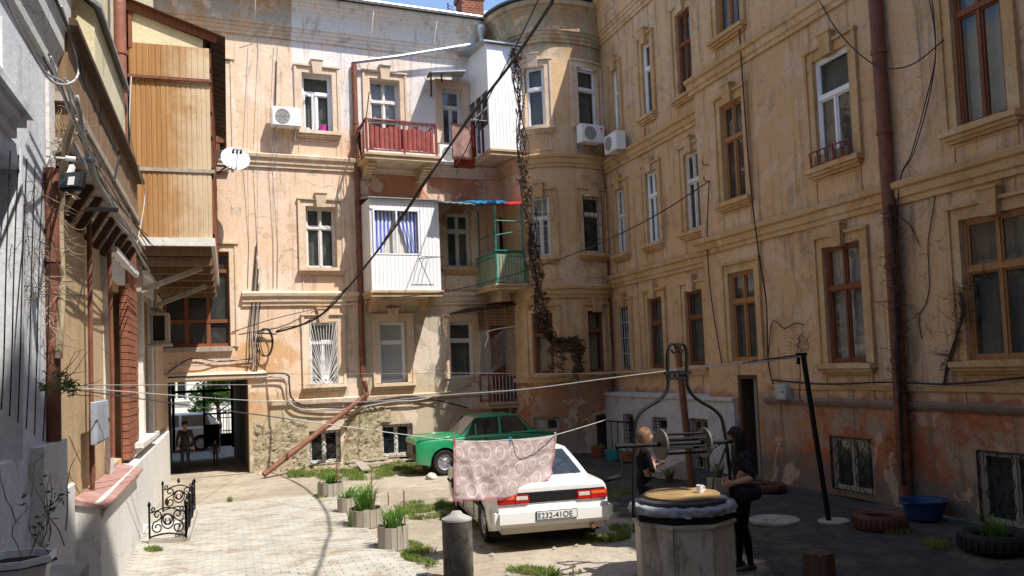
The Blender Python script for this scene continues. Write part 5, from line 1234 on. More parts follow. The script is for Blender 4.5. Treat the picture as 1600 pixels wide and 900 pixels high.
c = at_y(765, 26, 23.8); dish(c, (.1, -1, .35), .24, 'white satellite dish on the roof beside the brick chimney', Vector((c.x, 24.1, ZT)))
ORD = ['rightmost', 'second from right', 'third from right', 'third from left', 'second from left', 'leftmost'][::-1]
# ================================================================== cables, lines
def cable(name, pts, r, mat, label, cat='cable', n=6):
    bm = NB(); tube(bm, pts, r, n, cap=True); o = obj(name, bm, mat, None, smooth=True); return tag(o, label, cat)
K = [((868, -12), 9.6), ((858, 10), 10.2), ((800, 97), 12.0), ((735, 182), 13.9), ((680, 262), 15.4), ((628, 340), 16.7), ((585, 398), 17.8), ((545, 448), 18.9), ((505, 490), 19.8), ((470, 508), 20.3), ((432, 519), 20.75)]
up0 = at_d(868, -12, 9.6); dirv = (up0 - at_d(800, 97, 12.0))
big = [up0 + dirv * 3.2 + Vector((0, 0, 3)), up0 + dirv * 1.2 + Vector((0, 0, .6))] + [at_d(*k, dd) for k, dd in K]
cable('overhead_cable', spline(big, 6), .024, M['cable'], 'thick black cable sagging diagonally down across the end house')
cable('overhead_cable', [p + Vector((.02 * sin(i * .4), 0, .035 + .02 * sin(i))) for i, p in enumerate(spline(big[5:], 6))], .012, M['cable'], 'thin wire twisting along the lower part of the thick black cable')
cable('overhead_cable', spline([at_d(845, -8, 14), at_d(806, 72, 16), at_d(760, 160, 17.8), at_d(725, 240, 19.2), at_w(BW, 705, 262, .4)], 6), .013, M['cable'], 'thin black wire just left of the thick cable near the roof corner')
A = at_w(LW, 96, 606, .05); PB = at_z(1082, 762); PT = at_y(1058, 536, PB.y)
Lp = PB.lerp(PT, .64)
tl = at_y(708, 688, 9.98); tr_ = at_y(870, 679, 10.44)
tl.z += .0
cable('clothes_line', spline([A, at_y(380, 645, 9.2), tl, (tl + tr_) / 2 - Vector((0, 0, .03)), tr_, Lp], 8), .006, M['wire'], 'white clothes line carrying the lace tablecloth', 'clothes line')
QB = at_z(1296, 817); QT = at_y(1255, 556, QB.y)
A2 = at_w(LW, 130, 607, .05)
cable('clothes_line', spline([A2, at_d(390, 625.5, 15.5), at_d(560, 628, 14), at_d(700, 617, 13), at_d(820, 608, 12), at_d(960, 590, 11.3), at_d(1080, 575.5, 10.9), at_d(1180, 566, 10.7), QT + Vector((-.03, 0, .0))], 8), .007, M['wire'], 'long white clothes line from the left wall to the dark leaning pole', 'clothes line')
cable('clothes_line', spline([at_w(LW, 100, 602, .05), at_w(BW, 440, 601, .1)], 8), .006, M['greycable'], 'thin line from the left wall to the end wall at first floor sill height', 'clothes line')
bm_ = [((110, 598), LW), ((560, 583), BW)]
cable('clothes_line', spline([at_w(BW, 440, 585, .2), at_d(700, 583, 19), at_d(940, 583, 15.5), at_d(1160, 566, 11.2), QT + Vector((.02, 0, -.02))], 8), .006, M['greycable'], 'thin upper clothes line from the end wall to the dark leaning pole', 'clothes line')
cable('cable', spline([at_w(BW, 362, 519, .05), at_w(BW, 440, 495, .15), at_w(BW, 560, 470, .2), at_d(700, 455, 20), at_d(860, 410, 18.5), at_d(1000, 350, 15.5), at_w(NR, 1108, 283, .08)], 6), .011, M['cable'], 'black wire rising from the landing window to the hooks on the right house')
cable('cable', spline([at_w(NR, 1108, 283, .08), at_w(NR, 1105, 380, .08), at_w(NR, 1112, 470, .05), at_w(NR, 1128, 568, .05)], 6), .012, M['cable'], 'wire dropping from the hooks beside the step of the right house')
cable('cable', spline([at_w(NR, 1152, -10, .1), at_w(NR, 1160, 120, .1), at_w(NR, 1172, 280, .12), at_w(NR, 1186, 400, .18), at_w(NR, 1197, 470, .1), at_w(NR, 1200, 560, .08), at_w(NR, 1208, 600, .06)], 6), .014, M['cable'], 'long black wire down the right house left of its white window')
cable('cable', spline([at_w(NR, 1208, 594, .06), at_w(NR, 1290, 600, .05), at_w(NR, 1390, 597, .2), at_w(NR, 1480, 600, .08), at_w(NR, 1600, 590, .06)], 6), .016, M['cable'], 'sagging black cable along the foot of the right house windows')
cable('cable', spline([at_w(NR, 1200, 560, .06), at_w(NR, 1207, 503, .06), at_w(NR, 1225, 513, .06), at_w(NR, 1243, 505, .06), at_w(NR, 1256, 508, .06)], 6), .010, M['cable'], 'short curly wire beside the tall brown window of the right house')
cable('cable', spline([at_w(NR, 1276, -8, .1), at_w(NR, 1310, 50, .1), at_w(NR, 1365, 100, .25), at_w(NR, 1420, 103, .2), at_w(NR, 1475, 62, .1)], 6), .010, M['cable'], 'thin wire looping over the near drainpipe to the top right window')
for k in range(2): cable('cable', spline([at_w(NR, 1452 + 4 * k, -6, .08), at_w(NR, 1462, 80, .1), at_w(NR, 1446 + 4 * k, 160, .1), at_w(NR, 1424 + 3 * k, 240, .1), at_w(NR, 1404, 300, .1), at_w(NR, 1400, 520, .14)], 6), .009, M['cable'], ('thin wire curving down right of the near drainpipe, outer one', 'thin wire curving down right of the near drainpipe, inner one')[k])
for i, P_ in enumerate((((262, 582), (300, 560), (340, 565), (380, 562), (396, 560)), ((262, 568), (310, 571), (352, 562), (398, 566)), ((262, 590), (330, 587), (398, 585), (446, 584), (452, 600), (456, 622), (480, 634), (540, 636), (600, 624), (655, 620), (730, 637)),
                        ((398, 590), (440, 590), (448, 606), (452, 628), (476, 640), (540, 640), (610, 628), (660, 624), (735, 602)))):
    cable('cable_bundle', spline([at_w(BW, *p, .06 + .02 * i) for p in P_], 6), .022 if i > 1 else .016, M['greycable'] if i % 2 else M['cable'], ('grey cables hung along the ledge over the passage, upper strand', 'black cables hung along the ledge over the passage, lower strand', 'thick black cable bundle stepping down round the window with the fan grille', 'grey cable beside the black bundle below the window with the fan grille')[i])
for i in range(5):
    x = 392 + i * 3.2
    cable('cable', spline([at_w(BW, 401 + 1.5 * i, 380 + 20 * i, .05), at_w(BW, x + 2, 470, .06), at_w(BW, x - 2, 520, .10), at_w(BW, x - 3 + (i % 3) * 4, 560, .12), at_w(BW, x - 8 + 5 * (i % 2), 590, .06)], 5), .014, M['greycable' if i % 2 else 'cable'], 'one of the cables hanging in a tangle right of the landing window')['group'] = 'tangled cables right of the landing window'
bm = NB()
for k in range(3): tube(bm, [at_w(BW, 413 + 12 * cos(q) * (1 - .1 * k) + k * 2, 535 + 22 * sin(q), .12 + .02 * k) for q in [i * 2 * pi / 18 for i in range(18)]], .011, 4, closed=True)
tube(bm, [at_w(BW, 398, 520, .1), at_w(BW, 432, 522, .1)], .02, 5); tag(obj('cable_coil', bm, M['cable']), 'coil of black cable hanging on the wall where the thick cable ends', 'cable')
for i, (x0, y0, x1, y1) in enumerate(((399, -5, 398, 56), (584, 17, 574, 110), (683, 33, 672, 118), (956, -5, 967, 64))):
    W_ = BW if i < 3 else FR
    cable('cord', [at_w(W_, x0, y0, .62), at_w(W_, x1, y1, .1)], .008, M['wire'], ('white cord dangling from the eaves above the left gallery side', 'white cord dangling from the eaves above the left end of the sloping gutter', 'white cord dangling from the eaves above the sloping gutter', 'white cord dangling from the right hand eaves')[i])['group'] = 'cords hanging from the eaves'
for i, x in enumerate((404, 428, 434, 388)):
    cable('cable', [at_w(BW, x, 72 if i else 62, .02), at_w(BW, x - 2, 230, .18), at_w(BW, x - 2 + i, 380, .02), at_w(BW, x - 1, 450, .02)], .007, M['greycable'], ('thin wire down the sunlit end wall, second from the left', 'thin wire down the sunlit end wall, third from the left', 'thin wire down the sunlit end wall, rightmost', 'thin wire down the sunlit end wall, leftmost')[i])['group'] = 'wires down the sunlit end wall'
cable('cable', [at_w(BW, 432, 95, .03), at_w(BW, 431, 130, .03), at_w(BW, 430, 172, .1)], .016, M['cable'], 'short pipe and wire feeding the air conditioner on the sunlit wall')
# left side bundles
def lw(P_, dd): return [at_w(LW, x, y, dd) for x, y in P_]
for i, (P_, dd, r, mt_, lb) in enumerate(((((10, -5), (40, 60), (72, 118), (96, 132), (118, 124), (123, 100), (112, 60), (96, 10)), .30, .009, 'wire', 'pale cable looped under the cornice at the upper left'),
    (((6, -5), (36, 58), (70, 112), (104, 135), (118, 190), (150, 240), (182, 300), (206, 345)), .30, .008, 'greycable', 'grey cable following the left cornice toward the gallery'),
    (((85, -5), (120, 80), (128, 120), (150, 170), (175, 225), (186, 240), (178, 285)), .34, .012, 'cable', 'thick black cable hanging along the left eaves'),
    (((120, 150), (140, 260), (160, 300), (185, 350), (208, 372)), .26, .018, 'greycable', 'bundle of grey cables under the timber storey'),
    (((205, 120), (203, 200), (215, 262), (226, 300), (222, 340), (214, 380)), .22, .007, 'wire', 'thin white cord beside the red drainpipe'),
    (((208, 345), (250, 395), (300, 440)), .26, .007, 'cable', 'thin wire slanting below the wooden gallery'))):
    o = cable('cable', spline(lw(P_, dd), 6), r, M[mt_], lb)
rnd_ = random.Random(21)
for i in range(7):
    x0 = rnd_.uniform(70, 110); P_ = [(x0 + (230 - x0) * q / 5 + rnd_.uniform(-5, 5), (x0 - 80) * 1.1 + 95 + 290 * (q / 5) ** .85 + rnd_.uniform(-10, 10) + 18 * sin(pi * q / 5)) for q in range(6)]
    cable('cable', spline(lw(P_, rnd_.uniform(.2, .3)), 6), rnd_.uniform(.005, .010), M[('greycable', 'cable', 'wire')[i % 3]], 'one of the thin cables sagging along the left eaves')['group'] = 'cables sagging along the left eaves'
for k in range(6):
    x = 8 + k * 13; dx = random.uniform(-3, 3)
    cable('cord', spline(lw([(x + 8, 236 + 6 * k), (x + dx + 4, 400), (x + dx, 560), (x - 6, 640 + 10 * k)], .06 + .02 * (k % 2)), 5), .0045, M['iron'], ORD[k] + ' dark cord hanging down the bluish white wall')['group'] = 'cords on the bluish white wall'
# ---------------------------------------------------------------- poles
for nm, a, b_, lab, mt_ in (('pole', PB, PT, 'reddish brown pole standing behind the well', 'rust'), ('pole', QB, QT, 'dark leaning pole with a short cross arm on the right', 'iron')):
    o = thing(nm, lab, 'pole', (a.x, a.y, 0)); bm = NB(); tube(bm, [a - Vector((0, 0, .05)), b_], .066 if mt_ == 'rust' else .038, 10); obj('shaft', bm, M[mt_], o, smooth=40)
    if mt_ == 'iron':
        bm = NB(); bar(bm, b_ + Vector((-.11, 0, .02)), b_ + Vector((.05, 0, .02)), .05); bar(bm, b_ + Vector((-.09, 0, .0)), b_ + Vector((-.10, 0, -.12)), .03); tube(bm, spline([b_ + Vector((-.06, 0, -.02)), b_ + Vector((-.09, -.02, -.3)), b_ + Vector((-.1, 0, -.6)), b_ + Vector((-.05, 0, -.65))], 4), .008, 4); obj('cross_arm', bm, M['iron'], o)
        x_ = at_d(1150, 568, 10.8); bm = NB(); tube(bm, [b_ + Vector((-.1, 0, .01)), b_.lerp(at_d(1150, 568.5, 10.75), .9)], .014, 6); obj('line_end', bm, M['iron'], o)
# ---------------------------------------------------------------- small fittings
def fit_box(name, px, W, dd, mat, label, cat, th=.18, extra=None):
    r = rect(W, px, dd); bm = NB(); wbox(bm, W, r[0], r[1], r[2], r[3], .0, dd); bmesh.ops.bevel(bm, geom=list(bm.edges), offset=.01, segments=1, affect='EDGES')
    c = W.f((r[0] + r[1]) / 2, r[2], 0); o = thing(name, label, cat, tuple(c)); obj('case', bm, mat, o)
    bm = NB(); wbox(bm, W, r[0] + .03, r[1] - .03, r[2] + .03, r[3] - .03, dd, dd + .008); obj('door_panel', bm, mat, o)
    bm = NB(); wbox(bm, W, r[1] - .07, r[1] - .05, (r[2] + r[3]) / 2 - .02, (r[2] + r[3]) / 2 + .02, dd + .008, dd + .02); obj('latch', bm, M['iron'], o)
    return o
fit_box('meter_box', (1210, 600, 1228, 625), NR, .16, simple('grey enamel', (.40, .42, .42), .5, world=True), 'grey metal meter box right of the tall dark door', 'meter box')
fit_box('meter_box', (150, 628, 170, 686), LW, .06, simple('blue grey enamel', (.33, .36, .42), .5, world=True), 'blue grey meter box on the tan wall beside the white window', 'meter box')
# black box hanging on the left wall
r = rect(LW, (228, 488, 262, 540), .3); c = at_w(LW, 240, 510, .0)
Yb = c.y - 1.0; a = at_y(234, 489, Yb); b_ = at_y(264, 536, Yb)
o = thing('wall_cabinet', 'open box with a dark front jutting from the left wall near the passage', 'cabinet', (c.x, Yb, b_.z)); bm = NB()
for p, q in (((a.x, b_.z), (a.x + .05, a.z)), ((b_.x - .07, b_.z), (b_.x, a.z)), ((a.x + .05, b_.z), (b_.x - .07, b_.z + .05)), ((a.x + .05, a.z - .05), (b_.x - .07, a.z))): box(bm, (p[0], Yb, p[1]), (q[0], Yb + .5, q[1]))
box(bm, (a.x - .1, Yb - .03, b_.z - .05), (b_.x + .04, Yb + .5, b_.z - .002)); obj('case', bm, M['greywood'], o)
bm = NB(); box(bm, (a.x + .05, Yb + .06, b_.z + .05), (b_.x - .07, Yb + .09, a.z - .05)); obj('dark_panel', bm, M['dark'], o)
bm = NB()
for k in range(5): tube(bm, spline([Vector((a.x + .05 + .05 * k, Yb + .2, a.z)), Vector((a.x + .02 * k, Yb + .15, a.z + .12)), Vector((a.x + .1 + .04 * k, Yb + .2, a.z + .05 * (k % 3)))], 4), .012, 4)
obj('wires', bm, M['wire'], o)
# floodlight, bulb lamp, bar
c = at_w(LW, 113, 283, .35); o = thing('floodlight', 'small rectangular floodlight above the rusty vine covered drainpipe', 'floodlight', tuple(c)); w_, h_ = .095, .07
R_ = Matrix.Translation(c) @ Matrix.Rotation(radians(-30), 4, 'Z') @ Matrix.Rotation(radians(-12), 4, 'X')
bm = NB(); box(bm, (-w_, -.02, -h_), (w_, .035, h_), mw=R_); bmesh.ops.bevel(bm, geom=list(bm.edges), offset=.012, segments=1, affect='EDGES'); obj('housing', bm, M['iron'], o)
bm = NB(); box(bm, (-w_ + .015, -.026, -h_ + .015), (w_ - .015, -.021, h_ - .015), mw=R_); obj('lens', bm, M['glass'], o); bm = NB(); box(bm, (-.01, -.032, -.045), (.04, -.027, .02), mw=R_); obj('reflector', bm, M['white'], o)
bm = NB(); bar(bm, R_ @ Vector((-.05, .02, .07)), R_ @ Vector((-.06, .05, .15)), .03); bar(bm, R_ @ Vector((-.05, .05, .1)), at_w(LW, 95, 272, .02), .02); obj('bracket', bm, M['white'], o)
c = at_w(LW, 140, 251, .40); o = thing('bulb_lamp', 'bare light bulb pointing into the yard under the left eaves', 'lamp', tuple(c)); s_ = Vector((.9, .25, 0)).normalized()
bm = NB(); tube(bm, [c - s_ * .10, c - s_ * .06, c - s_ * .03, c, c + s_ * .03, c + s_ * .045], [.018, .02, .035, .042, .03, .004], 12); obj('bulb', bm, M['glass'], o, smooth=True); bm = NB(); tube(bm, [c - s_ * .17, c - s_ * .10], .02, 10); bar(bm, c - s_ * .16, c - s_ * .3, .012); obj('socket', bm, M['oldwhite'], o)
a = at_w(LW, 131, 327, .30); bm = NB(); bar(bm, a, a + (at_y(185, 328, a.y) - a), .03); tag(obj('metal_bar', bm, M['iron']), 'short dark bar sticking out below the floodlight', 'bar')
# hooks on the right house
for i, (x, y) in enumerate(((1107, 258), (1109, 283))):
    p = at_w(NR, x, y, .0); bm = NB(); tube(bm, [p, p + Vector((-.12, 0, 0)), p + Vector((-.14, 0, .04)), p + Vector((-.14, 0, .09))], .012, 5); tag(obj('insulator_hook', bm, M['iron']), ('upper', 'lower')[i] + ' iron insulator hook at the step of the right house', 'hook')
# flower box rail on the white window, right house
r = S4[2][0]; bm = NB(); z0 = r[2] + .0; 
for k in range(6): u = r[0] - .05 + (r[1] - r[0] + .1) * k / 5; bar(bm, NR.f(u, z0, .14), NR.f(u, z0 + .26, .16), .018)
for z in (z0 + .02, z0 + .26): bar(bm, NR.f(r[0] - .05, z, .15), NR.f(r[1] + .05, z, .15), .022)
obj('sill_railing', bm, M['maroon'], rh)['label'] = 'small maroon railing on the sill of the white window'
bm = NB(); wbox(bm, NR, r[0] + .02, r[1] - .02, z0, z0 + .18, .10, .125); obj('sill_board', bm, M['glass_dark'], rh)
# pink flower pot in the open window
q = BW.inv(505, 207, 0); c = BW.f(q[0], S[0][1][2] + .01, .02); o = thing('flower_pot', 'pink flower pot on the sill of the open top floor window', 'flower pot', tuple(c)); bm = NB(); lathe(bm, [(.06, 0), (.085, .16), (.09, .16), (.09, .18), (.08, .18), (.07, .15)], 14, tuple(c)); obj('pot', bm, simple('pink plastic', (.55, .05, .33), .5), o, smooth=40)
bm = NB()
for k in range(30): p = c + Vector((random.uniform(-.07, .07), random.uniform(-.05, .05), .17)); d_ = Vector((random.uniform(-1, 1), random.uniform(-1, 1), 1.5)).normalized() * random.uniform(.08, .2); s = d_.cross(Vector((0, 0, 1))).normalized() * .012; bm.faces.new([bm.verts.new(v) for v in (p - s, p + s, p + d_ + s, p + d_ - s)])
obj('leaves', bm, simple('pot plant leaves', (.05, .12, .03)), o)['kind'] = 'stuff'
# rugs hanging from the balcony rail, top floor
RG = [(704, 190, 738, 250, (.55, .34, .30), 'patterned pale pink rug'), (708, 228, 742, 264, (.28, .06, .02), 'brown satin cloth'), (736, 190, 744, 246, (.22, .03, .03), 'dark red towel'), (744, 188, 751, 240, (.22, .22, .25), 'grey striped towel'), (751, 186, 757, 242, (.30, .06, .14), 'plum coloured towel')]
bm = NB(); a = at_w(BW, 722, 176, dtop + .0); b_ = at_w(BW, 762, 181, dtop + .45)
bar(bm, sf.f(.1, BW.inv(750, 186, dtop)[1], .0), sf.f(.1, BW.inv(750, 186, dtop)[1], .5), .02); bar(bm, sf.f(dtop - .1, BW.inv(750, 186, dtop)[1], 0), sf.f(dtop - .1, BW.inv(750, 186, dtop)[1], .5), .02); bar(bm, sf.f(.05, BW.inv(750, 186, dtop)[1], .45), sf.f(dtop, BW.inv(750, 186, dtop)[1], .45), .02); obj('drying_rack', bm, M['greycable'], tb)
for i, (x0, y0, x1, y1, cc, lb) in enumerate(RG):
    Yd = BW.f(uc1, 0, dtop - .12 * i).y; a = at_y(x0, y0, Yd); b_ = at_y(x1, y1, Yd); bm = NB(); R = []
    for k in range(11):
        row = []
        for j in range(9):
            s = k / 10; tt = j / 8; row.append(bm.verts.new((a.x + (b_.x - a.x) * s, Yd + .035 * sin(s * 9 + i) * (1 - tt * .3) - .02 * tt, a.z + (b_.z - a.z) * tt - (.12 * s * (1 - tt) if i == 0 else 0))))
        R.append(row)
    for A_, B_ in zip(R, R[1:]):
        for k in range(8): bm.faces.new((A_[k], B_[k], B_[k + 1], A_[k + 1]))
    bmesh.ops.solidify(bm, geom=list(bm.faces), thickness=.008)
    tag(obj('hanging_cloth', bm, simple('cloth %d' % i, cc, .85, var=.35, scale=9, bumpy=.2, world=True), smooth=True), lb + ' hung below the tall white corner box', 'laundry')
# ================================================================== cars
def carpaint(name, col, dust, amt=.25):
    m_, t, b = nodemat(name); P = coords(t, False); n = nz(t, P, 2.2, 8, .75, dist=.5); sp = t.nodes.new('ShaderNodeSeparateXYZ'); t.links.new(P, sp.inputs[0])
    low = math_(t, 'SUBTRACT', 1, step_(t, math_(t, 'ADD', sp.outputs['Z'], math_(t, 'MULTIPLY', n, .25)), .3, .65))
    f = math_(t, 'ADD', math_(t, 'MULTIPLY', step_(t, n, .48, .75), amt), math_(t, 'MULTIPLY', low, .45))
    t.links.new(mixc(t, f, col, dust), b.inputs['Base Color']); b.inputs['Roughness'].default_value = .35; t.links.new(ramp(t, n, [(.3, (.22,) * 3), (.7, (.5,) * 3)]), b.inputs['Roughness'])
    b.inputs['Coat Weight'].default_value = .5; b.inputs['Coat Roughness'].default_value = .1; return m_
CARGLASS = glassy('car glass', (.02, .025, .025), .86, .03)
LAMP_R = simple('red lamp glass', (.45, .015, .012), .15, var=.2, scale=14, bumpy=.1); LAMP_O = simple('orange lamp glass', (.75, .13, .03), .15, var=.2, scale=14); LAMP_W = simple('clear lamp glass', (.6, .58, .55), .12, var=.2, scale=14)
def lerp(a, b, t): return a + (b - a) * t
def interp(tab, x):
    if x <= tab[0][0]: return tab[0][1]
    for (x0, y0), (x1, y1) in zip(tab, tab[1:]):
        if x <= x1: return lerp(y0, y1, (x - x0) / (x1 - x0))
    return tab[-1][1]
def build_car(name, label, loc, rz, L, W, Ht, belt, top, gh, axles, paint, wr=.29, arch=.36, sill=.20, nose_r=.10, crown=.03, trimmat=None):
    """belt: (x, z) shoulder line table; top: (x, z) centre line of bonnet and boot; gh: greenhouse ring data"""
    o = thing(name, label, 'car', loc, rz); x0, x1 = -L / 2, L / 2
    xs = sorted(set([round(x0 + L * k / 90, 4) for k in range(91)]))
    def hw(x):
        e = min(x - x0, x1 - x) ; t = min(1, max(0, e / .55)); return W / 2 * (.90 + .10 * sqrt(1 - (1 - t) ** 2))
    bm = NB(); rows = []
    for x in xs:
        zs = sill + (.10 * max(0, 1 - (min(x - x0, x1 - x)) / .5))
        for xw in axles:
            d = abs(x - xw)
            if d < arch: zs = max(zs, wr * .95 + sqrt(arch ** 2 - d ** 2) * .98)
        zb = interp(belt, x); zc = interp(top, x); h = hw(x); mid = lerp(sill, zb, .55)
        prof = [(h * .965, zs), (h * .985, max(zs, lerp(sill, mid, .5))), (h, max(zs, mid)), (h * .992, max(zs, zb - .10)), (h * .975, zb - .035), (h * .945, zb - .006), (h * .90, zb + .004), (h * .6, lerp(zb, zc, .7)), (h * .3, lerp(zb, zc, .95)), (0, zc)]
        pts = [(y, z) for y, z in prof] + [(-y, z) for y, z in prof[-2::-1]]
        rows.append([bm.verts.new((x, y, z)) for y, z in pts])
    for A, B in zip(rows, rows[1:]):
        for k in range(len(A) - 1): bm.faces.new((A[k], B[k], B[k + 1], A[k + 1]))
    for R in (rows[0], rows[-1]): bm.faces.new(R)
    bmesh.ops.remove_doubles(bm, verts=bm.verts, dist=.0008)
    body = obj('body', bm, paint, o, world=False, smooth=32)
    # dark underbody
    bm = NB(); box(bm, (x0 + .25, -W / 2 * .80, sill - .02), (x1 - .25, W / 2 * .80, .50)); obj('underbody', bm, M['dark'], o, world=False)
    # greenhouse
    (xr0, xr1, xf1, xf0) = gh['x']; wb, wt = gh['w']; z0, z1 = gh['z']; zr = z1 + .045
    ring = []
    def rr_(xa, xb, w_, z, c):
        P_ = []
        for (cx, cy, a0) in ((xb - c, w_ - c, 0), (xa + c, w_ - c, 90), (xa + c, -w_ + c, 180), (xb - c, -w_ + c, 270)):
            for k in range(4): a = radians(a0 + 30 * k); P_.append((cx + c * cos(a), cy + c * sin(a), z))
        return P_
    bm = NB(); lv = [rr_(xr0, xf0, wb, z0, .05), rr_(lerp(xr0, xr1, .5), lerp(xf0, xf1, .5), lerp(wb, wt, .45), lerp(z0, z1, .5), .06), rr_(xr1, xf1, wt, z1, .09), rr_(xr1 + .10, xf1 - .10, wt - .07, z1 + .028, .10), rr_(xr1 + .4, xf1 - .4, wt - .3, zr, .10)]
    rg = [[bm.verts.new(p) for p in l] for l in lv]
    for A, B in zip(rg, rg[1:]):
        for k in range(16): bm.faces.new((A[k], A[(k + 1) % 16], B[(k + 1) % 16], B[k]))
    bm.faces.new(rg[-1]); roof = obj('roof', bm, paint, o, world=False, smooth=45)
    def pane(nm, A, B, C, D, ins=.0, mat=CARGLASS, off=.012):
        A, B, C, D = map(Vector, (A, B, C, D)); n_ = (B - A).cross(D - A).normalized(); ctr = (A + B + C + D) / 4
        if n_.dot(ctr - Vector((0, 0, .6))) < 0: n_ = -n_
        bm = NB(); q = [p + n_ * off for p in (A, B, C, D)]; hexa(bm, q + [p + n_ * .006 for p in q]); return obj(nm, bm, mat, o, world=False)
    zlo, zhi = z0 + .045, z1 - .03
    def xs_at(z): t = (z - z0) / (z1 - z0); return lerp(xr0, xr1, t), lerp(xf0, xf1, t)
    def wy(z): t = (z - z0) / (z1 - z0); return lerp(wb, wt, t)
    ra, fa_ = xs_at(zlo), xs_at(zhi)
    e = .09
    pane('windscreen', (ra[1], -wy(zlo) + e, zlo), (ra[1], wy(zlo) - e, zlo), (fa_[1], wy(zhi) - e, zhi), (fa_[1], -wy(zhi) + e, zhi), mat=gh.get('wsm', CARGLASS)); pane('rear_window', (ra[0], -wy(zlo) + e, zlo), (ra[0], wy(zlo) - e, zlo), (fa_[0], wy(zhi) - e, zhi), (fa_[0], -wy(zhi) + e, zhi))
    for s in (1, -1):
        for (a, b_) in gh['side']:
            lo0, lo1 = lerp(ra[0], ra[1], a), lerp(ra[0], ra[1], b_); 
            hi0 = max(fa_[0] + .05, lo0 + .0) if a < .1 else lo0; hi1 = min(fa_[1] - .05, lo1) if b_ > .9 else lo1
            if a < .1: lo0 += .12
            if b_ > .9: lo1 -= .12
            pane('side_window', (lo0, s * wy(zlo), zlo), (lo1, s * wy(zlo), zlo), (hi1, s * wy(zhi), zhi), (hi0, s * wy(zhi), zhi))
        for (a, b_) in gh['door']:
            xa, xb = a, b_; h = W / 2 + .001; bm = NB()
            for p, q in (((xa, sill + .06), (xa, z0 - .02)), ((xb, sill + .06), (xb, z0 - .02)), ((xa, sill + .06), (xb, sill + .06))): bar(bm, (p[0], s * h, p[1]), (q[0], s * h, q[1]), .010, .006)
            obj('door_seam', bm, M['dark'], o, world=False)
            bm = NB(); box(bm, (xa + .08, s * h - .01, z0 - .12), (xa + .22, s * h + .025 * s, z0 - .095)); obj('door_handle', bm, gh.get('hm', M['iron']), o, world=False)
    for xw in axles:
        for s in (1, -1):
            c = (xw, s * (W / 2 - .11), wr); mw = Matrix.Translation(c) @ Matrix.Rotation(pi / 2, 4, 'X')
            w_ = thing('wheel', None, None, (0, 0, 0)); del_ = w_; bpy.data.objects.remove(w_)
            bm = NB(); lathe(bm, [(wr * .62, -.075), (wr * .9, -.09), (wr * .98, -.07), (wr, -.04), (wr, .04), (wr * .98, .07), (wr * .9, .09), (wr * .62, .075)], 32, cap=False)
            for k in range(40):
                a = 2 * pi * k / 40; bar(bm, (wr * 1.004 * cos(a), wr * 1.004 * sin(a), -.06), (wr * 1.004 * cos(a + .05), wr * 1.004 * sin(a + .05), .06), .012, .012)
            bmesh.ops.transform(bm, matrix=mw, verts=bm.verts); ty = obj('wheel', bm, M['rubber'], o, world=False, smooth=40)
            bm = NB(); lathe(bm, [(.01, .05), (wr * .2, .06), (wr * .28, .045), (wr * .5, .035), (wr * .6, .07), (wr * .62, .07), (wr * .62, -.07), (.01, -.06)], 28)
            for k in range(8): a = 2 * pi * k / 8; bar(bm, (wr * .28 * cos(a), wr * .28 * sin(a), .05), (wr * .55 * cos(a), wr * .55 * sin(a), .045), .03, .02)
            if s < 0: bmesh.ops.transform(bm, matrix=Matrix.Rotation(pi, 4, 'X'), verts=bm.verts)
            bmesh.ops.transform(bm, matrix=Matrix.Translation(c) @ Matrix.Rotation(-pi / 2, 4, 'X'), verts=bm.verts); obj('rim', bm, gh.get('rim', M['zinc']), ty, world=False, smooth=40)
    return o
def cbox(o, nm, a, b_, mat, bev=.0, label=None, par=None):
    bm = NB(); box(bm, a, b_)
    if bev: bmesh.ops.bevel(bm, geom=list(bm.edges), offset=bev, segments=2, affect='EDGES')
    q = obj(nm, bm, mat, par or o, world=False, smooth=40 if bev else False)
    if label: q['label'] = label
    return q
# ---- white saloon, seen from behind
WP = carpaint('white car paint', (.80, .80, .78), (.52, .44, .33), .10); L, W = 4.15, 1.66
hd = radians(84.0); rear = Vector((4.10, 11.0, 0)); off = -L / 2 + .80
cl = rear - Vector((cos(hd), sin(hd), 0)) * off
wc = build_car('parked_car', 'old white saloon car parked with its rear to the viewer behind the hanging tablecloth', tuple(cl), hd, L, W, 1.33,
    [(-2.08, .83), (-1.9, .86), (-1.0, .88), (.6, .86), (1.5, .80), (1.95, .70), (2.08, .62)], [(-2.08, .85), (-1.95, .895), (-1.1, .92), (.7, .90), (1.5, .84), (1.95, .74), (2.08, .64)],
    dict(x=(-1.42, -.85, .25, .98), w=(.745, .58), z=(.865, 1.26), side=((.02, .40), (.44, .98)), door=((-.75, .15), (.17, 1.1)), hm=M['iron']), (-2.075 + .80, 1.18), WP, wr=.285)
xr = -L / 2; hwv = W / 2 * .91
wc.scale = (1, 1, .945)
cbox(wc, 'rear_bumper', (xr - .13, -W / 2 * .97, .34), (xr + .18, W / 2 * .97, .60), WP, .055); cbox(wc, 'bumper_corner', (xr + .14, W / 2 * .93, .36), (xr + .48, W / 2 * .985, .585), WP, .02); cbox(wc, 'bumper_corner', (xr + .14, -W / 2 * .985, .36), (xr + .48, -W / 2 * .93, .585), WP, .02)
cbox(wc, 'rear_valance', (xr - .02, -hwv * .95, .24), (xr + .1, hwv * .95, .37), carpaint('dusty white', (.6, .56, .48), (.4, .34, .25), .5), .02)
cbox(wc, 'lamp_band', (xr - .020, -hwv * .985, .645), (xr + .04, hwv * .985, .775), M['iron'], .01)
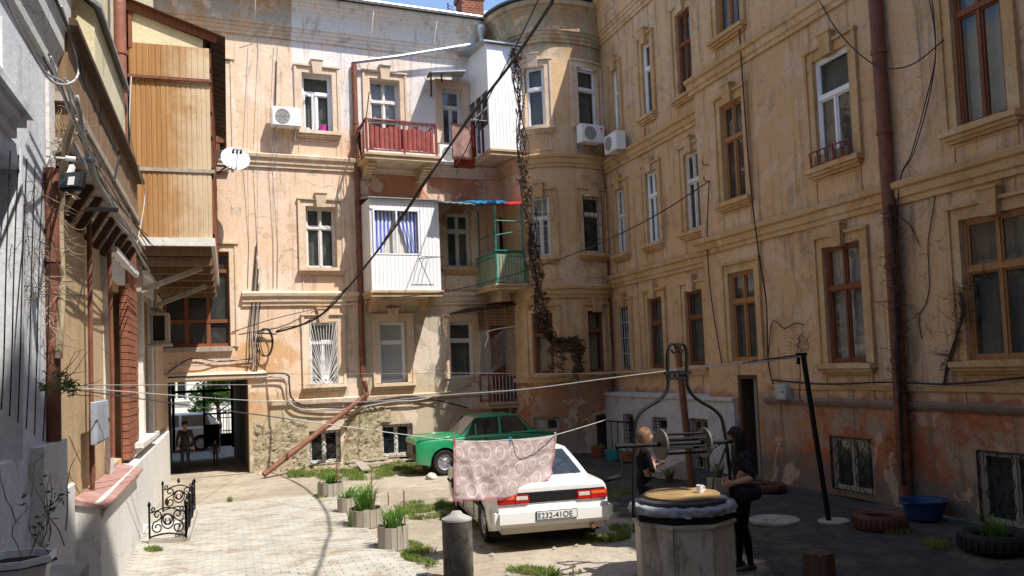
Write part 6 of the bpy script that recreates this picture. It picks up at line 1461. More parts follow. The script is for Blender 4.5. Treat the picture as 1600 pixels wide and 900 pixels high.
for s in (1, -1):
    tl_ = cbox(wc, 'tail_light', (xr - .045, min(s * .33, s * hwv * .995), .648), (xr + .05, max(s * .33, s * hwv * .995), .768), LAMP_R, .012)
    cbox(wc, 'indicator', (xr - .050, min(s * .52, s * hwv * .97), .712), (xr - .03, max(s * .52, s * hwv * .97), .757), LAMP_O, .004, par=tl_); cbox(wc, 'reversing_light', (xr - .050, min(s * .35, s * .505), .70), (xr - .03, max(s * .35, s * .505), .752), LAMP_W, .004, par=tl_)
    cbox(wc, 'reflector', (xr - .052, min(s * .515, s * .522), .64), (xr - .03, max(s * .515, s * .522), .765), M['iron'], .004, par=tl_)
cbox(wc, 'panel_below_lamps', (xr - .012, -hwv * .97, .59), (xr + .03, hwv * .97, .622), WP, .004)
cbox(wc, 'boot_seam', (xr - .008, -hwv * .97, .785), (xr + .03, hwv * .97, .793), M['iron'])
pl = cbox(wc, 'number_plate', (xr - .150, -.29, .43), (xr - .132, .27, .55), M['iron'], .003); cbox(wc, 'plate_face', (xr - .154, -.28, .438), (xr - .149, .26, .542), simple('white plate', (.72, .72, .70), .4, var=.05), par=pl)
text3d('232-41OE', .105, M['iron'], pl, (xr - .156, .205, .452), (pi / 2, 0, -pi / 2), .98)
cbox(wc, 'plate_badge', (xr - .157, .215, .45), (xr - .153, .25, .53), simple('blue badge', (.15, .2, .35)), par=pl)
bm = NB(); tube(bm, [(xr - .1, -.52, .27), (xr + .4, -.52, .29)], .03, 10); obj('exhaust', bm, M['rust'], wc, world=False); cbox(wc, 'mud_flap', (xr + .42, W / 2 * .55, .12), (xr + .44, W / 2 * .93, .32), M['rubber']); cbox(wc, 'mud_flap', (xr + .42, -W / 2 * .93, .12), (xr + .44, -W / 2 * .55, .32), M['rubber'])
for s in (1, -1): cbox(wc, 'side_moulding', (xr + .5, min(s * W / 2 * .995, s * (W / 2 + .012)), .50), (1.75, max(s * W / 2 * .995, s * (W / 2 + .012)), .545), M['iron'], .003); cbox(wc, 'wing_mirror', (.72, min(s * .76, s * .92), .86), (.82, max(s * .76, s * .92), .98), M['iron'], .02)
# ---- green saloon
GP = carpaint('green car paint', (.012, .26, .10), (.16, .24, .13), .12); L, W = 3.9, 1.55
gws = glassy('dusty windscreen', (.16, .15, .15), .9, .2)
xn = at_y(656, 720, 18.35).x
gc = build_car('parked_car', 'old rounded green saloon car with missing headlights parked across the back of the yard', (xn + L * .89 / 2 - .03, 19.1, 0), pi - radians(2.0), L, W, 1.4,
    [(-1.95, .70), (-1.8, .80), (-.9, .88), (1.0, .88), (1.75, .86), (2.01, .82)], [(-1.95, .71), (-1.8, .83), (-.9, .92), (1.0, .92), (1.75, .90), (2.01, .84)],
    dict(x=(-1.30, -.85, .28, .78), w=(.70, .60), z=(.86, 1.31), side=((.02, .46), (.50, .80), (.825, .98)), door=((-.70, .10), (.12, .95)), hm=M['zinc'], wsm=gws), (-1.18, 1.22), GP, wr=.30, arch=.37)
gc.scale = (.89, 1, .97)
xf = L / 2; DK = simple('bare rusty metal', (.12, .10, .06), .7, var=.4, scale=12, bumpy=.3, dirt=((.03, .03, .03), .5))
cbox(gc, 'nose_panel', (xf - .05, -W / 2 * .84, .36), (xf + .015, W / 2 * .84, .74), DK, .02)
for s in (1, -1):
    bm = NB(); lathe(bm, [(.10, 0), (.10, .02), (.08, .02), (.075, -.03), (.01, -.05)], 18); bmesh.ops.transform(bm, matrix=Matrix.Translation((xf + .012, s * .52, .62)) @ Matrix.Rotation(pi / 2, 4, 'Y'), verts=bm.verts); obj('headlight_socket', bm, M['iron'], gc, world=False, smooth=40)
for k in range(7): cbox(gc, 'grille_bar', (xf + .012, -.36 + .115 * k, .50), (xf + .025, -.345 + .115 * k, .70), M['zinc'])
for k in (0, 1): cbox(gc, 'bumper_bracket', (xf - .1, -.45 + .8 * k, .33), (xf + .22, -.38 + .8 * k, .37), M['iron'])
cbox(gc, 'bonnet_seam', (.85, -.645, .885), (xf - .08, -.637, .893), M['iron']); cbox(gc, 'bonnet_seam', (.85, .637, .885), (xf - .08, .645, .893), M['iron'])
for s in (1, -1):
    bm = NB(); tube(bm, [(-1.88, s * .70, .79), (-1.3, s * .725, .885), (-.6, s * .74, .90)], [.03, .035, .02], 8); obj('tail_fin', bm, GP, gc, world=False, smooth=True)
    bm = NB(); tube(bm, [(1.9, s * .71, .83), (1.2, s * .735, .875), (.6, s * .74, .88)], [.03, .03, .015], 8); obj('wing_ridge', bm, GP, gc, world=False, smooth=True)
cbox(gc, 'roof_gutter', (-.9, -.625, 1.30), (.35, -.61, 1.315), GP); cbox(gc, 'roof_gutter', (-.9, .61, 1.30), (.35, .625, 1.315), GP)
# ---- silver car in the street beyond the passage
SP = carpaint('silver car paint', (.55, .56, .58), (.4, .4, .4), .05); L, W = 4.1, 1.72
xR = at_y(346, 665, 34.0).x
sc_ = build_car('parked_car', 'pale silver hatchback parked in the street beyond the passage', (xR - L / 2, 34.8, -.35), pi, L, W, 1.45,
    [(-2.05, .95), (-1.0, .96), (1.0, .90), (1.8, .78), (2.05, .66)], [(-2.05, .97), (-1.0, .99), (1.0, .96), (1.8, .84), (2.05, .70)],
    dict(x=(-2.0, -1.55, .1, 1.15), w=(.78, .60), z=(.93, 1.42), side=((.06, .45), (.48, .96)), door=((-1.0, .0), (.02, 1.05))), (-1.3, 1.3), SP, wr=.31)
cbox(sc_, 'tail_light', (-2.07, .45, .80), (-1.75, .87, .98), LAMP_R, .02); cbox(sc_, 'tail_light', (-2.07, -.87, .80), (-1.75, -.45, .98), LAMP_R, .02)

# ================================================================== passage gate, people in the passage, street tree
gY = 30.6; a = at_y(270, 650, gY); b_ = at_y(364, 650, gY)
gt = thing('street_gate', 'black iron gate with solid lower leaves at the street end of the passage', 'gate', ((a.x + b_.x) / 2, gY, 0)); zt_ = at_y(318, 611, gY).z
bm = NB(); bar(bm, (a.x, gY, zt_), (b_.x, gY, zt_), .09); xm = at_y(319, 650, gY).x; bar(bm, (xm, gY, 0), (xm, gY, zt_ + .3), .07); bar(bm, (a.x + .02, gY, 0), (a.x + .02, gY, zt_ + .3), .09); bar(bm, (b_.x - .02, gY, 0), (b_.x - .02, gY, zt_ + .3), .09); z_ = at_y(340, 646, gY).z; bar(bm, (xm, gY, z_), (b_.x, gY, z_), .06); obj('frame', bm, M['iron'], gt)
x2 = at_y(343, 660, gY).x; bm = NB(); box(bm, (xm, gY - .02, .05), (x2, gY + .02, at_y(330, 663, gY).z)); obj('solid_leaf', bm, M['iron'], gt); bm = NB(); box(bm, (x2 + .01, gY - .02, .05), (b_.x, gY + .02, at_y(350, 677, gY).z)); obj('solid_leaf', bm, M['iron'], gt)
for k in range(5): bm = NB(); x = x2 + (b_.x - x2) * (k + .5) / 5; bar(bm, (x, gY, 0.1), (x, gY, z_ + .2), .022); obj('gate_bar', bm, M['iron'], gt)

def leaf_cloud(bm, c, rad, n, s, seed=0, flat=1.0, clump=10):
    rnd = random.Random(seed); cs = [Vector((rnd.gauss(0, .5), rnd.gauss(0, .5), rnd.gauss(0, .45))) for _ in range(clump)]
    for k in range(n):
        q = rnd.choice(cs); p = q + Vector((rnd.gauss(0, .22), rnd.gauss(0, .22), rnd.gauss(0, .18)))
        if p.length > 1.15: p = p.normalized() * rnd.uniform(.8, 1.1)
        P_ = Vector(c) + Vector((p.x * rad[0], p.y * rad[1], p.z * rad[2])); d_ = Vector((rnd.uniform(-1, 1), rnd.uniform(-1, 1), rnd.uniform(-.6, .8))).normalized(); e = d_.cross(Vector((rnd.uniform(-1, 1), rnd.uniform(-1, 1), rnd.uniform(-1, 1)))).normalized(); ss = s * rnd.uniform(.6, 1.3)
        v = [P_ - d_ * ss, P_ + e * ss * .4, P_ + d_ * ss, P_ - e * ss * .4]; bm.faces.new([bm.verts.new(x) for x in v])
def leafmat(name, a, b_, tr=.3):
    m_, t, b = nodemat(name); P = coords(t); n = nz(t, P, 4, 3, .6); t.links.new(ramp(t, n, [(.3, a), (.7, b_)]), b.inputs['Base Color']); b.inputs['Roughness'].default_value = .6; b.inputs['Specular IOR Level'].default_value = .3
    if tr:
        tl_ = t.nodes.new('ShaderNodeBsdfTranslucent'); t.links.new(ramp(t, n, [(.3, tuple(x * 1.4 for x in a)), (.7, tuple(x * 1.4 for x in b_))]), tl_.inputs[0]); mx = t.nodes.new('ShaderNodeMixShader'); mx.inputs[0].default_value = tr; out = t.nodes['Material Output']; t.links.new(b.outputs[0], mx.inputs[1]); t.links.new(tl_.outputs[0], mx.inputs[2]); t.links.new(mx.outputs[0], out.inputs[0])
    return m_
LF = leafmat('tree leaves', (.035, .10, .015), (.09, .20, .03))
c = at_y(340, 622, 39.0); tr = thing('tree', 'green leafy street tree seen through the passage', 'tree', (c.x, 39.0, -.35))
bm = NB(); tube(bm, [(c.x, 39, -.36), (c.x + .03, 39, .5), (c.x, 39, 1.4), (c.x - .1, 39, 2.4)], [.09, .08, .07, .04], 8)
for k in range(9): a_ = k * .7; tube(bm, [(c.x, 39, .8 + .12 * k), (c.x + .9 * cos(a_), 39 + .9 * sin(a_), 1.2 + .18 * k)], [.04, .012], 5)
obj('trunk', bm, M['darkwood'], tr)
bm = NB(); leaf_cloud(bm, (c.x - .05, 39, 1.85), (1.05, 1.0, .8), 5200, .07, 5, clump=26); leaf_cloud(bm, (c.x - .6, 38.8, 1.2), (.6, .6, .35), 1300, .06, 6, clump=8); leaf_cloud(bm, (c.x, 39, 3.2), (1.4, 1.4, 1.0), 3500, .08, 7, clump=20); o = obj('crown', bm, LF, tr, recalc=False); o['kind'] = 'stuff'
# street wall lower fence behind the car
bm = NB(); x_ = c.x
fn_ = thing('iron_fence', 'black iron fence on the far pavement below the street tree', 'fence', (x_ + 1, 40.5, 0))
bm = NB(); bar(bm, (x_ - .4, 40.5, .6), (x_ + 3, 40.5, .6), .04); bar(bm, (x_ - .4, 40.5, 0), (x_ + 3, 40.5, 0), .04); obj('rail', bm, M['iron'], fn_)
for k in range(18): bm = NB(); bar(bm, (x_ - .35 + .19 * k, 40.5, -.26), (x_ - .35 + .19 * k, 40.5, .8), .025); obj('fence_bar', bm, M['iron'], fn_)

# ================================================================== people
SKIN = simple('skin', (.45, .26, .18), .55, var=.06, scale=8, bumpy=.03, spec=.35)
def cap_ring(bm, pts, rad, n=14, flat=None, up=None):
    """tapered limb: list of points, list of radii (or (rx, ry))"""
    rings = []; pts = [Vector(p) for p in pts]; px = None
    for i, p in enumerate(pts):
        a = pts[max(0, i - 1)]; b_ = pts[min(len(pts) - 1, i + 1)]; d = (b_ - a).normalized()
        if px is None: px = (Vector(up) if up else frame_of(d)[0])
        px = (px - d * px.dot(d)).normalized(); py = d.cross(px); r = rad[i]; rx, ry = r if isinstance(r, tuple) else (r, r)
        rings.append([bm.verts.new(p + px * rx * cos(2 * pi * k / n) + py * ry * sin(2 * pi * k / n)) for k in range(n)])
    for A, B in zip(rings, rings[1:]):
        for k in range(n): bm.faces.new((A[k], A[(k + 1) % n], B[(k + 1) % n], B[k]))
    for R, s, i in ((rings[0], -1, 0), (rings[-1], 1, -1)):
        d = (pts[1] - pts[0]).normalized() if i == 0 else (pts[-1] - pts[-2]).normalized(); r = rad[i]; rm = min(r) if isinstance(r, tuple) else r
        tip = bm.verts.new(pts[i] + d * s * rm * .55)
        for k in range(n): bm.faces.new((R[k], R[(k + 1) % n], tip))
def remesh(bm, vox, smooth=2):
    bmesh.ops.recalc_face_normals(bm, faces=bm.faces); me = bpy.data.meshes.new('tmp'); bm.to_mesh(me); bm.free(); o = bpy.data.objects.new('tmp', me); COL.objects.link(o)
    r = o.modifiers.new('r', 'REMESH'); r.mode = 'VOXEL'; r.voxel_size = vox; s = o.modifiers.new('s', 'SMOOTH'); s.factor = .5; s.iterations = smooth
    dg = bpy.context.evaluated_depsgraph_get(); m2 = bpy.data.meshes.new_from_object(o.evaluated_get(dg)); bpy.data.objects.remove(o); return m2
def person(label, loc, rz, S, mats, J, hair, vox=.0075, hairmat=None, extra=None, back=False):
    """J: joints in local space, person faces +x, y is to its left. mats: dict region -> material"""
    o = thing('person', label, 'person', loc, rz); bm = NB(); segs = []
    def limb(reg, pts, rad, **k): cap_ring(bm, pts, rad, **k); segs.append((reg, [Vector(p) for p in pts]))
    p, ch, nk, hd_ = J['pelvis'], J['chest'], J['neck'], J['head']; V = Vector
    limb('top', [V(p) + V((0, 0, .0)), V(p).lerp(V(ch), .45), V(ch), V(nk) + V((0, 0, -.05))], [(.105, .165), (.090, .130), (.108, .165), (.05, .085)], up=(1, 0, 0))
    limb('legs', [V(p) + V((-.01, 0, -.10)), V(p) + V((0, 0, .05))], [(.115, .165), (.105, .16)], up=(1, 0, 0))
    limb('skin', [V(nk) + V((-.005, 0, -.07)), V(nk) + V((.015, 0, .06))], [.055, .048])
    for s in ('l', 'r'):
        sg = 1 if s == 'l' else -1
        if s + 'hip' in J: pass
        hip = V(p) + V((0, sg * .085, -.03)); kn, an = V(J[s + 'knee']), V(J[s + 'ankle'])
        limb('legs', [hip, hip.lerp(kn, .5), kn, kn.lerp(an, .35) + V((-.015, 0, 0)), an], [(.092, .09), (.075, .072), .052, (.055, .05), .034])
        limb('shoe', [an + V((-.055, 0, -.045)), an + V((.03, 0, -.045)), an + V((.13, 0, -.06)), an + V((.18, 0, -.066))], [(.036, .036), (.040, .038), (.026, .042), (.018, .032)], up=(0, 0, 1))
        sh = V(J[s + 'shoulder']); el, wr_ = V(J[s + 'elbow']), V(J[s + 'wrist'])
        limb('top', [V(ch).lerp(sh, .35) + V((0, 0, .02)), sh], [.07, .056])
        limb('sleeve', [sh, sh.lerp(el, .5), el], [.055, .047, .04]); limb('forearm', [el, el.lerp(wr_, .35), wr_], [.041, .040, .026])
        hn = (wr_ - el).normalized(); t2 = V(J.get(s + 'palm', (0, 0, 1))); t2 = (t2 - hn * t2.dot(hn)).normalized(); side = hn.cross(t2)
        limb('skin', [wr_, wr_ + hn * .045, wr_ + hn * .085], [(.026, .018), (.038, .016), (.040, .014)], up=tuple(side))
        for q, (ln, of) in enumerate(((.062, -.030), (.072, -.010), (.068, .010), (.052, .030))):
            b0 = wr_ + hn * .085 + side * of; b1 = b0 + hn * ln * .5 + t2 * .008; b2 = b1 + hn * ln * .4 + t2 * .022; limb('skin', [b0 - hn * .02, b0, b1, b2], [.0095, .0095, .0088, .0075], n=8)
        b0 = wr_ + hn * .03 - side * .03; limb('skin', [b0, b0 + hn * .03 - side * .022 + t2 * .006, b0 + hn * .058 - side * .026 + t2 * .02], [.012, .0105, .0085], n=8)
    # head with face
    H_ = V(hd_); yaw = J.get('hyaw', 0); Rm = Matrix.Rotation(yaw, 3, 'Z'); hv = []
    N_, Mn = 28, 20
    for j in range(1, Mn):
        th_ = pi * j / Mn; row = []
        for i in range(N_):
            ph = 2 * pi * i / N_; x, y, z = sin(th_) * cos(ph), sin(th_) * sin(ph), cos(th_)
            r = V((x * .095, y * .074, z * .112)); f = max(0, x)
            if z < 0: r.y *= 1 - .30 * (-z) ** 1.2; r.x *= 1 - .10 * (-z) ** 2 if x > 0 else 1 - .35 * (-z)
            g = lambda zz, yy, sz, sy: math.exp(-((r.z - zz) / sz) ** 2 - ((r.y - yy) / sy) ** 2) * (1 if x > 0 else 0)
            r.x += .030 * g(-.022, 0, .020, .013) + .012 * g(.005, 0, .020, .010) + .008 * g(-.062, 0, .010, .022) - .010 * g(.008, .030, .012, .015) - .010 * g(.008, -.030, .012, .015) + .012 * g(-.095, 0, .018, .022) + .006 * g(.032, 0, .012, .04)
            row.append(bm.verts.new(H_ + Rm @ r))
        hv.append(row)
    for A, B in zip(hv, hv[1:]):
        for k in range(N_): bm.faces.new((A[k], A[(k + 1) % N_], B[(k + 1) % N_], B[k]))
    for R, z in ((hv[0], .112), (hv[-1], -.112)):
        t_ = bm.verts.new(H_ + V((0, 0, z)))
        for k in range(N_): bm.faces.new((R[k], R[(k + 1) % N_], t_))
    for s in (1, -1): segs.append(('skin', [H_ + Rm @ V((0, s * .075, 0))])); cap_ring(bm, [H_ + Rm @ V((-.01, s * .070, -.03)), H_ + Rm @ V((-.014, s * .078, .0)), H_ + Rm @ V((-.012, s * .074, .022))], [(.012, .008), (.02, .010), (.014, .008)], n=8)
    segs.append(('skin', [H_, H_ + V((0, 0, .02))]))
    me = remesh(bm, vox); keys = list(mats); 
    for k in keys: me.materials.append(mats[k])
    idx = {k: i for i, k in enumerate(keys)}
    for f in me.polygons:
        c = f.center; best = (9, 'top')
        for reg, pts in segs:
            for a, b_ in zip(pts, pts[1:]) if len(pts) > 1 else ((pts[0], pts[0]),):
                ab = b_ - a; t_ = 0 if ab.length < 1e-6 else max(0, min(1, (c - a).dot(ab) / ab.dot(ab))); d = (a + ab * t_ - c).length - (.09 if reg == 'skin' and c.z > H_.z - .12 else 0)
                if d < best[0]: best = (d, reg)
        f.material_index = idx.get(best[1], 0); f.use_smooth = True
    b = bpy.data.objects.new('body', me); COL.objects.link(b); b.parent = o; o.scale = (S,) * 3
    # eyes, mouth
    bm = NB()
    for s in (1, -1): p_ = H_ + Rm @ V((.0795, s * .030, .008)); lathe(bm, [(.002, -.006), (.009, -.004), (.011, 0), (.009, .004), (.002, .006)], 10, tuple(p_))
    obj('eyes', bm, simple('eye', (.10, .07, .06), .2, var=.1), o, world=False, smooth=True)
    bm = NB(); tube(bm, [H_ + Rm @ V((.078, .022, -.062)), H_ + Rm @ V((.091, 0, -.060)), H_ + Rm @ V((.078, -.022, -.062))], [.003, .006, .003], 6); obj('mouth', bm, simple('lips', (.40, .14, .12), .4, var=.1), o, world=False, smooth=True)
    # hair : skull cap plus long strands
    bm = NB(); rnd = random.Random(3)
    if hair:
        cap_ = []
        for k in range(170):
            ph = rnd.uniform(radians(58), radians(302)) if rnd.random() < .85 else rnd.uniform(-radians(58), radians(58)); th_ = rnd.uniform(.05, 1.45 if abs(ph) > radians(50) else .75)
            r = V((sin(th_) * cos(ph) * .101, sin(th_) * sin(ph) * .082, cos(th_) * .121)); s0 = H_ + Rm @ r
            ln = hair * rnd.uniform(.85, 1.05); dirn = Rm @ V((-.03 + .05 * cos(ph), .10 * sin(ph), 0)); pts = [H_ + Rm @ (r * .98 + V((0, 0, .006)))]
            ph2 = ph; z0 = s0.z; steps = 6
            for q in range(1, steps + 1):
                t_ = q / steps; z = z0 - ln * t_; zz = (z - H_.z)
                if zz > -.02: rr2 = sqrt(max(0, 1 - max(0, zz / .121) ** 2)); pr_ = V((cos(ph2) * .101 * rr2, sin(ph2) * .083 * rr2, zz))
                else: pr_ = V((cos(ph2) * (.095 - .02 * min(1, -zz * 4)) - .02 * min(1, -zz * 3), sin(ph2) * (.083 - .0 * zz), zz))
                if pr_.x > .03 and zz < .04: pr_.x = .03 - .02 * (-zz)
                if zz < -.22: pr_.x -= .03
                pts.append(H_ + Rm @ pr_ + V((rnd.uniform(-.004, .004), rnd.uniform(-.004, .004), 0)))
            tube(bm, pts, [.011, .012, .013, .013, .012, .010, .004], 4)
        obj('hair', bm, hairmat, o, world=False, smooth=True)
    if extra: extra(o, J)
    return o
BLK = simple('black cotton', (.010, .010, .011), .95, var=.3, scale=9, bumpy=.6, spec=.05); GRJ = simple('grey jacket', (.030, .032, .036), .95, var=.5, scale=14, bumpy=.8, spec=.05); LEG = simple('black leggings', (.008, .008, .010), .9, var=.2, scale=6, bumpy=.3, spec=.05)
SHOE = simple('black shoe', (.02, .02, .02), .5); HB = simple('black hair', (.010, .008, .008), .65, var=.3, scale=30, bumpy=.1); HL = simple('light brown hair', (.15, .075, .035), .6, var=.4, scale=30, bumpy=.1)
gW = at_z(1166, 889)
JR = dict(pelvis=(0, 0, .92), chest=(-.01, 0, 1.24), neck=(.0, 0, 1.41), head=(.03, 0, 1.535), lknee=(.03, .09, .50), lankle=(-.03, .10, .08), rknee=(.02, -.08, .50), rankle=(.03, -.09, .08),
    lshoulder=(-.02, .165, 1.345), rshoulder=(-.02, -.165, 1.345), lelbow=(-.06, .225, 1.08), lwrist=(.13, .13, 1.02), relbow=(-.05, -.235, 1.08), rwrist=(.14, -.07, 1.03), lpalm=(0, -1, 0), rpalm=(0, 1, 0))
def bag(o, J):
    bm = NB(); box(bm, (-.16, .10, .82), (.02, .24, 1.0)); bmesh.ops.bevel(bm, geom=list(bm.edges), offset=.03, segments=2, affect='EDGES'); b_ = obj('shirt_tied_at_waist', bm, GRJ, o, world=False, smooth=True)
    bm = NB(); cap_ring(bm, [Vector((0, 0, .99)), Vector((0, 0, .90)), Vector((-.01, 0, .80))], [(.125, .178), (.135, .19), (.14, .195)], up=(1, 0, 0)); obj('shirt_hem', bm, GRJ, o, world=False, smooth=True)
pr1 = person('standing woman with long black hair, grey jacket and black leggings facing left beside the well', (gW.x, gW.y + .02, 0), radians(168), .975, dict(top=GRJ, legs=LEG, skin=SKIN, sleeve=GRJ, forearm=SKIN, shoe=SHOE), JR, .46, hairmat=HB, extra=bag)
q = at_y(1004, 682, 9.55)
JL = dict(JR); JL.update(lwrist=(.17, -.07, 1.14), rwrist=(.16, .08, 1.17), lelbow=(.07, .20, 1.07), relbow=(.06, -.20, 1.09), lpalm=(0, 0, 1), rpalm=(0, 0, 1))
pr2 = person('blonde woman in a black t-shirt with folded arms standing behind the well facing right', (q.x, q.y, 0), radians(-12), q.z / 1.535 if .8 < q.z / 1.535 < 1.15 else 1.0, dict(top=BLK, legs=LEG, skin=SKIN, sleeve=BLK, forearm=SKIN, shoe=SHOE), JL, .36, hairmat=HL)
TAN = simple('tan jacket', (.05, .04, .03), .9, var=.2, scale=6, bumpy=.2); DKT = simple('dark trousers', (.03, .03, .035), .9)
JM = dict(JR); JM.update(lelbow=(-.03, .24, 1.07), lwrist=(.02, .25, .84), relbow=(-.03, -.24, 1.07), rwrist=(.02, -.25, .84), head=(.04, 0, 1.53), lpalm=(1, 0, 0), rpalm=(1, 0, 0))
def straps(o, J):
    bm = NB()
    for s in (1, -1): tube(bm, [(-.115, s * .13, 1.36), (-.125, 0, 1.22), (-.11, -s * .11, 1.06)], .014, 5)
    obj('strap', bm, BLK, o, world=False)
    bm = NB(); lathe(bm, [(.104, .0), (.108, .05), (.085, .10), (.03, .125), (.005, .127)], 18, (.035, 0, 1.55)); obj('cap', bm, DKT, o, world=False, smooth=True)
m_ = at_z(290, 738); pr3 = person('person in a tan jacket with crossed straps seen from behind in the passage', (m_.x, m_.y, 0), radians(92), .80, dict(top=TAN, legs=DKT, skin=SKIN, sleeve=TAN, forearm=TAN, shoe=SHOE), JM, 0, vox=.012, extra=straps)
m_ = at_z(337, 728); pr4 = person('small child standing in the dark passage beside the adult', (m_.x, m_.y, 0), radians(80), .46, dict(top=simple('muted red top', (.06, .03, .028), .9), legs=simple('grey trousers', (.10, .10, .11), .9), skin=SKIN, sleeve=TAN, forearm=SKIN, shoe=SHOE), JM, .08, vox=.013, hairmat=HB)

# ================================================================== the well
WC = at_z(1067, 781, .86); cx, cy = WC.x, WC.y + .02
we = thing('draw_well', 'octagonal stone well with a wooden lid under a black wrought iron winch frame', 'well', (cx, cy, 0))
ws, t, b = nodemat('pale well stone'); P = coords(t); n1 = nz(t, P, 2.5, 8, .75, dist=.7); n2 = nz(t, P, 14, 6, .7)
c = ramp(t, n1, [(.3, (.42, .38, .32)), (.5, (.54, .50, .43)), (.72, (.60, .56, .48))]); c = mixc(t, step_(t, nz(t, P, 1.4, 8, .8, sc=(1, 1, .3), off=(3, 3, 3)), .52, .66), c, (.24, .20, .16)); t.links.new(c, b.inputs['Base Color']); b.inputs['Roughness'].default_value = .92; bump(t, b, math_(t, 'ADD', n1, math_(t, 'MULTIPLY', n2, .4)), .6, .02)
ph0 = radians(22.5 - 19)
for k in range(8):
    bm = NB(); a0 = ph0 + k * pi / 4 + .008; a1 = ph0 + (k + 1) * pi / 4 - .008; R0 = .545
    P_ = lambda a, r, z: Vector((cx + r * cos(a), cy + r * sin(a), z))
    hexa(bm, [P_(a0, .30, 0), P_(a0, R0, 0), P_(a1, R0, 0), P_(a1, .30, 0), P_(a0, .30, .64), P_(a0, R0, .64), P_(a1, R0, .64), P_(a1, .30, .64)]); obj('stone_panel', bm, ws, we)
bm = NB(); lathe(bm, [(.50, .63), (.575, .635), (.58, .66), (.56, .665), (.56, .675), (.535, .68)], 8, (cx, cy, 0), ang=ph0); obj('stone_rim', bm, ws, we)
bm = NB(); lathe(bm, [(.50, .665), (.555, .67), (.56, .73), (.55, .745), (.50, .75)], 8, (cx, cy, 0), ang=ph0); obj('iron_band', bm, M['iron'], we)
bm = NB(); n = 96; rows = []
tarp = simple('grey blue tarpaulin', (.27, .29, .32), .55, var=.2, scale=5, bumpy=.5, spec=.4, world=True)
for i, (r, z) in enumerate(((.42, .845), (.50, .85), (.56, .842), (.575, .825), (.576, .79), (.57, .765), (.56, .755))):
    rows.append([bm.verts.new((cx + (r * (1 - .03 * cos(8 * (2 * pi * k / n - ph0)))+ .014 * noise.noise(Vector((k * .45, i * .7, 2))) * i) * cos(2 * pi * k / n), cy + (r + .014 * noise.noise(Vector((k * .45, i * .7, 2))) * i) * sin(2 * pi * k / n), z + .016 * noise.noise(Vector((k * .35, i, 7))))) for k in range(n)])
for A, B in zip(rows, rows[1:]):
    for k in range(n): bm.faces.new((A[k], A[(k + 1) % n], B[(k + 1) % n], B[k]))
obj('tarpaulin', bm, tarp, we, smooth=True)
bm = NB(); lathe(bm, [(.01, .84), (.47, .84), (.49, .85), (.49, .885), (.47, .90), (.01, .90)], 40, (cx, cy, 0)); obj('rubber_ring', bm, simple('dark rubber mat', (.04, .04, .05), .7, world=True), we, smooth=40)
bm = NB(); rows = []; lathe(bm, [(.01, .90), (.40, .90), (.415, .905), (.415, .925), (.40, .937), (.01, .94)], 48, (cx, cy, 0)); obj('lid', bm, wood('brown lid', (.20, .12, .05), (.36, .24, .11), sc=(3, 3, 3)), we, smooth=40)
FY = cy
fx = lambda x, y: at_y(x, y, FY)
Lp_ = [(990, 812), (990, 760), (991, 700), (992, 668), (996, 652), (1006, 640), (1022, 630), (1036, 619), (1043, 606), (1044, 592), (1043, 570), (1043, 552), (1046, 541), (1051, 537), (1056, 541), (1057, 547), (1053, 551), (1050, 549), (1050, 546)]
Rp_ = [(1146, 812), (1142, 760), (1136, 700), (1130, 662), (1124, 648), (1112, 637), (1096, 628), (1083, 618), (1075, 605), (1073, 592), (1073, 570), (1073, 552), (1070, 541), (1065, 537), (1060, 541), (1059, 547), (1063, 551), (1066, 549), (1066, 546)]
for pts in (Lp_, Rp_):
    P_ = [fx(*p) for p in pts]; P_[0].z = .72; rr_2 = [.028 if i < 12 else .018 - .0012 * (i - 12) for i in range(len(P_))]
    S_ = spline(P_, 4); bm = NB(); tube(bm, S_, [lerp(.021, .010, max(0, (i / len(S_) - .6) / .4)) for i in range(len(S_))], 8); obj('frame_upright', bm, M['iron'], we, smooth=True)
bm = NB(); bar(bm, fx(1038, 583), fx(1079, 582), .035); bar(bm, fx(1041, 591), fx(1076, 590.5), .02)
for k in range(3): x = 1050 + k * 8; tube(bm, [fx(x + 3.5 * cos(a), 586 + 7 * sin(a)) for a in [i * pi / 5 for i in range(10)]], .010, 5, closed=True)
obj('frame_crosspiece', bm, M['iron'], we)
AX0, AX1 = fx(962, 697.5), fx(1144, 689.5)
bm = NB(); tube(bm, [AX0, AX1], .026, 10); obj('winch_axle', bm, M['iron'], we, smooth=40)
axd = (AX1 - AX0).normalized()
for (px_, nm) in ((1030, 'winch_disc'), (1098, 'winch_disc')):
    c_ = AX0.lerp(AX1, (px_ - 962) / 182); bm = NB(); tube(bm, [c_ - axd * .012, c_ + axd * .012], .168, 36); obj(nm, bm, simple('grey winch disc', (.085, .08, .07), .6, var=.2, world=True), we)
d0 = AX0.lerp(AX1, (1032 - 962) / 182); d1 = AX0.lerp(AX1, (1100 - 962) / 182)
for k in range(8):
    a = k * pi / 4 + .2; o_ = Vector((0, cos(a), sin(a))) * .115; bm = NB(); tube(bm, [d0 + o_, d1 + o_ + axd * .05], .011, 6); obj('winch_rod', bm, M['iron'], we)
bm = NB(); c0 = AX0; tube(bm, spline([c0, c0 + Vector((.03, 0, -.06)), c0 + Vector((.05, -.01, -.16)), c0 + Vector((.04, -.02, -.26)), c0 + Vector((-.0, -.02, -.32))], 4), .014, 8); tube(bm, [c0 + Vector((.02, -.02, -.32)), c0 + Vector((-.16, -.04, -.345))], .026, 10); obj('crank_handle', bm, M['iron'], we, smooth=True)
bm = NB(); tube(bm, spline([fx(1134, 700), fx(1126, 722), fx(1116, 745), fx(1114, 778)], 4), .012, 6); tube(bm, [fx(1128, 692), fx(1108, 706)], .008, 5); obj('brace', bm, M['iron'], we)
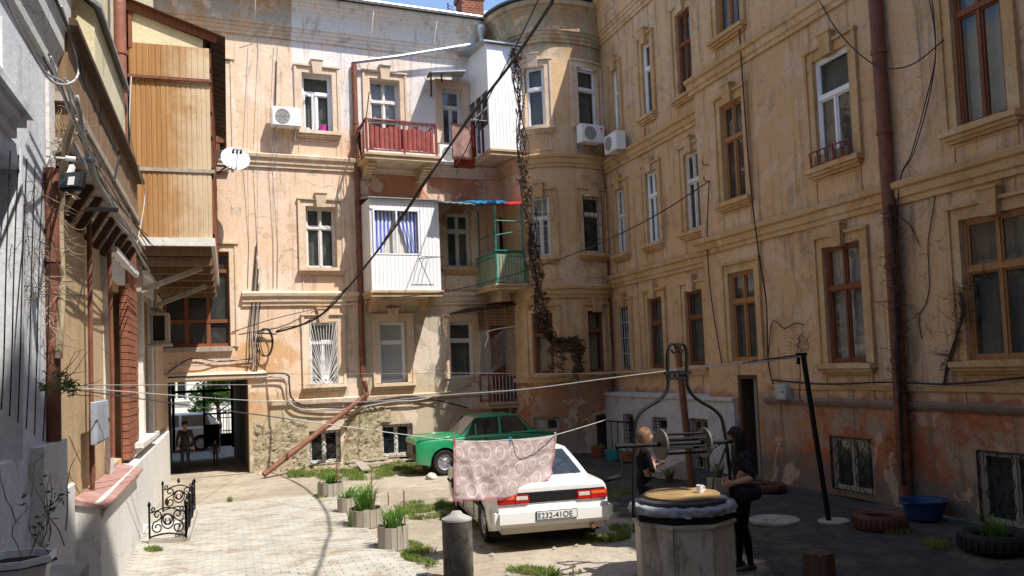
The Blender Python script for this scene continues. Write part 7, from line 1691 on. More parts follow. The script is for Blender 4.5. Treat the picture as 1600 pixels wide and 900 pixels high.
bm = NB(); c_ = at_z(1094, 770, .94); lathe(bm, [(.035, 0), (.04, .085), (.036, .085), (.033, .01)], 16, tuple(c_)); tube(bm, [c_ + Vector((.04, 0, .02)), c_ + Vector((.065, 0, .03)), c_ + Vector((.065, 0, .06)), c_ + Vector((.04, 0, .07))], .006, 5); tag(obj('mug', bm, M['white'], smooth=40), 'small white mug standing on the lid of the well', 'mug')

# ================================================================== tablecloth on the line
mt, t, b = nodemat('lace tablecloth'); uv = t.nodes.new('ShaderNodeUVMap').outputs[0]
sp = t.nodes.new('ShaderNodeSeparateXYZ'); t.links.new(uv, sp.inputs[0]); U, Vv = sp.outputs['X'], sp.outputs['Y']
row = math_(t, 'FLOOR', math_(t, 'MULTIPLY', Vv, 3.2)); uo = math_(t, 'ADD', math_(t, 'MULTIPLY', math_(t, 'ADD', U, math_(t, 'MULTIPLY', nz(t, uv, 3, 3, .5), .05)), 7.5), math_(t, 'MULTIPLY', row, .5))
fu = math_(t, 'SUBTRACT', math_(t, 'FRACT', uo), .5); fv = math_(t, 'SUBTRACT', math_(t, 'FRACT', math_(t, 'MULTIPLY', Vv, 3.2)), .5)
rd = math_(t, 'SQRT', math_(t, 'ADD', math_(t, 'POWER', math_(t, 'MULTIPLY', fu, 1.15), 2), math_(t, 'POWER', fv, 2))); rd = math_(t, 'ADD', rd, math_(t, 'MULTIPLY', math_(t, 'SUBTRACT', nz(t, uv, 60, 3, .7), .5), .05))
ang = math_(t, 'ARCTAN2', fv, fu); pet = math_(t, 'MULTIPLY', math_(t, 'SINE', math_(t, 'MULTIPLY', ang, 10)), .02)
r2 = math_(t, 'ADD', rd, pet)
ring = ramp(t, r2, [(.0, (.1, .1, .1)), (.06, (.7, .7, .7)), (.10, (.1, .1, .1)), (.17, (.75, .75, .75)), (.22, (.05, .05, .05)), (.29, (.1, .1, .1)), (.33, (1, 1, 1)), (.385, (1, 1, 1)), (.42, (.35, .35, .35))])
c = mixc(t, ring, (.50, .36, .36), (.80, .71, .69)); c = mixc(t, .35, c, ramp(t, nz(t, uv, 140, 2, .5), [(.35, (.5, .5, .5)), (.65, (1.3, 1.3, 1.3))]), 'MULTIPLY')
ed = math_(t, 'MAXIMUM', math_(t, 'ABSOLUTE', math_(t, 'SUBTRACT', U, .5)), math_(t, 'SUBTRACT', .5, Vv)); c = mixc(t, math_(t, 'MULTIPLY', step_(t, ed, .47, .485), .7), c, (.50, .16, .18))
t.links.new(c, b.inputs['Base Color']); b.inputs['Roughness'].default_value = .9
tl_n = t.nodes.new('ShaderNodeBsdfTranslucent'); t.links.new(c, tl_n.inputs[0]); mx = t.nodes.new('ShaderNodeMixShader'); mx.inputs[0].default_value = .3; t.links.new(b.outputs[0], mx.inputs[1]); t.links.new(tl_n.outputs[0], mx.inputs[2]); t.links.new(mx.outputs[0], t.nodes['Material Output'].inputs[0])
bm = NB(); uvl = bm.loops.layers.uv.new('UVMap'); nu, nv = 90, 46; G = []
for i in range(nu + 1):
    s = i / nu; top = tl.lerp(tr_, s) - Vector((0, 0, .03 * 4 * s * (1 - s))); yb = lerp(781, 779, min(1, s / .45)) if s < .45 else lerp(779, 742, ((s - .45) / .55) ** 1.8)
    xb = lerp(708, 862, s); bot = at_y(xb, yb, lerp(tl.y, tr_.y, s)); row = []
    for j in range(nv + 1):
        q = j / nv; p = top.lerp(bot, q); fold = .022 * sin(s * 19 + q * 3.5 + 2 * noise.noise(Vector((s * 3, q, 1)))) * q + .09 * noise.noise(Vector((s * 4, q * 2.2, 3))) * q + .012 * noise.noise(Vector((s * 16, q * 9, 3))) + .07 * math.exp(-((s - .10 - q * .16) / .04) ** 2) * q
        p += Vector((.3, -1, 0)).normalized() * fold; row.append((bm.verts.new(p), (s, 1 - q)))
    G.append(row)
for A, B in zip(G, G[1:]):
    for k in range(nv):
        q = (A[k], B[k], B[k + 1], A[k + 1]); f = bm.faces.new([v for v, _ in q])
        for l, (_, uvv) in zip(f.loops, q): l[uvl].uv = uvv
tc = thing('tablecloth', 'pinkish lace tablecloth with round medallions pegged to the white line', 'tablecloth', tuple((tl + tr_) / 2)); obj('cloth', bm, mt, tc, smooth=True, recalc=False)
bm = NB(); rnd = random.Random(4)
for i in range(0, nu, 1):
    v = Vector(tl.lerp(tr_, i / nu)); s = i / nu; yb = lerp(781, 779, min(1, s / .45)) if s < .45 else lerp(779, 742, ((s - .45) / .55) ** 1.8); p = at_y(lerp(708, 862, s), yb - .5, lerp(tl.y, tr_.y, s)); bar(bm, p, p + Vector((rnd.uniform(-.01, .01), 0, -.03)), .006)
fr = obj('fringe', bm, simple('pink fringe', (.5, .2, .22), .9), tc); fr['kind'] = 'stuff'
for i, (s, cc, nm) in enumerate(((.01, (.6, .05, .03), 'red'), (.53, (.03, .25, .55), 'blue'), (.985, (.5, .5, .5), 'grey'))):
    p = tl.lerp(tr_, s) - Vector((0, 0, .03 * (4 * s * (1 - s)))); bm = NB(); bar(bm, p + Vector((-.006, -.01, -.05)), p + Vector((.004, -.012, .035)), .012); bar(bm, p + Vector((.006, .01, -.05)), p + Vector((-.004, .012, .035)), .012)
    tag(obj('clothes_peg', bm, simple(nm + ' peg', cc, .4)), nm + ' clothes peg on the top edge of the lace tablecloth', 'clothes peg')

# ================================================================== bollard, stump, planters and yard things
g_ = at_z(717, 907); bo = thing('bollard', 'stout dark concrete bollard with a low conical cap in the foreground', 'bollard', (g_.x, g_.y, 0)); R_ = .172; ztop = at_y(717, 812, g_.y).z
bmt = simple('dark bollard concrete', (.17, .15, .125), .8, var=.4, scale=5, bumpy=.5, spec=.3, dirt=((.05, .045, .04), .5), world=True)
bm = NB(); lathe(bm, [(R_, -.02), (R_, ztop - .01), (R_ * 1.02, ztop)], 40, (g_.x, g_.y, 0)); obj('shaft', bm, bmt, bo, smooth=40); bm = NB(); lathe(bm, [(R_ * 1.03, ztop + .0), (R_ * 1.0, ztop + .02), (R_ * .45, ztop + .065), (R_ * .30, ztop + .10), (.01, ztop + .105)], 40, (g_.x, g_.y, 0)); obj('cap', bm, simple('sunlit cap concrete', (.33, .31, .29), .8, var=.2, scale=6, bumpy=.4, world=True), bo, smooth=50)  # cap paler than the shaft: its sunlit top is put into the colour
g_ = at_z(1282, 925); st = thing('stump', 'broken dark stump of a post standing in the shade at the lower right', 'stump', (g_.x, g_.y, 0)); zt_ = at_y(1282, 862, g_.y).z
bm = NB(); n = 20; A = []; B = []
for k in range(n): a = 2 * pi * k / n; r = .15 + .012 * noise.noise(Vector((cos(a) * 2, sin(a) * 2, 0))); A.append(bm.verts.new((g_.x + r * 1.1 * cos(a), g_.y + r * 1.1 * sin(a), 0))); B.append(bm.verts.new((g_.x + r * cos(a), g_.y + r * sin(a), zt_ + .04 * noise.noise(Vector((k * .8, 2, 2))))))
for k in range(n): bm.faces.new((A[k], A[(k + 1) % n], B[(k + 1) % n], B[k]))
bm.faces.new(B); obj('post', bm, M['darkwood'], st)
GR = leafmat('long green blades', (.06, .16, .02), (.17, .31, .07), .4)
STV = [wood('grey stave %d' % k, (.24 + .03 * k, .20 + .03 * k, .16 + .03 * k), (.40, .36, .30), sc=(20, 20, 1.2), world=True) for k in range(3)]
def blades(bm, c, n, h, spread, w_=.008, seed=0, droop=.5):
    rnd = random.Random(seed)
    for _ in range(n):
        a = rnd.uniform(0, 2 * pi); r0 = rnd.uniform(0, .14); hh = h * rnd.uniform(.5, 1.1); sp_ = spread * rnd.uniform(.2, 1.0); p0 = Vector(c) + Vector((r0 * cos(a), r0 * sin(a), 0)); d = Vector((cos(a + rnd.uniform(-.6, .6)), sin(a + rnd.uniform(-.6, .6)), 0)); sd_ = Vector((-d.y, d.x, 0)) * w_ * rnd.uniform(.7, 1.3); prev = None
        for q in range(6):
            t_ = q / 5; p = p0 + d * sp_ * t_ ** 1.6 + Vector((0, 0, hh * (t_ - droop * max(0, t_ - .45) ** 1.6))); ww = sd_ * (1 - .85 * t_ ** 2)
            cur = (bm.verts.new(p - ww), bm.verts.new(p + ww))
            if prev: bm.faces.new((prev[0], prev[1], cur[1], cur[0]))
            prev = cur
for i, (px_, py_, wpx, hpx, ph_, npl, lab) in enumerate(((519, 778, 40, 22, .38, 60, 'farthest of the four round slatted planters, nearest the end wall'), (547, 803, 34, 24, .30, 55, 'second farthest round slatted planter, half hidden by the tall plant'),
        (576, 826, 52, 28, .62, 130, 'round slatted planter with the tallest drooping plant'), (619, 861, 48, 36, .42, 80, 'nearest round slatted planter with a thin stake in it'))):
    g_ = at_z(px_, py_); d_ = (g_ - CAM).dot(FF); R_ = wpx / 2 / CAM_F * d_; hh = hpx / CAM_F * d_; c_ = Vector((g_.x, g_.y + R_, 0)); o = thing('planter', lab, 'planter', tuple(c_), 0, 'round slatted planters along the path'); n = 15
    for k in range(n):
        a = 2 * pi * k / n; t_ = Vector((-sin(a), cos(a), 0)); rdn = Vector((cos(a), sin(a), 0)); w_ = pi * R_ / n - .004; p = c_ + rdn * R_; z1_ = hh + random.uniform(-.012, .012); P0 = [p - t_ * w_ - rdn * .018, p + t_ * w_ - rdn * .018, p + t_ * w_, p - t_ * w_]
        bm = NB(); hexa(bm, P0 + [v + Vector((0, 0, z1_)) for v in P0]); obj('stave', bm, STV[k % 3], o)
    bm = NB(); lathe(bm, [(R_ - .02, 0), (R_ - .02, hh - .05), (.01, hh - .03)], 20, tuple(c_)); obj('soil', bm, M['darkwood'], o)
    p_ = thing('leafy_plant', ('clump of long green leaves growing in the farthest slatted planter', 'short arching green leaves in the second farthest slatted planter', 'tall clump of drooping strap leaves in the third slatted planter', 'bright green strap leaves in the nearest slatted planter')[i], 'plant', tuple(c_ + Vector((0, 0, hh - .04))))
    bm = NB(); blades(bm, c_ + Vector((0, 0, hh - .04)), npl, ph_, .26 + .08 * (i == 2), .011, i, .9); f_ = obj('leaves', bm, GR, p_, recalc=False); f_['kind'] = 'stuff'
    bm = NB()
    if i == 2: blades(bm, c_ + Vector((-.2, -.1, 0)), 26, .45, .2, .010, 9, 1.0); f_ = obj('leaves', bm, GR, p_, recalc=False); f_['kind'] = 'stuff'
    else: bm.free()
for (x, y, y1, lab) in ((527, 776, 718, 'short pale stake beside the farthest planter'), (582, 800, 740, 'thin stake behind the tall drooping plant'), (633, 832, 766, 'thin rusty stake in the nearest planter'), (607, 790, 770, 'short bent stake between the two nearest planters')):
    a = at_z(x, y); bm = NB(); bar(bm, a, (a.x, a.y, at_y(x, y1, a.y).z), .018); tag(obj('stake', bm, M['rust']), lab, 'stake')
# grass : blades on uneven patches
def grass(name, patches, dens, h, mat, label):
    vs, fs = [], []; rnd = random.Random(hash(label) % 999)
    for (px_, py_, rx, ry, k) in patches:
        for _ in range(int(dens * k)):
            a = rnd.uniform(0, 2 * pi); r = sqrt(rnd.random()); p = at_z(px_ + rx * r * cos(a), py_ + ry * r * sin(a))
            if noise.noise(Vector((p.x * 3.1, p.y * 2.1, 3))) < rnd.uniform(-.15, .12): continue
            hh = h * rnd.uniform(.4, 1.2); d = Vector((rnd.uniform(-1, 1), rnd.uniform(-1, 1), 0)) * hh * .6; s = Vector((rnd.uniform(-1, 1), rnd.uniform(-1, 1), 0)).normalized() * .006; i0 = len(vs)
            vs += [p - s, p + s, p + d * .5 + Vector((0, 0, hh * .7)) + s * .6, p + d + Vector((0, 0, hh))]; fs += [(i0, i0 + 1, i0 + 2), (i0, i0 + 2, i0 + 3)]
    me = bpy.data.meshes.new(name); me.from_pydata([tuple(v) for v in vs], [], fs); me.materials.append(mat); o = bpy.data.objects.new(name, me); COL.objects.link(o); tag(o, label, 'grass', kind='stuff')
GS = leafmat('yard grass', (.10, .19, .03), (.27, .30, .09), .35)
grass('grass', [(455, 743, 22, 4, 1.2), (510, 742, 50, 5, 3), (590, 738, 60, 7, 3.5), (640, 730, 45, 6, 2), (540, 748, 60, 3, 1), (690, 735, 30, 5, .6)], 1500, .10, GS, 'green grass strip along the foot of the end wall')
grass('grass', [(675, 794, 60, 9, 3), (655, 806, 45, 6, 1.5), (700, 788, 30, 5, .8)], 1500, .08, GS, 'grass patch between the planters and the white car')
grass('grass', [(655, 868, 28, 12, 1.4), (640, 856, 20, 7, .7), (678, 882, 12, 7, .5), (500, 778, 14, 3, .4), (366, 782, 12, 3, .4), (240, 862, 14, 3, .5), (850, 896, 60, 5, .8), (820, 893, 30, 4, .4)], 1300, .07, GS, 'grass tufts along the edge of the paved path')
grass('grass', [(950, 840, 36, 9, 1.6), (975, 828, 24, 6, .7), (958, 768, 32, 6, 1.6), (940, 776, 30, 5, 1), (1200, 745, 40, 6, .6), (1480, 850, 40, 8, .8), (1390, 832, 30, 4, .4)], 1300, .07, GS, 'sparse grass in the shaded ground on the right')
# scattered pebbles, litter and rubble
bm = NB(); rnd = random.Random(12)
for k in range(170):
    x = rnd.uniform(420, 1500); y = rnd.uniform(752, 899); p = at_z(x, y)
    if p.x < 2.4 or p.x > 5.2 or p.y > 20: continue
    s = rnd.uniform(.008, .028); R3 = Matrix.Rotation(rnd.uniform(0, 3), 4, 'Z'); v = [p + R3 @ Vector((a * s * rnd.uniform(.7, 1.3), b2 * s * rnd.uniform(.7, 1.3), c2 * s * .7 + .01)) for a, b2, c2 in ((-1, -1, 0), (1, -1, 0), (1, 1, 0), (-1, 1, 0), (-.6, -.6, 1), (.6, -.6, 1), (.6, .6, 1), (-.6, .6, 1))]; hexa(bm, v)
tag(obj('pebbles', bm, M['concrete']), 'small pebbles scattered on the yard earth', 'pebbles', kind='stuff')
g_ = at_z(675, 749); bm = NB(); bmesh.ops.create_icosphere(bm, subdivisions=3, radius=.13)
for v in bm.verts: v.co *= 1 + .3 * noise.noise(v.co * 9); v.co.z = max(v.co.z * .75, -.05)
bmesh.ops.translate(bm, verts=bm.verts, vec=(g_.x, g_.y, .05)); tag(obj('stone', bm, simple('pale stone', (.5, .47, .42), .9, world=True), smooth=30), 'pale loose stone beside the front wheel of the green car', 'stone')
for i, (x0, y0, x1, y1, lab) in enumerate(((540, 722, 606, 716, 'upper grey board lying against the end wall'), (546, 729, 608, 722, 'lower grey board in the rubble by the end wall'), (572, 734, 560, 722, 'short pale board crossing the two boards by the wall'))):
    a, b_ = at_z(x0, y0, .08), at_z(x1, y1, .1); bm = NB(); bar(bm, a, b_, .22, .04, up=(0, 0, 1)); tag(obj('board', bm, M['greywood']), lab, 'board')
bm = NB(); rnd = random.Random(5)
for k in range(120):
    u = rnd.uniform(ARCH[1] + .1, ARCH[1] + 4.5); p = BW.f(u, 0, rnd.uniform(.1, .5)); s = rnd.uniform(.02, .08); v = [p + Vector((a * s * rnd.uniform(.7, 1.3), b2 * s * rnd.uniform(.7, 1.3), c2 * s * .8)) for a, b2, c2 in ((-1, -1, -.2), (1, -1, -.2), (1, 1, -.2), (-1, 1, -.2), (-.6, -.6, 1), (.6, -.6, 1), (.6, .6, 1), (-.6, .6, 1))]; hexa(bm, v)
tag(obj('rubble', bm, mst), 'broken plaster and stone rubble along the foot of the end wall', 'rubble', kind='stuff')
# tyres used as flower beds
def tyre(px_, py_, wpx, hz, mat, label, cat='tyre'):
    g_ = at_z(px_, py_); d_ = (g_ - CAM).dot(FF); R_ = wpx / 2 / CAM_F * d_; c_ = (g_.x, g_.y + R_ * .8, 0); o = thing('tyre', label, cat, c_, 0, 'old tyres laid flat as flower beds')
    bm = NB(); lathe(bm, [(R_ * .62, hz * .12), (R_ * .9, 0), (R_, hz * .2), (R_ * 1.02, hz * .5), (R_, hz * .8), (R_ * .9, hz), (R_ * .66, hz * .93), (R_ * .58, hz * .8), (R_ * .62, hz * .5)], 36, c_, cap=False); obj('tread', bm, mat, o, smooth=40)
    bm = NB()
    for k in range(30): a = 2 * pi * k / 30; bar(bm, (c_[0] + R_ * 1.02 * cos(a), c_[1] + R_ * 1.02 * sin(a), hz * .2), (c_[0] + R_ * 1.02 * cos(a + .07), c_[1] + R_ * 1.02 * sin(a + .07), hz * .8), .02)
    obj('lugs', bm, mat, o); bm = NB(); lathe(bm, [(R_ * .62, hz * .55), (.01, hz * .6)], 24, c_); obj('soil', bm, M['darkwood'], o); return c_, R_
TR = simple('red painted tyre', (.11, .040, .03), .8, var=.4, scale=5, bumpy=.4, dirt=((.05, .035, .03), .52), world=True)
tyre(1400, 832, 80, .22, TR, 'reddish tyre bed near the wall between the two basement windows'); tyre(1214, 770, 54, .14, TR, 'flat reddish tyre bed below the tall dark door'); c_, R_ = tyre(1592, 868, 104, .22, M['rubber'], 'black tyre bed with grassy plants at the right edge')
p_ = thing('leafy_plant', 'dark grassy plant growing in the black tyre at the right edge', 'plant', (c_[0], c_[1], .14)); bm = NB(); blades(bm, (c_[0], c_[1], .14), 70, .38, .22, .010, 31, .8); obj('leaves', bm, GR, p_, recalc=False)['kind'] = 'stuff'
# blue basin
g_ = at_x(1443, 785, 9.40); c_ = (g_.x, g_.y, 0); bs = thing('basin', 'blue plastic basin standing at the foot of the right wall', 'basin', c_); BL = simple('blue plastic', (.015, .05, .16), .45, var=.2, scale=4, bumpy=.1, world=True)
bm = NB(); lathe(bm, [(.22, 0), (.30, .24), (.33, .25), (.33, .27), (.29, .26), (.21, .03), (.01, .02)], 30, c_); obj('bowl', bm, BL, bs, smooth=40)
for s in (1, -1): bm = NB(); tube(bm, [Vector(c_) + Vector((s * .32, -.06, .25)), Vector(c_) + Vector((s * .38, -.04, .24)), Vector(c_) + Vector((s * .38, .04, .24)), Vector(c_) + Vector((s * .32, .06, .25))], .014, 6); obj('handle', bm, BL, bs)
# tubs by the annex
def tub(px_, py_, wpx, hh, mat, label):
    g_ = at_z(px_, py_); d_ = (g_ - CAM).dot(FF); R_ = wpx / 2 / CAM_F * d_; c_ = (g_.x, g_.y + R_, 0); o = thing('plant_tub', label, 'plant tub', c_)
    bm = NB(); lathe(bm, [(R_ * .7, 0), (R_ * .95, hh * .8), (R_, hh), (R_ * .9, hh), (R_ * .85, hh * .85)], 20, c_); obj('pot', bm, mat, o, smooth=40); bm = NB(); lathe(bm, [(R_ * .86, hh * .8), (.01, hh * .88)], 16, c_); obj('soil', bm, M['darkwood'], o)
    p_ = thing('small_plant', 'low green seedlings in the ' + label.split(' plant')[0] + ' tub', 'plant', (c_[0], c_[1], hh * .85)); bm = NB(); blades(bm, (c_[0], c_[1], hh * .85), 24, .16, .12, .012, px_, .5); obj('leaves', bm, GR, p_, recalc=False)['kind'] = 'stuff'
tub(966, 720, 30, .24, simple('turquoise plastic', (.03, .30, .32), .5, world=True), 'round turquoise plant tub by the white basement front'); tub(940, 714, 24, .26, simple('terracotta', (.25, .07, .035), .8, world=True), 'left red plant tub beside the dark bay door'); tub(988, 722, 24, .22, simple('dull terracotta', (.27, .09, .05), .8, world=True), 'right red plant tub next to the turquoise one')
# small handrail in front of the basement windows
a = at_z(948, 707); b_ = at_z(996, 712); hr = thing('handrail', 'thin iron handrail by the basement door of the white front', 'handrail', ((a.x + b_.x) / 2, (a.y + b_.y) / 2, 0)); zt_ = .85; bm = NB(); bar(bm, V3(a, zt_), V3(b_, zt_), .03)
for k in range(6): p = a.lerp(b_, k / 5); bar(bm, V3(p, 0), V3(p, zt_), .018)
obj('rail', bm, M['iron'], hr)
# wooden hatch block
a = at_z(1030, 748); b_ = at_z(1077, 750); o = thing('cellar_hatch', 'sloping grey wooden hatch box behind the well', 'hatch', tuple((a + b_) / 2)); w_ = (b_ - a).length
bm = NB(); hexa(bm, [Vector((a.x, a.y, 0)), Vector((b_.x, b_.y, 0)), Vector((b_.x + .1, b_.y + .7, 0)), Vector((a.x + .1, a.y + .7, 0)), Vector((a.x + .0, a.y, .10)), Vector((b_.x, b_.y, .42)), Vector((b_.x + .1, b_.y + .7, .42)), Vector((a.x + .1, a.y + .7, .10))]); obj('box', bm, M['greywood'], o)
bm = NB(); 
for k in range(5): s = k / 5; hexa(bm, [Vector((lerp(a.x, b_.x, q), lerp(a.y, b_.y, q) + .7 * ss - .01, lerp(.105, .425, q) + dz_)) for dz_ in (0, .02) for q, ss in ((.01, s + .01), (.99, s + .01), (.99, s + .19), (.01, s + .19))])
obj('lid_board', bm, M['greywood'], o)
# bunches of flowers held / standing
def bunch(c_, label, cols, r=.10, n=34):
    o = thing('potted_flowers', label, 'flowers', tuple(c_)); bm = NB(); lathe(bm, [(.06, 0), (.09, .14), (.08, .14)], 14, tuple(c_)); obj('pot', bm, M['darkwood'], o); rnd = random.Random(len(label)); bm = NB(); blades(bm, c_ + Vector((0, 0, .12)), 30, .2, .12, .012, 4, .4); obj('leaves', bm, GR, o, recalc=False)['kind'] = 'stuff'
    for k, cc in enumerate(cols):
        bm = NB()
        for _ in range(n // len(cols)):
            p = c_ + Vector((rnd.gauss(0, r * .6), rnd.gauss(0, r * .6), .25 + rnd.uniform(-.08, .10)))
            for q in range(5): a = q * 2 * pi / 5; d = Vector((cos(a), sin(a), .3)) * .022; s = Vector((-sin(a), cos(a), 0)) * .010; bm.faces.new([bm.verts.new(v) for v in (p, p + d * .6 - s, p + d, p + d * .6 + s)])
        obj('blossom', bm, simple('petal %d %s' % (k, label[:6]), cc, .7), o, recalc=False)['kind'] = 'stuff'
g_ = at_z(1124, 768); bunch(Vector((g_.x, g_.y, .25)), 'pink and yellow flowers behind the right upright of the well frame', ((.45, .03, .08), (.5, .35, .08))); bm = NB(); box(bm, (g_.x - .16, g_.y - .15, 0), (g_.x + .16, g_.y + .15, .245)); tag(obj('crate', bm, M['greywood']), 'low wooden crate under the pink and yellow flowers', 'crate')
g_ = at_z(1046, 752); bunch(Vector((g_.x, g_.y, .0)), 'low pot of pink flowers and dark leaves beside the hatch box', ((.35, .06, .12), (.04, .2, .2)), .14)
# bottom left flower pot on a ledge with a dead plant
c_ = at_w(LW, 20, 888, .42); c_ = Vector((c_.x, c_.y, 0)); zt_ = at_y(30, 868, c_.y).z
pt = thing('flower_trough', 'white plastic flower trough at the lower left corner', 'flower pot', (c_.x, c_.y, zt_ - .2)); bm = NB(); lathe(bm, [(.14, -.22), (.165, -.04), (.185, -.03), (.185, .0), (.17, .0), (.16, -.04), (.01, -.045)], 8, (c_.x, c_.y, zt_), ang=.4); obj('pot', bm, M['pvc'], pt, smooth=30)
bm = NB(); lathe(bm, [(.19, -.035), (.01, -.03)], 10, (c_.x, c_.y, zt_)); obj('soil', bm, M['dark'], pt)
bm = NB(); wbox(bm, LW, LW.inv(-40, 880, .3)[0], LW.inv(40, 890, .3)[0], zt_ - .30, zt_ - .225, 0, .62); tag(obj('stone_ledge', bm, M['concrete']), 'narrow ledge under the white trough at the lower left', 'ledge')
TW = simple('dry twig', (.22, .17, .12), .9, world=True)
def twigs(bm, c, n, L, seed, down=False, spread=.5, r=.004):
    rnd = random.Random(seed)
    for _ in range(n):
        p = Vector(c) + Vector((rnd.gauss(0, .04), rnd.gauss(0, .04), rnd.gauss(0, .05))); d = Vector((rnd.gauss(0, spread), rnd.gauss(0, spread), (-1 if down else 1) * rnd.uniform(.2, 1))).normalized(); P_ = [p]
        for q in range(5): d = (d + Vector((rnd.gauss(0, .3), rnd.gauss(0, .3), rnd.gauss(0, .25)))).normalized(); P_.append(P_[-1] + d * L / 5 * rnd.uniform(.6, 1.2))
        tube(bm, P_, [r, r, r * .9, r * .8, r * .6, r * .3], 4, cap=False)
p_ = thing('dead_plant', 'leggy half dead plant growing from the white trough', 'plant', (c_.x + .1, c_.y, zt_)); bm = NB(); twigs(bm, (c_.x + .12, c_.y + .05, zt_), 9, .42, 2, spread=.15, r=.003); obj('stem', bm, TW, p_); bm = NB(); leaf_cloud(bm, (c_.x + .12, c_.y + .05, zt_ + .25), (.10, .10, .22), 50, .018, 3, clump=9); obj('leaves', bm, leafmat('dull leaves', (.03, .06, .03), (.07, .10, .06)), p_, recalc=False)['kind'] = 'stuff'
# sprig on the left wall
c_ = at_w(LW, 92, 604, .15); p_ = thing('wall_plant', 'small green sprig rooted on the left wall where the lines are tied', 'plant', tuple(c_)); bm = NB(); leaf_cloud(bm, c_, (.15, .18, .10), 260, .022, 8, clump=9); obj('leaves', bm, leafmat('sprig leaves', (.06, .09, .015), (.16, .18, .04)), p_, recalc=False)['kind'] = 'stuff'; bm = NB(); twigs(bm, c_, 14, .35, 6, spread=.8); obj('stem', bm, TW, p_)
# iron railing of the basement light well, left
def scrollpanel(bm, A, B, h, post=True):
    A, B = Vector(A), Vector(B); d = (B - A); L = d.length; t_ = d.normalized(); P_ = lambda u, z: A + t_ * (u * L) + Vector((0, 0, z * h)); r = .011
    bar(bm, P_(0, 0), P_(0, 1.0), .028); bar(bm, P_(1, 0), P_(1, 1.05), .028); tube(bm, [P_(q / 12, .05 + .10 * sin(pi * q / 12)) for q in range(13)], r * 1.2, 5)
    def sc(u, z, ru, rz, a0, turns, dirn=1): tube(bm, [P_(u + ru * (1 - .72 * q / 20) * cos(a0 + dirn * turns * 2 * pi * q / 20), z + rz * (1 - .72 * q / 20) * sin(a0 + dirn * turns * 2 * pi * q / 20)) for q in range(21)], r, 5)
    sc(.5, .55, .20, .26, -pi / 2, 1.4); sc(.5, .55, .20, .26, -pi / 2, 1.4, -1)
    for s, u in ((1, .22), (-1, .78)): sc(u, .34, .17, .20, pi / 2, 1.3, s); sc(u, .72, .13, .16, -pi / 2, 1.2, s); sc(u - .10 * s, .90, .07, .08, -pi / 2, 1.0, -s)
    tube(bm, [P_(q / 16, .80 + .14 * sin(pi * q / 16) ** 2) for q in range(17)], r, 5)
    for u in (0, .5, 1): c2 = P_(u, 1.02 + (.06 if u == .5 else 0)); tube(bm, [c2 - Vector((0, 0, .03)), c2, c2 + Vector((0, 0, .03)), c2 + Vector((0, 0, .06))], [.012, .026, .020, .004], 8)
f0, f1 = at_z(234, 851), at_z(291, 848); r0_, r1_ = at_z(253, 806), at_z(300, 803)
zz = at_y(262, 800, f0.y).z; o = thing('iron_railing', 'ornate black scrollwork railing round the basement light well on the left', 'railing', tuple((f0 + r1_) / 2))
k_ = [f0, f1, Vector((f1.x + .02, r1_.y, 0)), Vector((f0.x, r1_.y, 0))]
bm = NB()
for a, b_ in ((k_[0], k_[1]), (k_[1], k_[2]), (k_[3], k_[2])): bar(bm, a + Vector((0, 0, .04)), b_ + Vector((0, 0, .04)), .10, .08, up=(0, 0, 1))
obj('kerb', bm, M['concrete'], o)
for a, b_, n in ((k_[0], k_[1], 1), (k_[1], k_[2], 3), (k_[3], k_[2], 1)):
    for q in range(n): bm = NB(); scrollpanel(bm, a.lerp(b_, q / n) + Vector((0, 0, .08)), a.lerp(b_, (q + 1) / n) + Vector((0, 0, .08)), .48); obj('scroll_panel', bm, M['iron'], o)
bm = NB(); box(bm, (k_[0].x - .25, k_[0].y + .9, 0), (k_[1].x - .03, k_[0].y + 1.05, .14)); obj('stone_step', bm, M['leftwhite'], o)
# ================================================================== dead vines
VB = leafmat('dry brown vine leaves', (.045, .025, .016), (.19, .11, .065), 0)
vn = thing('dead_vine', 'long dead brown vine hanging down the face of the rounded bay', 'vine', tuple(at_y(812, 90, 20.3)))
VP = [(803, 76), (808, 110), (812, 150), (815, 200), (816, 245), (820, 290), (828, 335), (832, 380), (838, 420), (842, 455), (846, 490), (856, 520), (872, 535), (890, 536), (904, 534), (906, 560), (903, 585)]
VPT = [at_y(x, y, 19.7 + .25 * sin(i * .6)) for i, (x, y) in enumerate(VP)]
bm = NB(); rnd = random.Random(8); Sv = spline(VPT, 6)
for k in range(8):
    o_ = Vector((rnd.uniform(-.1, .1), rnd.uniform(-.08, .08), 0)); tube(bm, [p + o_ + Vector((.07 * sin(i * .5 + k), .05 * cos(i * .43 + k * 2), 0)) for i, p in enumerate(Sv)], .012, 4)
for i in range(0, len(Sv), 2): twigs(bm, Sv[i], 5, .30, i, down=True, spread=.7, r=.005)
obj('stem', bm, simple('dark vine stem', (.05, .03, .022), .9, world=True), vn)
bm = NB()
for i, p in enumerate(Sv):
    f = i / len(Sv); r = .10 + .05 * sin(i * .9) + (.06 if f > .25 else 0) + (.10 if .55 < f < .7 else 0)
    leaf_cloud(bm, p, (r, .12, .17), 26 if f < .25 else 64, .040, i, clump=6)
for (x, y, rx, rz, n) in ((850, 505, .26, .26, 300), (878, 548, .42, .22, 420), (868, 570, .3, .25, 200), (897, 545, .16, .3, 220), (806, 92, .14, .3, 160)): leaf_cloud(bm, at_y(x, y, 19.75), (rx, .15, rz), n, .042, x, clump=14)
obj('leaves', bm, VB, vn, recalc=False)['kind'] = 'stuff'
vn = thing('dead_vine', 'dry twiggy vine tangled round the rusty drainpipe of the near left house', 'vine', tuple(at_w(LW, 98, 300, .1))); bm = NB()
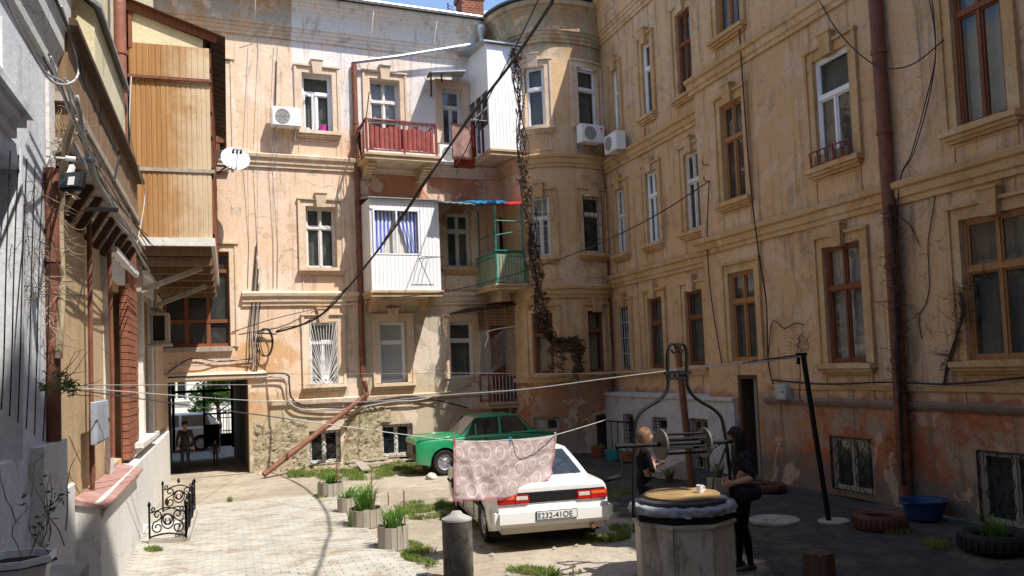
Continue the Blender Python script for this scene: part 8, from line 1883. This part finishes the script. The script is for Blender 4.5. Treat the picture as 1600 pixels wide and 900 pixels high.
for k, (x, y) in enumerate(((104, 205), (112, 195), (98, 225), (94, 260), (100, 300), (96, 340), (92, 380), (96, 420), (88, 450), (84, 500))): twigs(bm, at_w(LW, x, y, .08 + .04 * (k < 3)), 12 if k > 2 else 16, .26 if k < 3 else .24, k, down=k > 2, spread=.9, r=.0035)
tube(bm, spline([at_w(LW, 92, 560, .1), at_w(LW, 97, 450, .12), at_w(LW, 94, 330, .1), at_w(LW, 104, 225, .2), at_w(LW, 116, 185, .28)], 5), .03, 6); obj('stem', bm, simple('pale dry vine', (.34, .26, .17), .9, world=True), vn)
vn = thing('dead_vine', 'thin bare creeper spreading over the bluish white wall', 'vine', tuple(at_w(LW, 50, 400, .05))); bm = NB()
for k in range(26): x = random.uniform(30, 78); y = random.uniform(290, 470); twigs(bm, at_w(LW, x, y, .03), 3, .35, 40 + k, down=True, spread=.9, r=.0028)
obj('stem', bm, TW, vn)
vn = thing('dead_vine', 'dark dry vine climbing the near drainpipe on the right wall', 'vine', tuple(at_w(NR, 1405, 600, .1))); bm = NB()
for k in range(5): tube(bm, spline([at_w(NR, x + random.uniform(-5, 5), y, .2 + random.uniform(-.05, .06)) for x, y in ((1412, 760), (1408, 650), (1404, 560), (1400, 470), (1397, 390), (1392, 320))], 5), .014, 5)
for k in range(26): twigs(bm, at_w(NR, 1392 + .046 * (k * 16), 330 + k * 16, .22), 6, .3, 90 + k, spread=1, r=.004)
obj('stem', bm, simple('dark vine stem', (.05, .035, .025), .9, world=True), vn); bm = NB()
for k in range(24): leaf_cloud(bm, at_w(NR, 1397 + .05 * k * 14, 330 + k * 14, .2), (.1, .14, .18), 26, .02, k, clump=4)
obj('leaves', bm, VB, vn, recalc=False)['kind'] = 'stuff'
vn = thing('dead_vine', 'dry creeper rising beside the large lower right window', 'vine', tuple(at_w(NR, 1480, 580, .1))); bm = NB()
for k in range(4): tube(bm, spline([at_w(NR, x + random.uniform(-4, 4), y, .10) for x, y in ((1474, 600), (1482, 570), (1490, 540), (1505, 490), (1500, 455))], 5), .012, 5)
for (x, y) in ((1502, 480), (1508, 460), (1500, 500), (1490, 530), (1480, 560), (1520, 455), (1540, 440)): twigs(bm, at_w(NR, x, y, .12), 8, .35, x, spread=1, r=.004)
obj('stem', bm, simple('brown vine stem', (.07, .045, .03), .9, world=True), vn); bm = NB()
for (x, y) in ((1500, 485), (1492, 520), (1482, 555), (1475, 590)): leaf_cloud(bm, at_w(NR, x, y, .12), (.1, .12, .2), 60, .02, x, clump=6)
obj('leaves', bm, VB, vn, recalc=False)['kind'] = 'stuff'
vn = thing('dead_vine', 'thin dark creeper trail on the plaster between the near drainpipe and the large window', 'vine', tuple(at_w(NR, 1450, 400, .03))); bm = NB()
tube(bm, spline([at_w(NR, x, y, .02) for x, y in ((1462, 300), (1455, 345), (1450, 380), (1451, 420), (1452, 450), (1446, 475), (1436, 495), (1440, 530))], 5), .008, 4); tube(bm, spline([at_w(NR, x, y, .02) for x, y in ((1408, 340), (1422, 352), (1430, 368), (1436, 382))], 4), .007, 4)
for (x, y) in ((1450, 375), (1451, 400), (1452, 430), (1447, 470), (1424, 354), (1432, 372), (1436, 496)): twigs(bm, at_w(NR, x, y, .02), 4, .12, x, spread=1, r=.003)
obj('stem', bm, M['iron'], vn)
# dead creeper clump on the pole top
vn = thing('dead_vine', 'dry twigs caught on the top of the dark leaning pole', 'vine', tuple(QT)); bm = NB(); twigs(bm, QT + Vector((0, 0, .1)), 16, .35, 3, spread=.35, r=.004); obj('stem', bm, TW, vn); bm = NB(); leaf_cloud(bm, QT + Vector((-.03, 0, .18)), (.08, .08, .22), 120, .016, 5, clump=6); obj('leaves', bm, VB, vn, recalc=False)['kind'] = 'stuff'
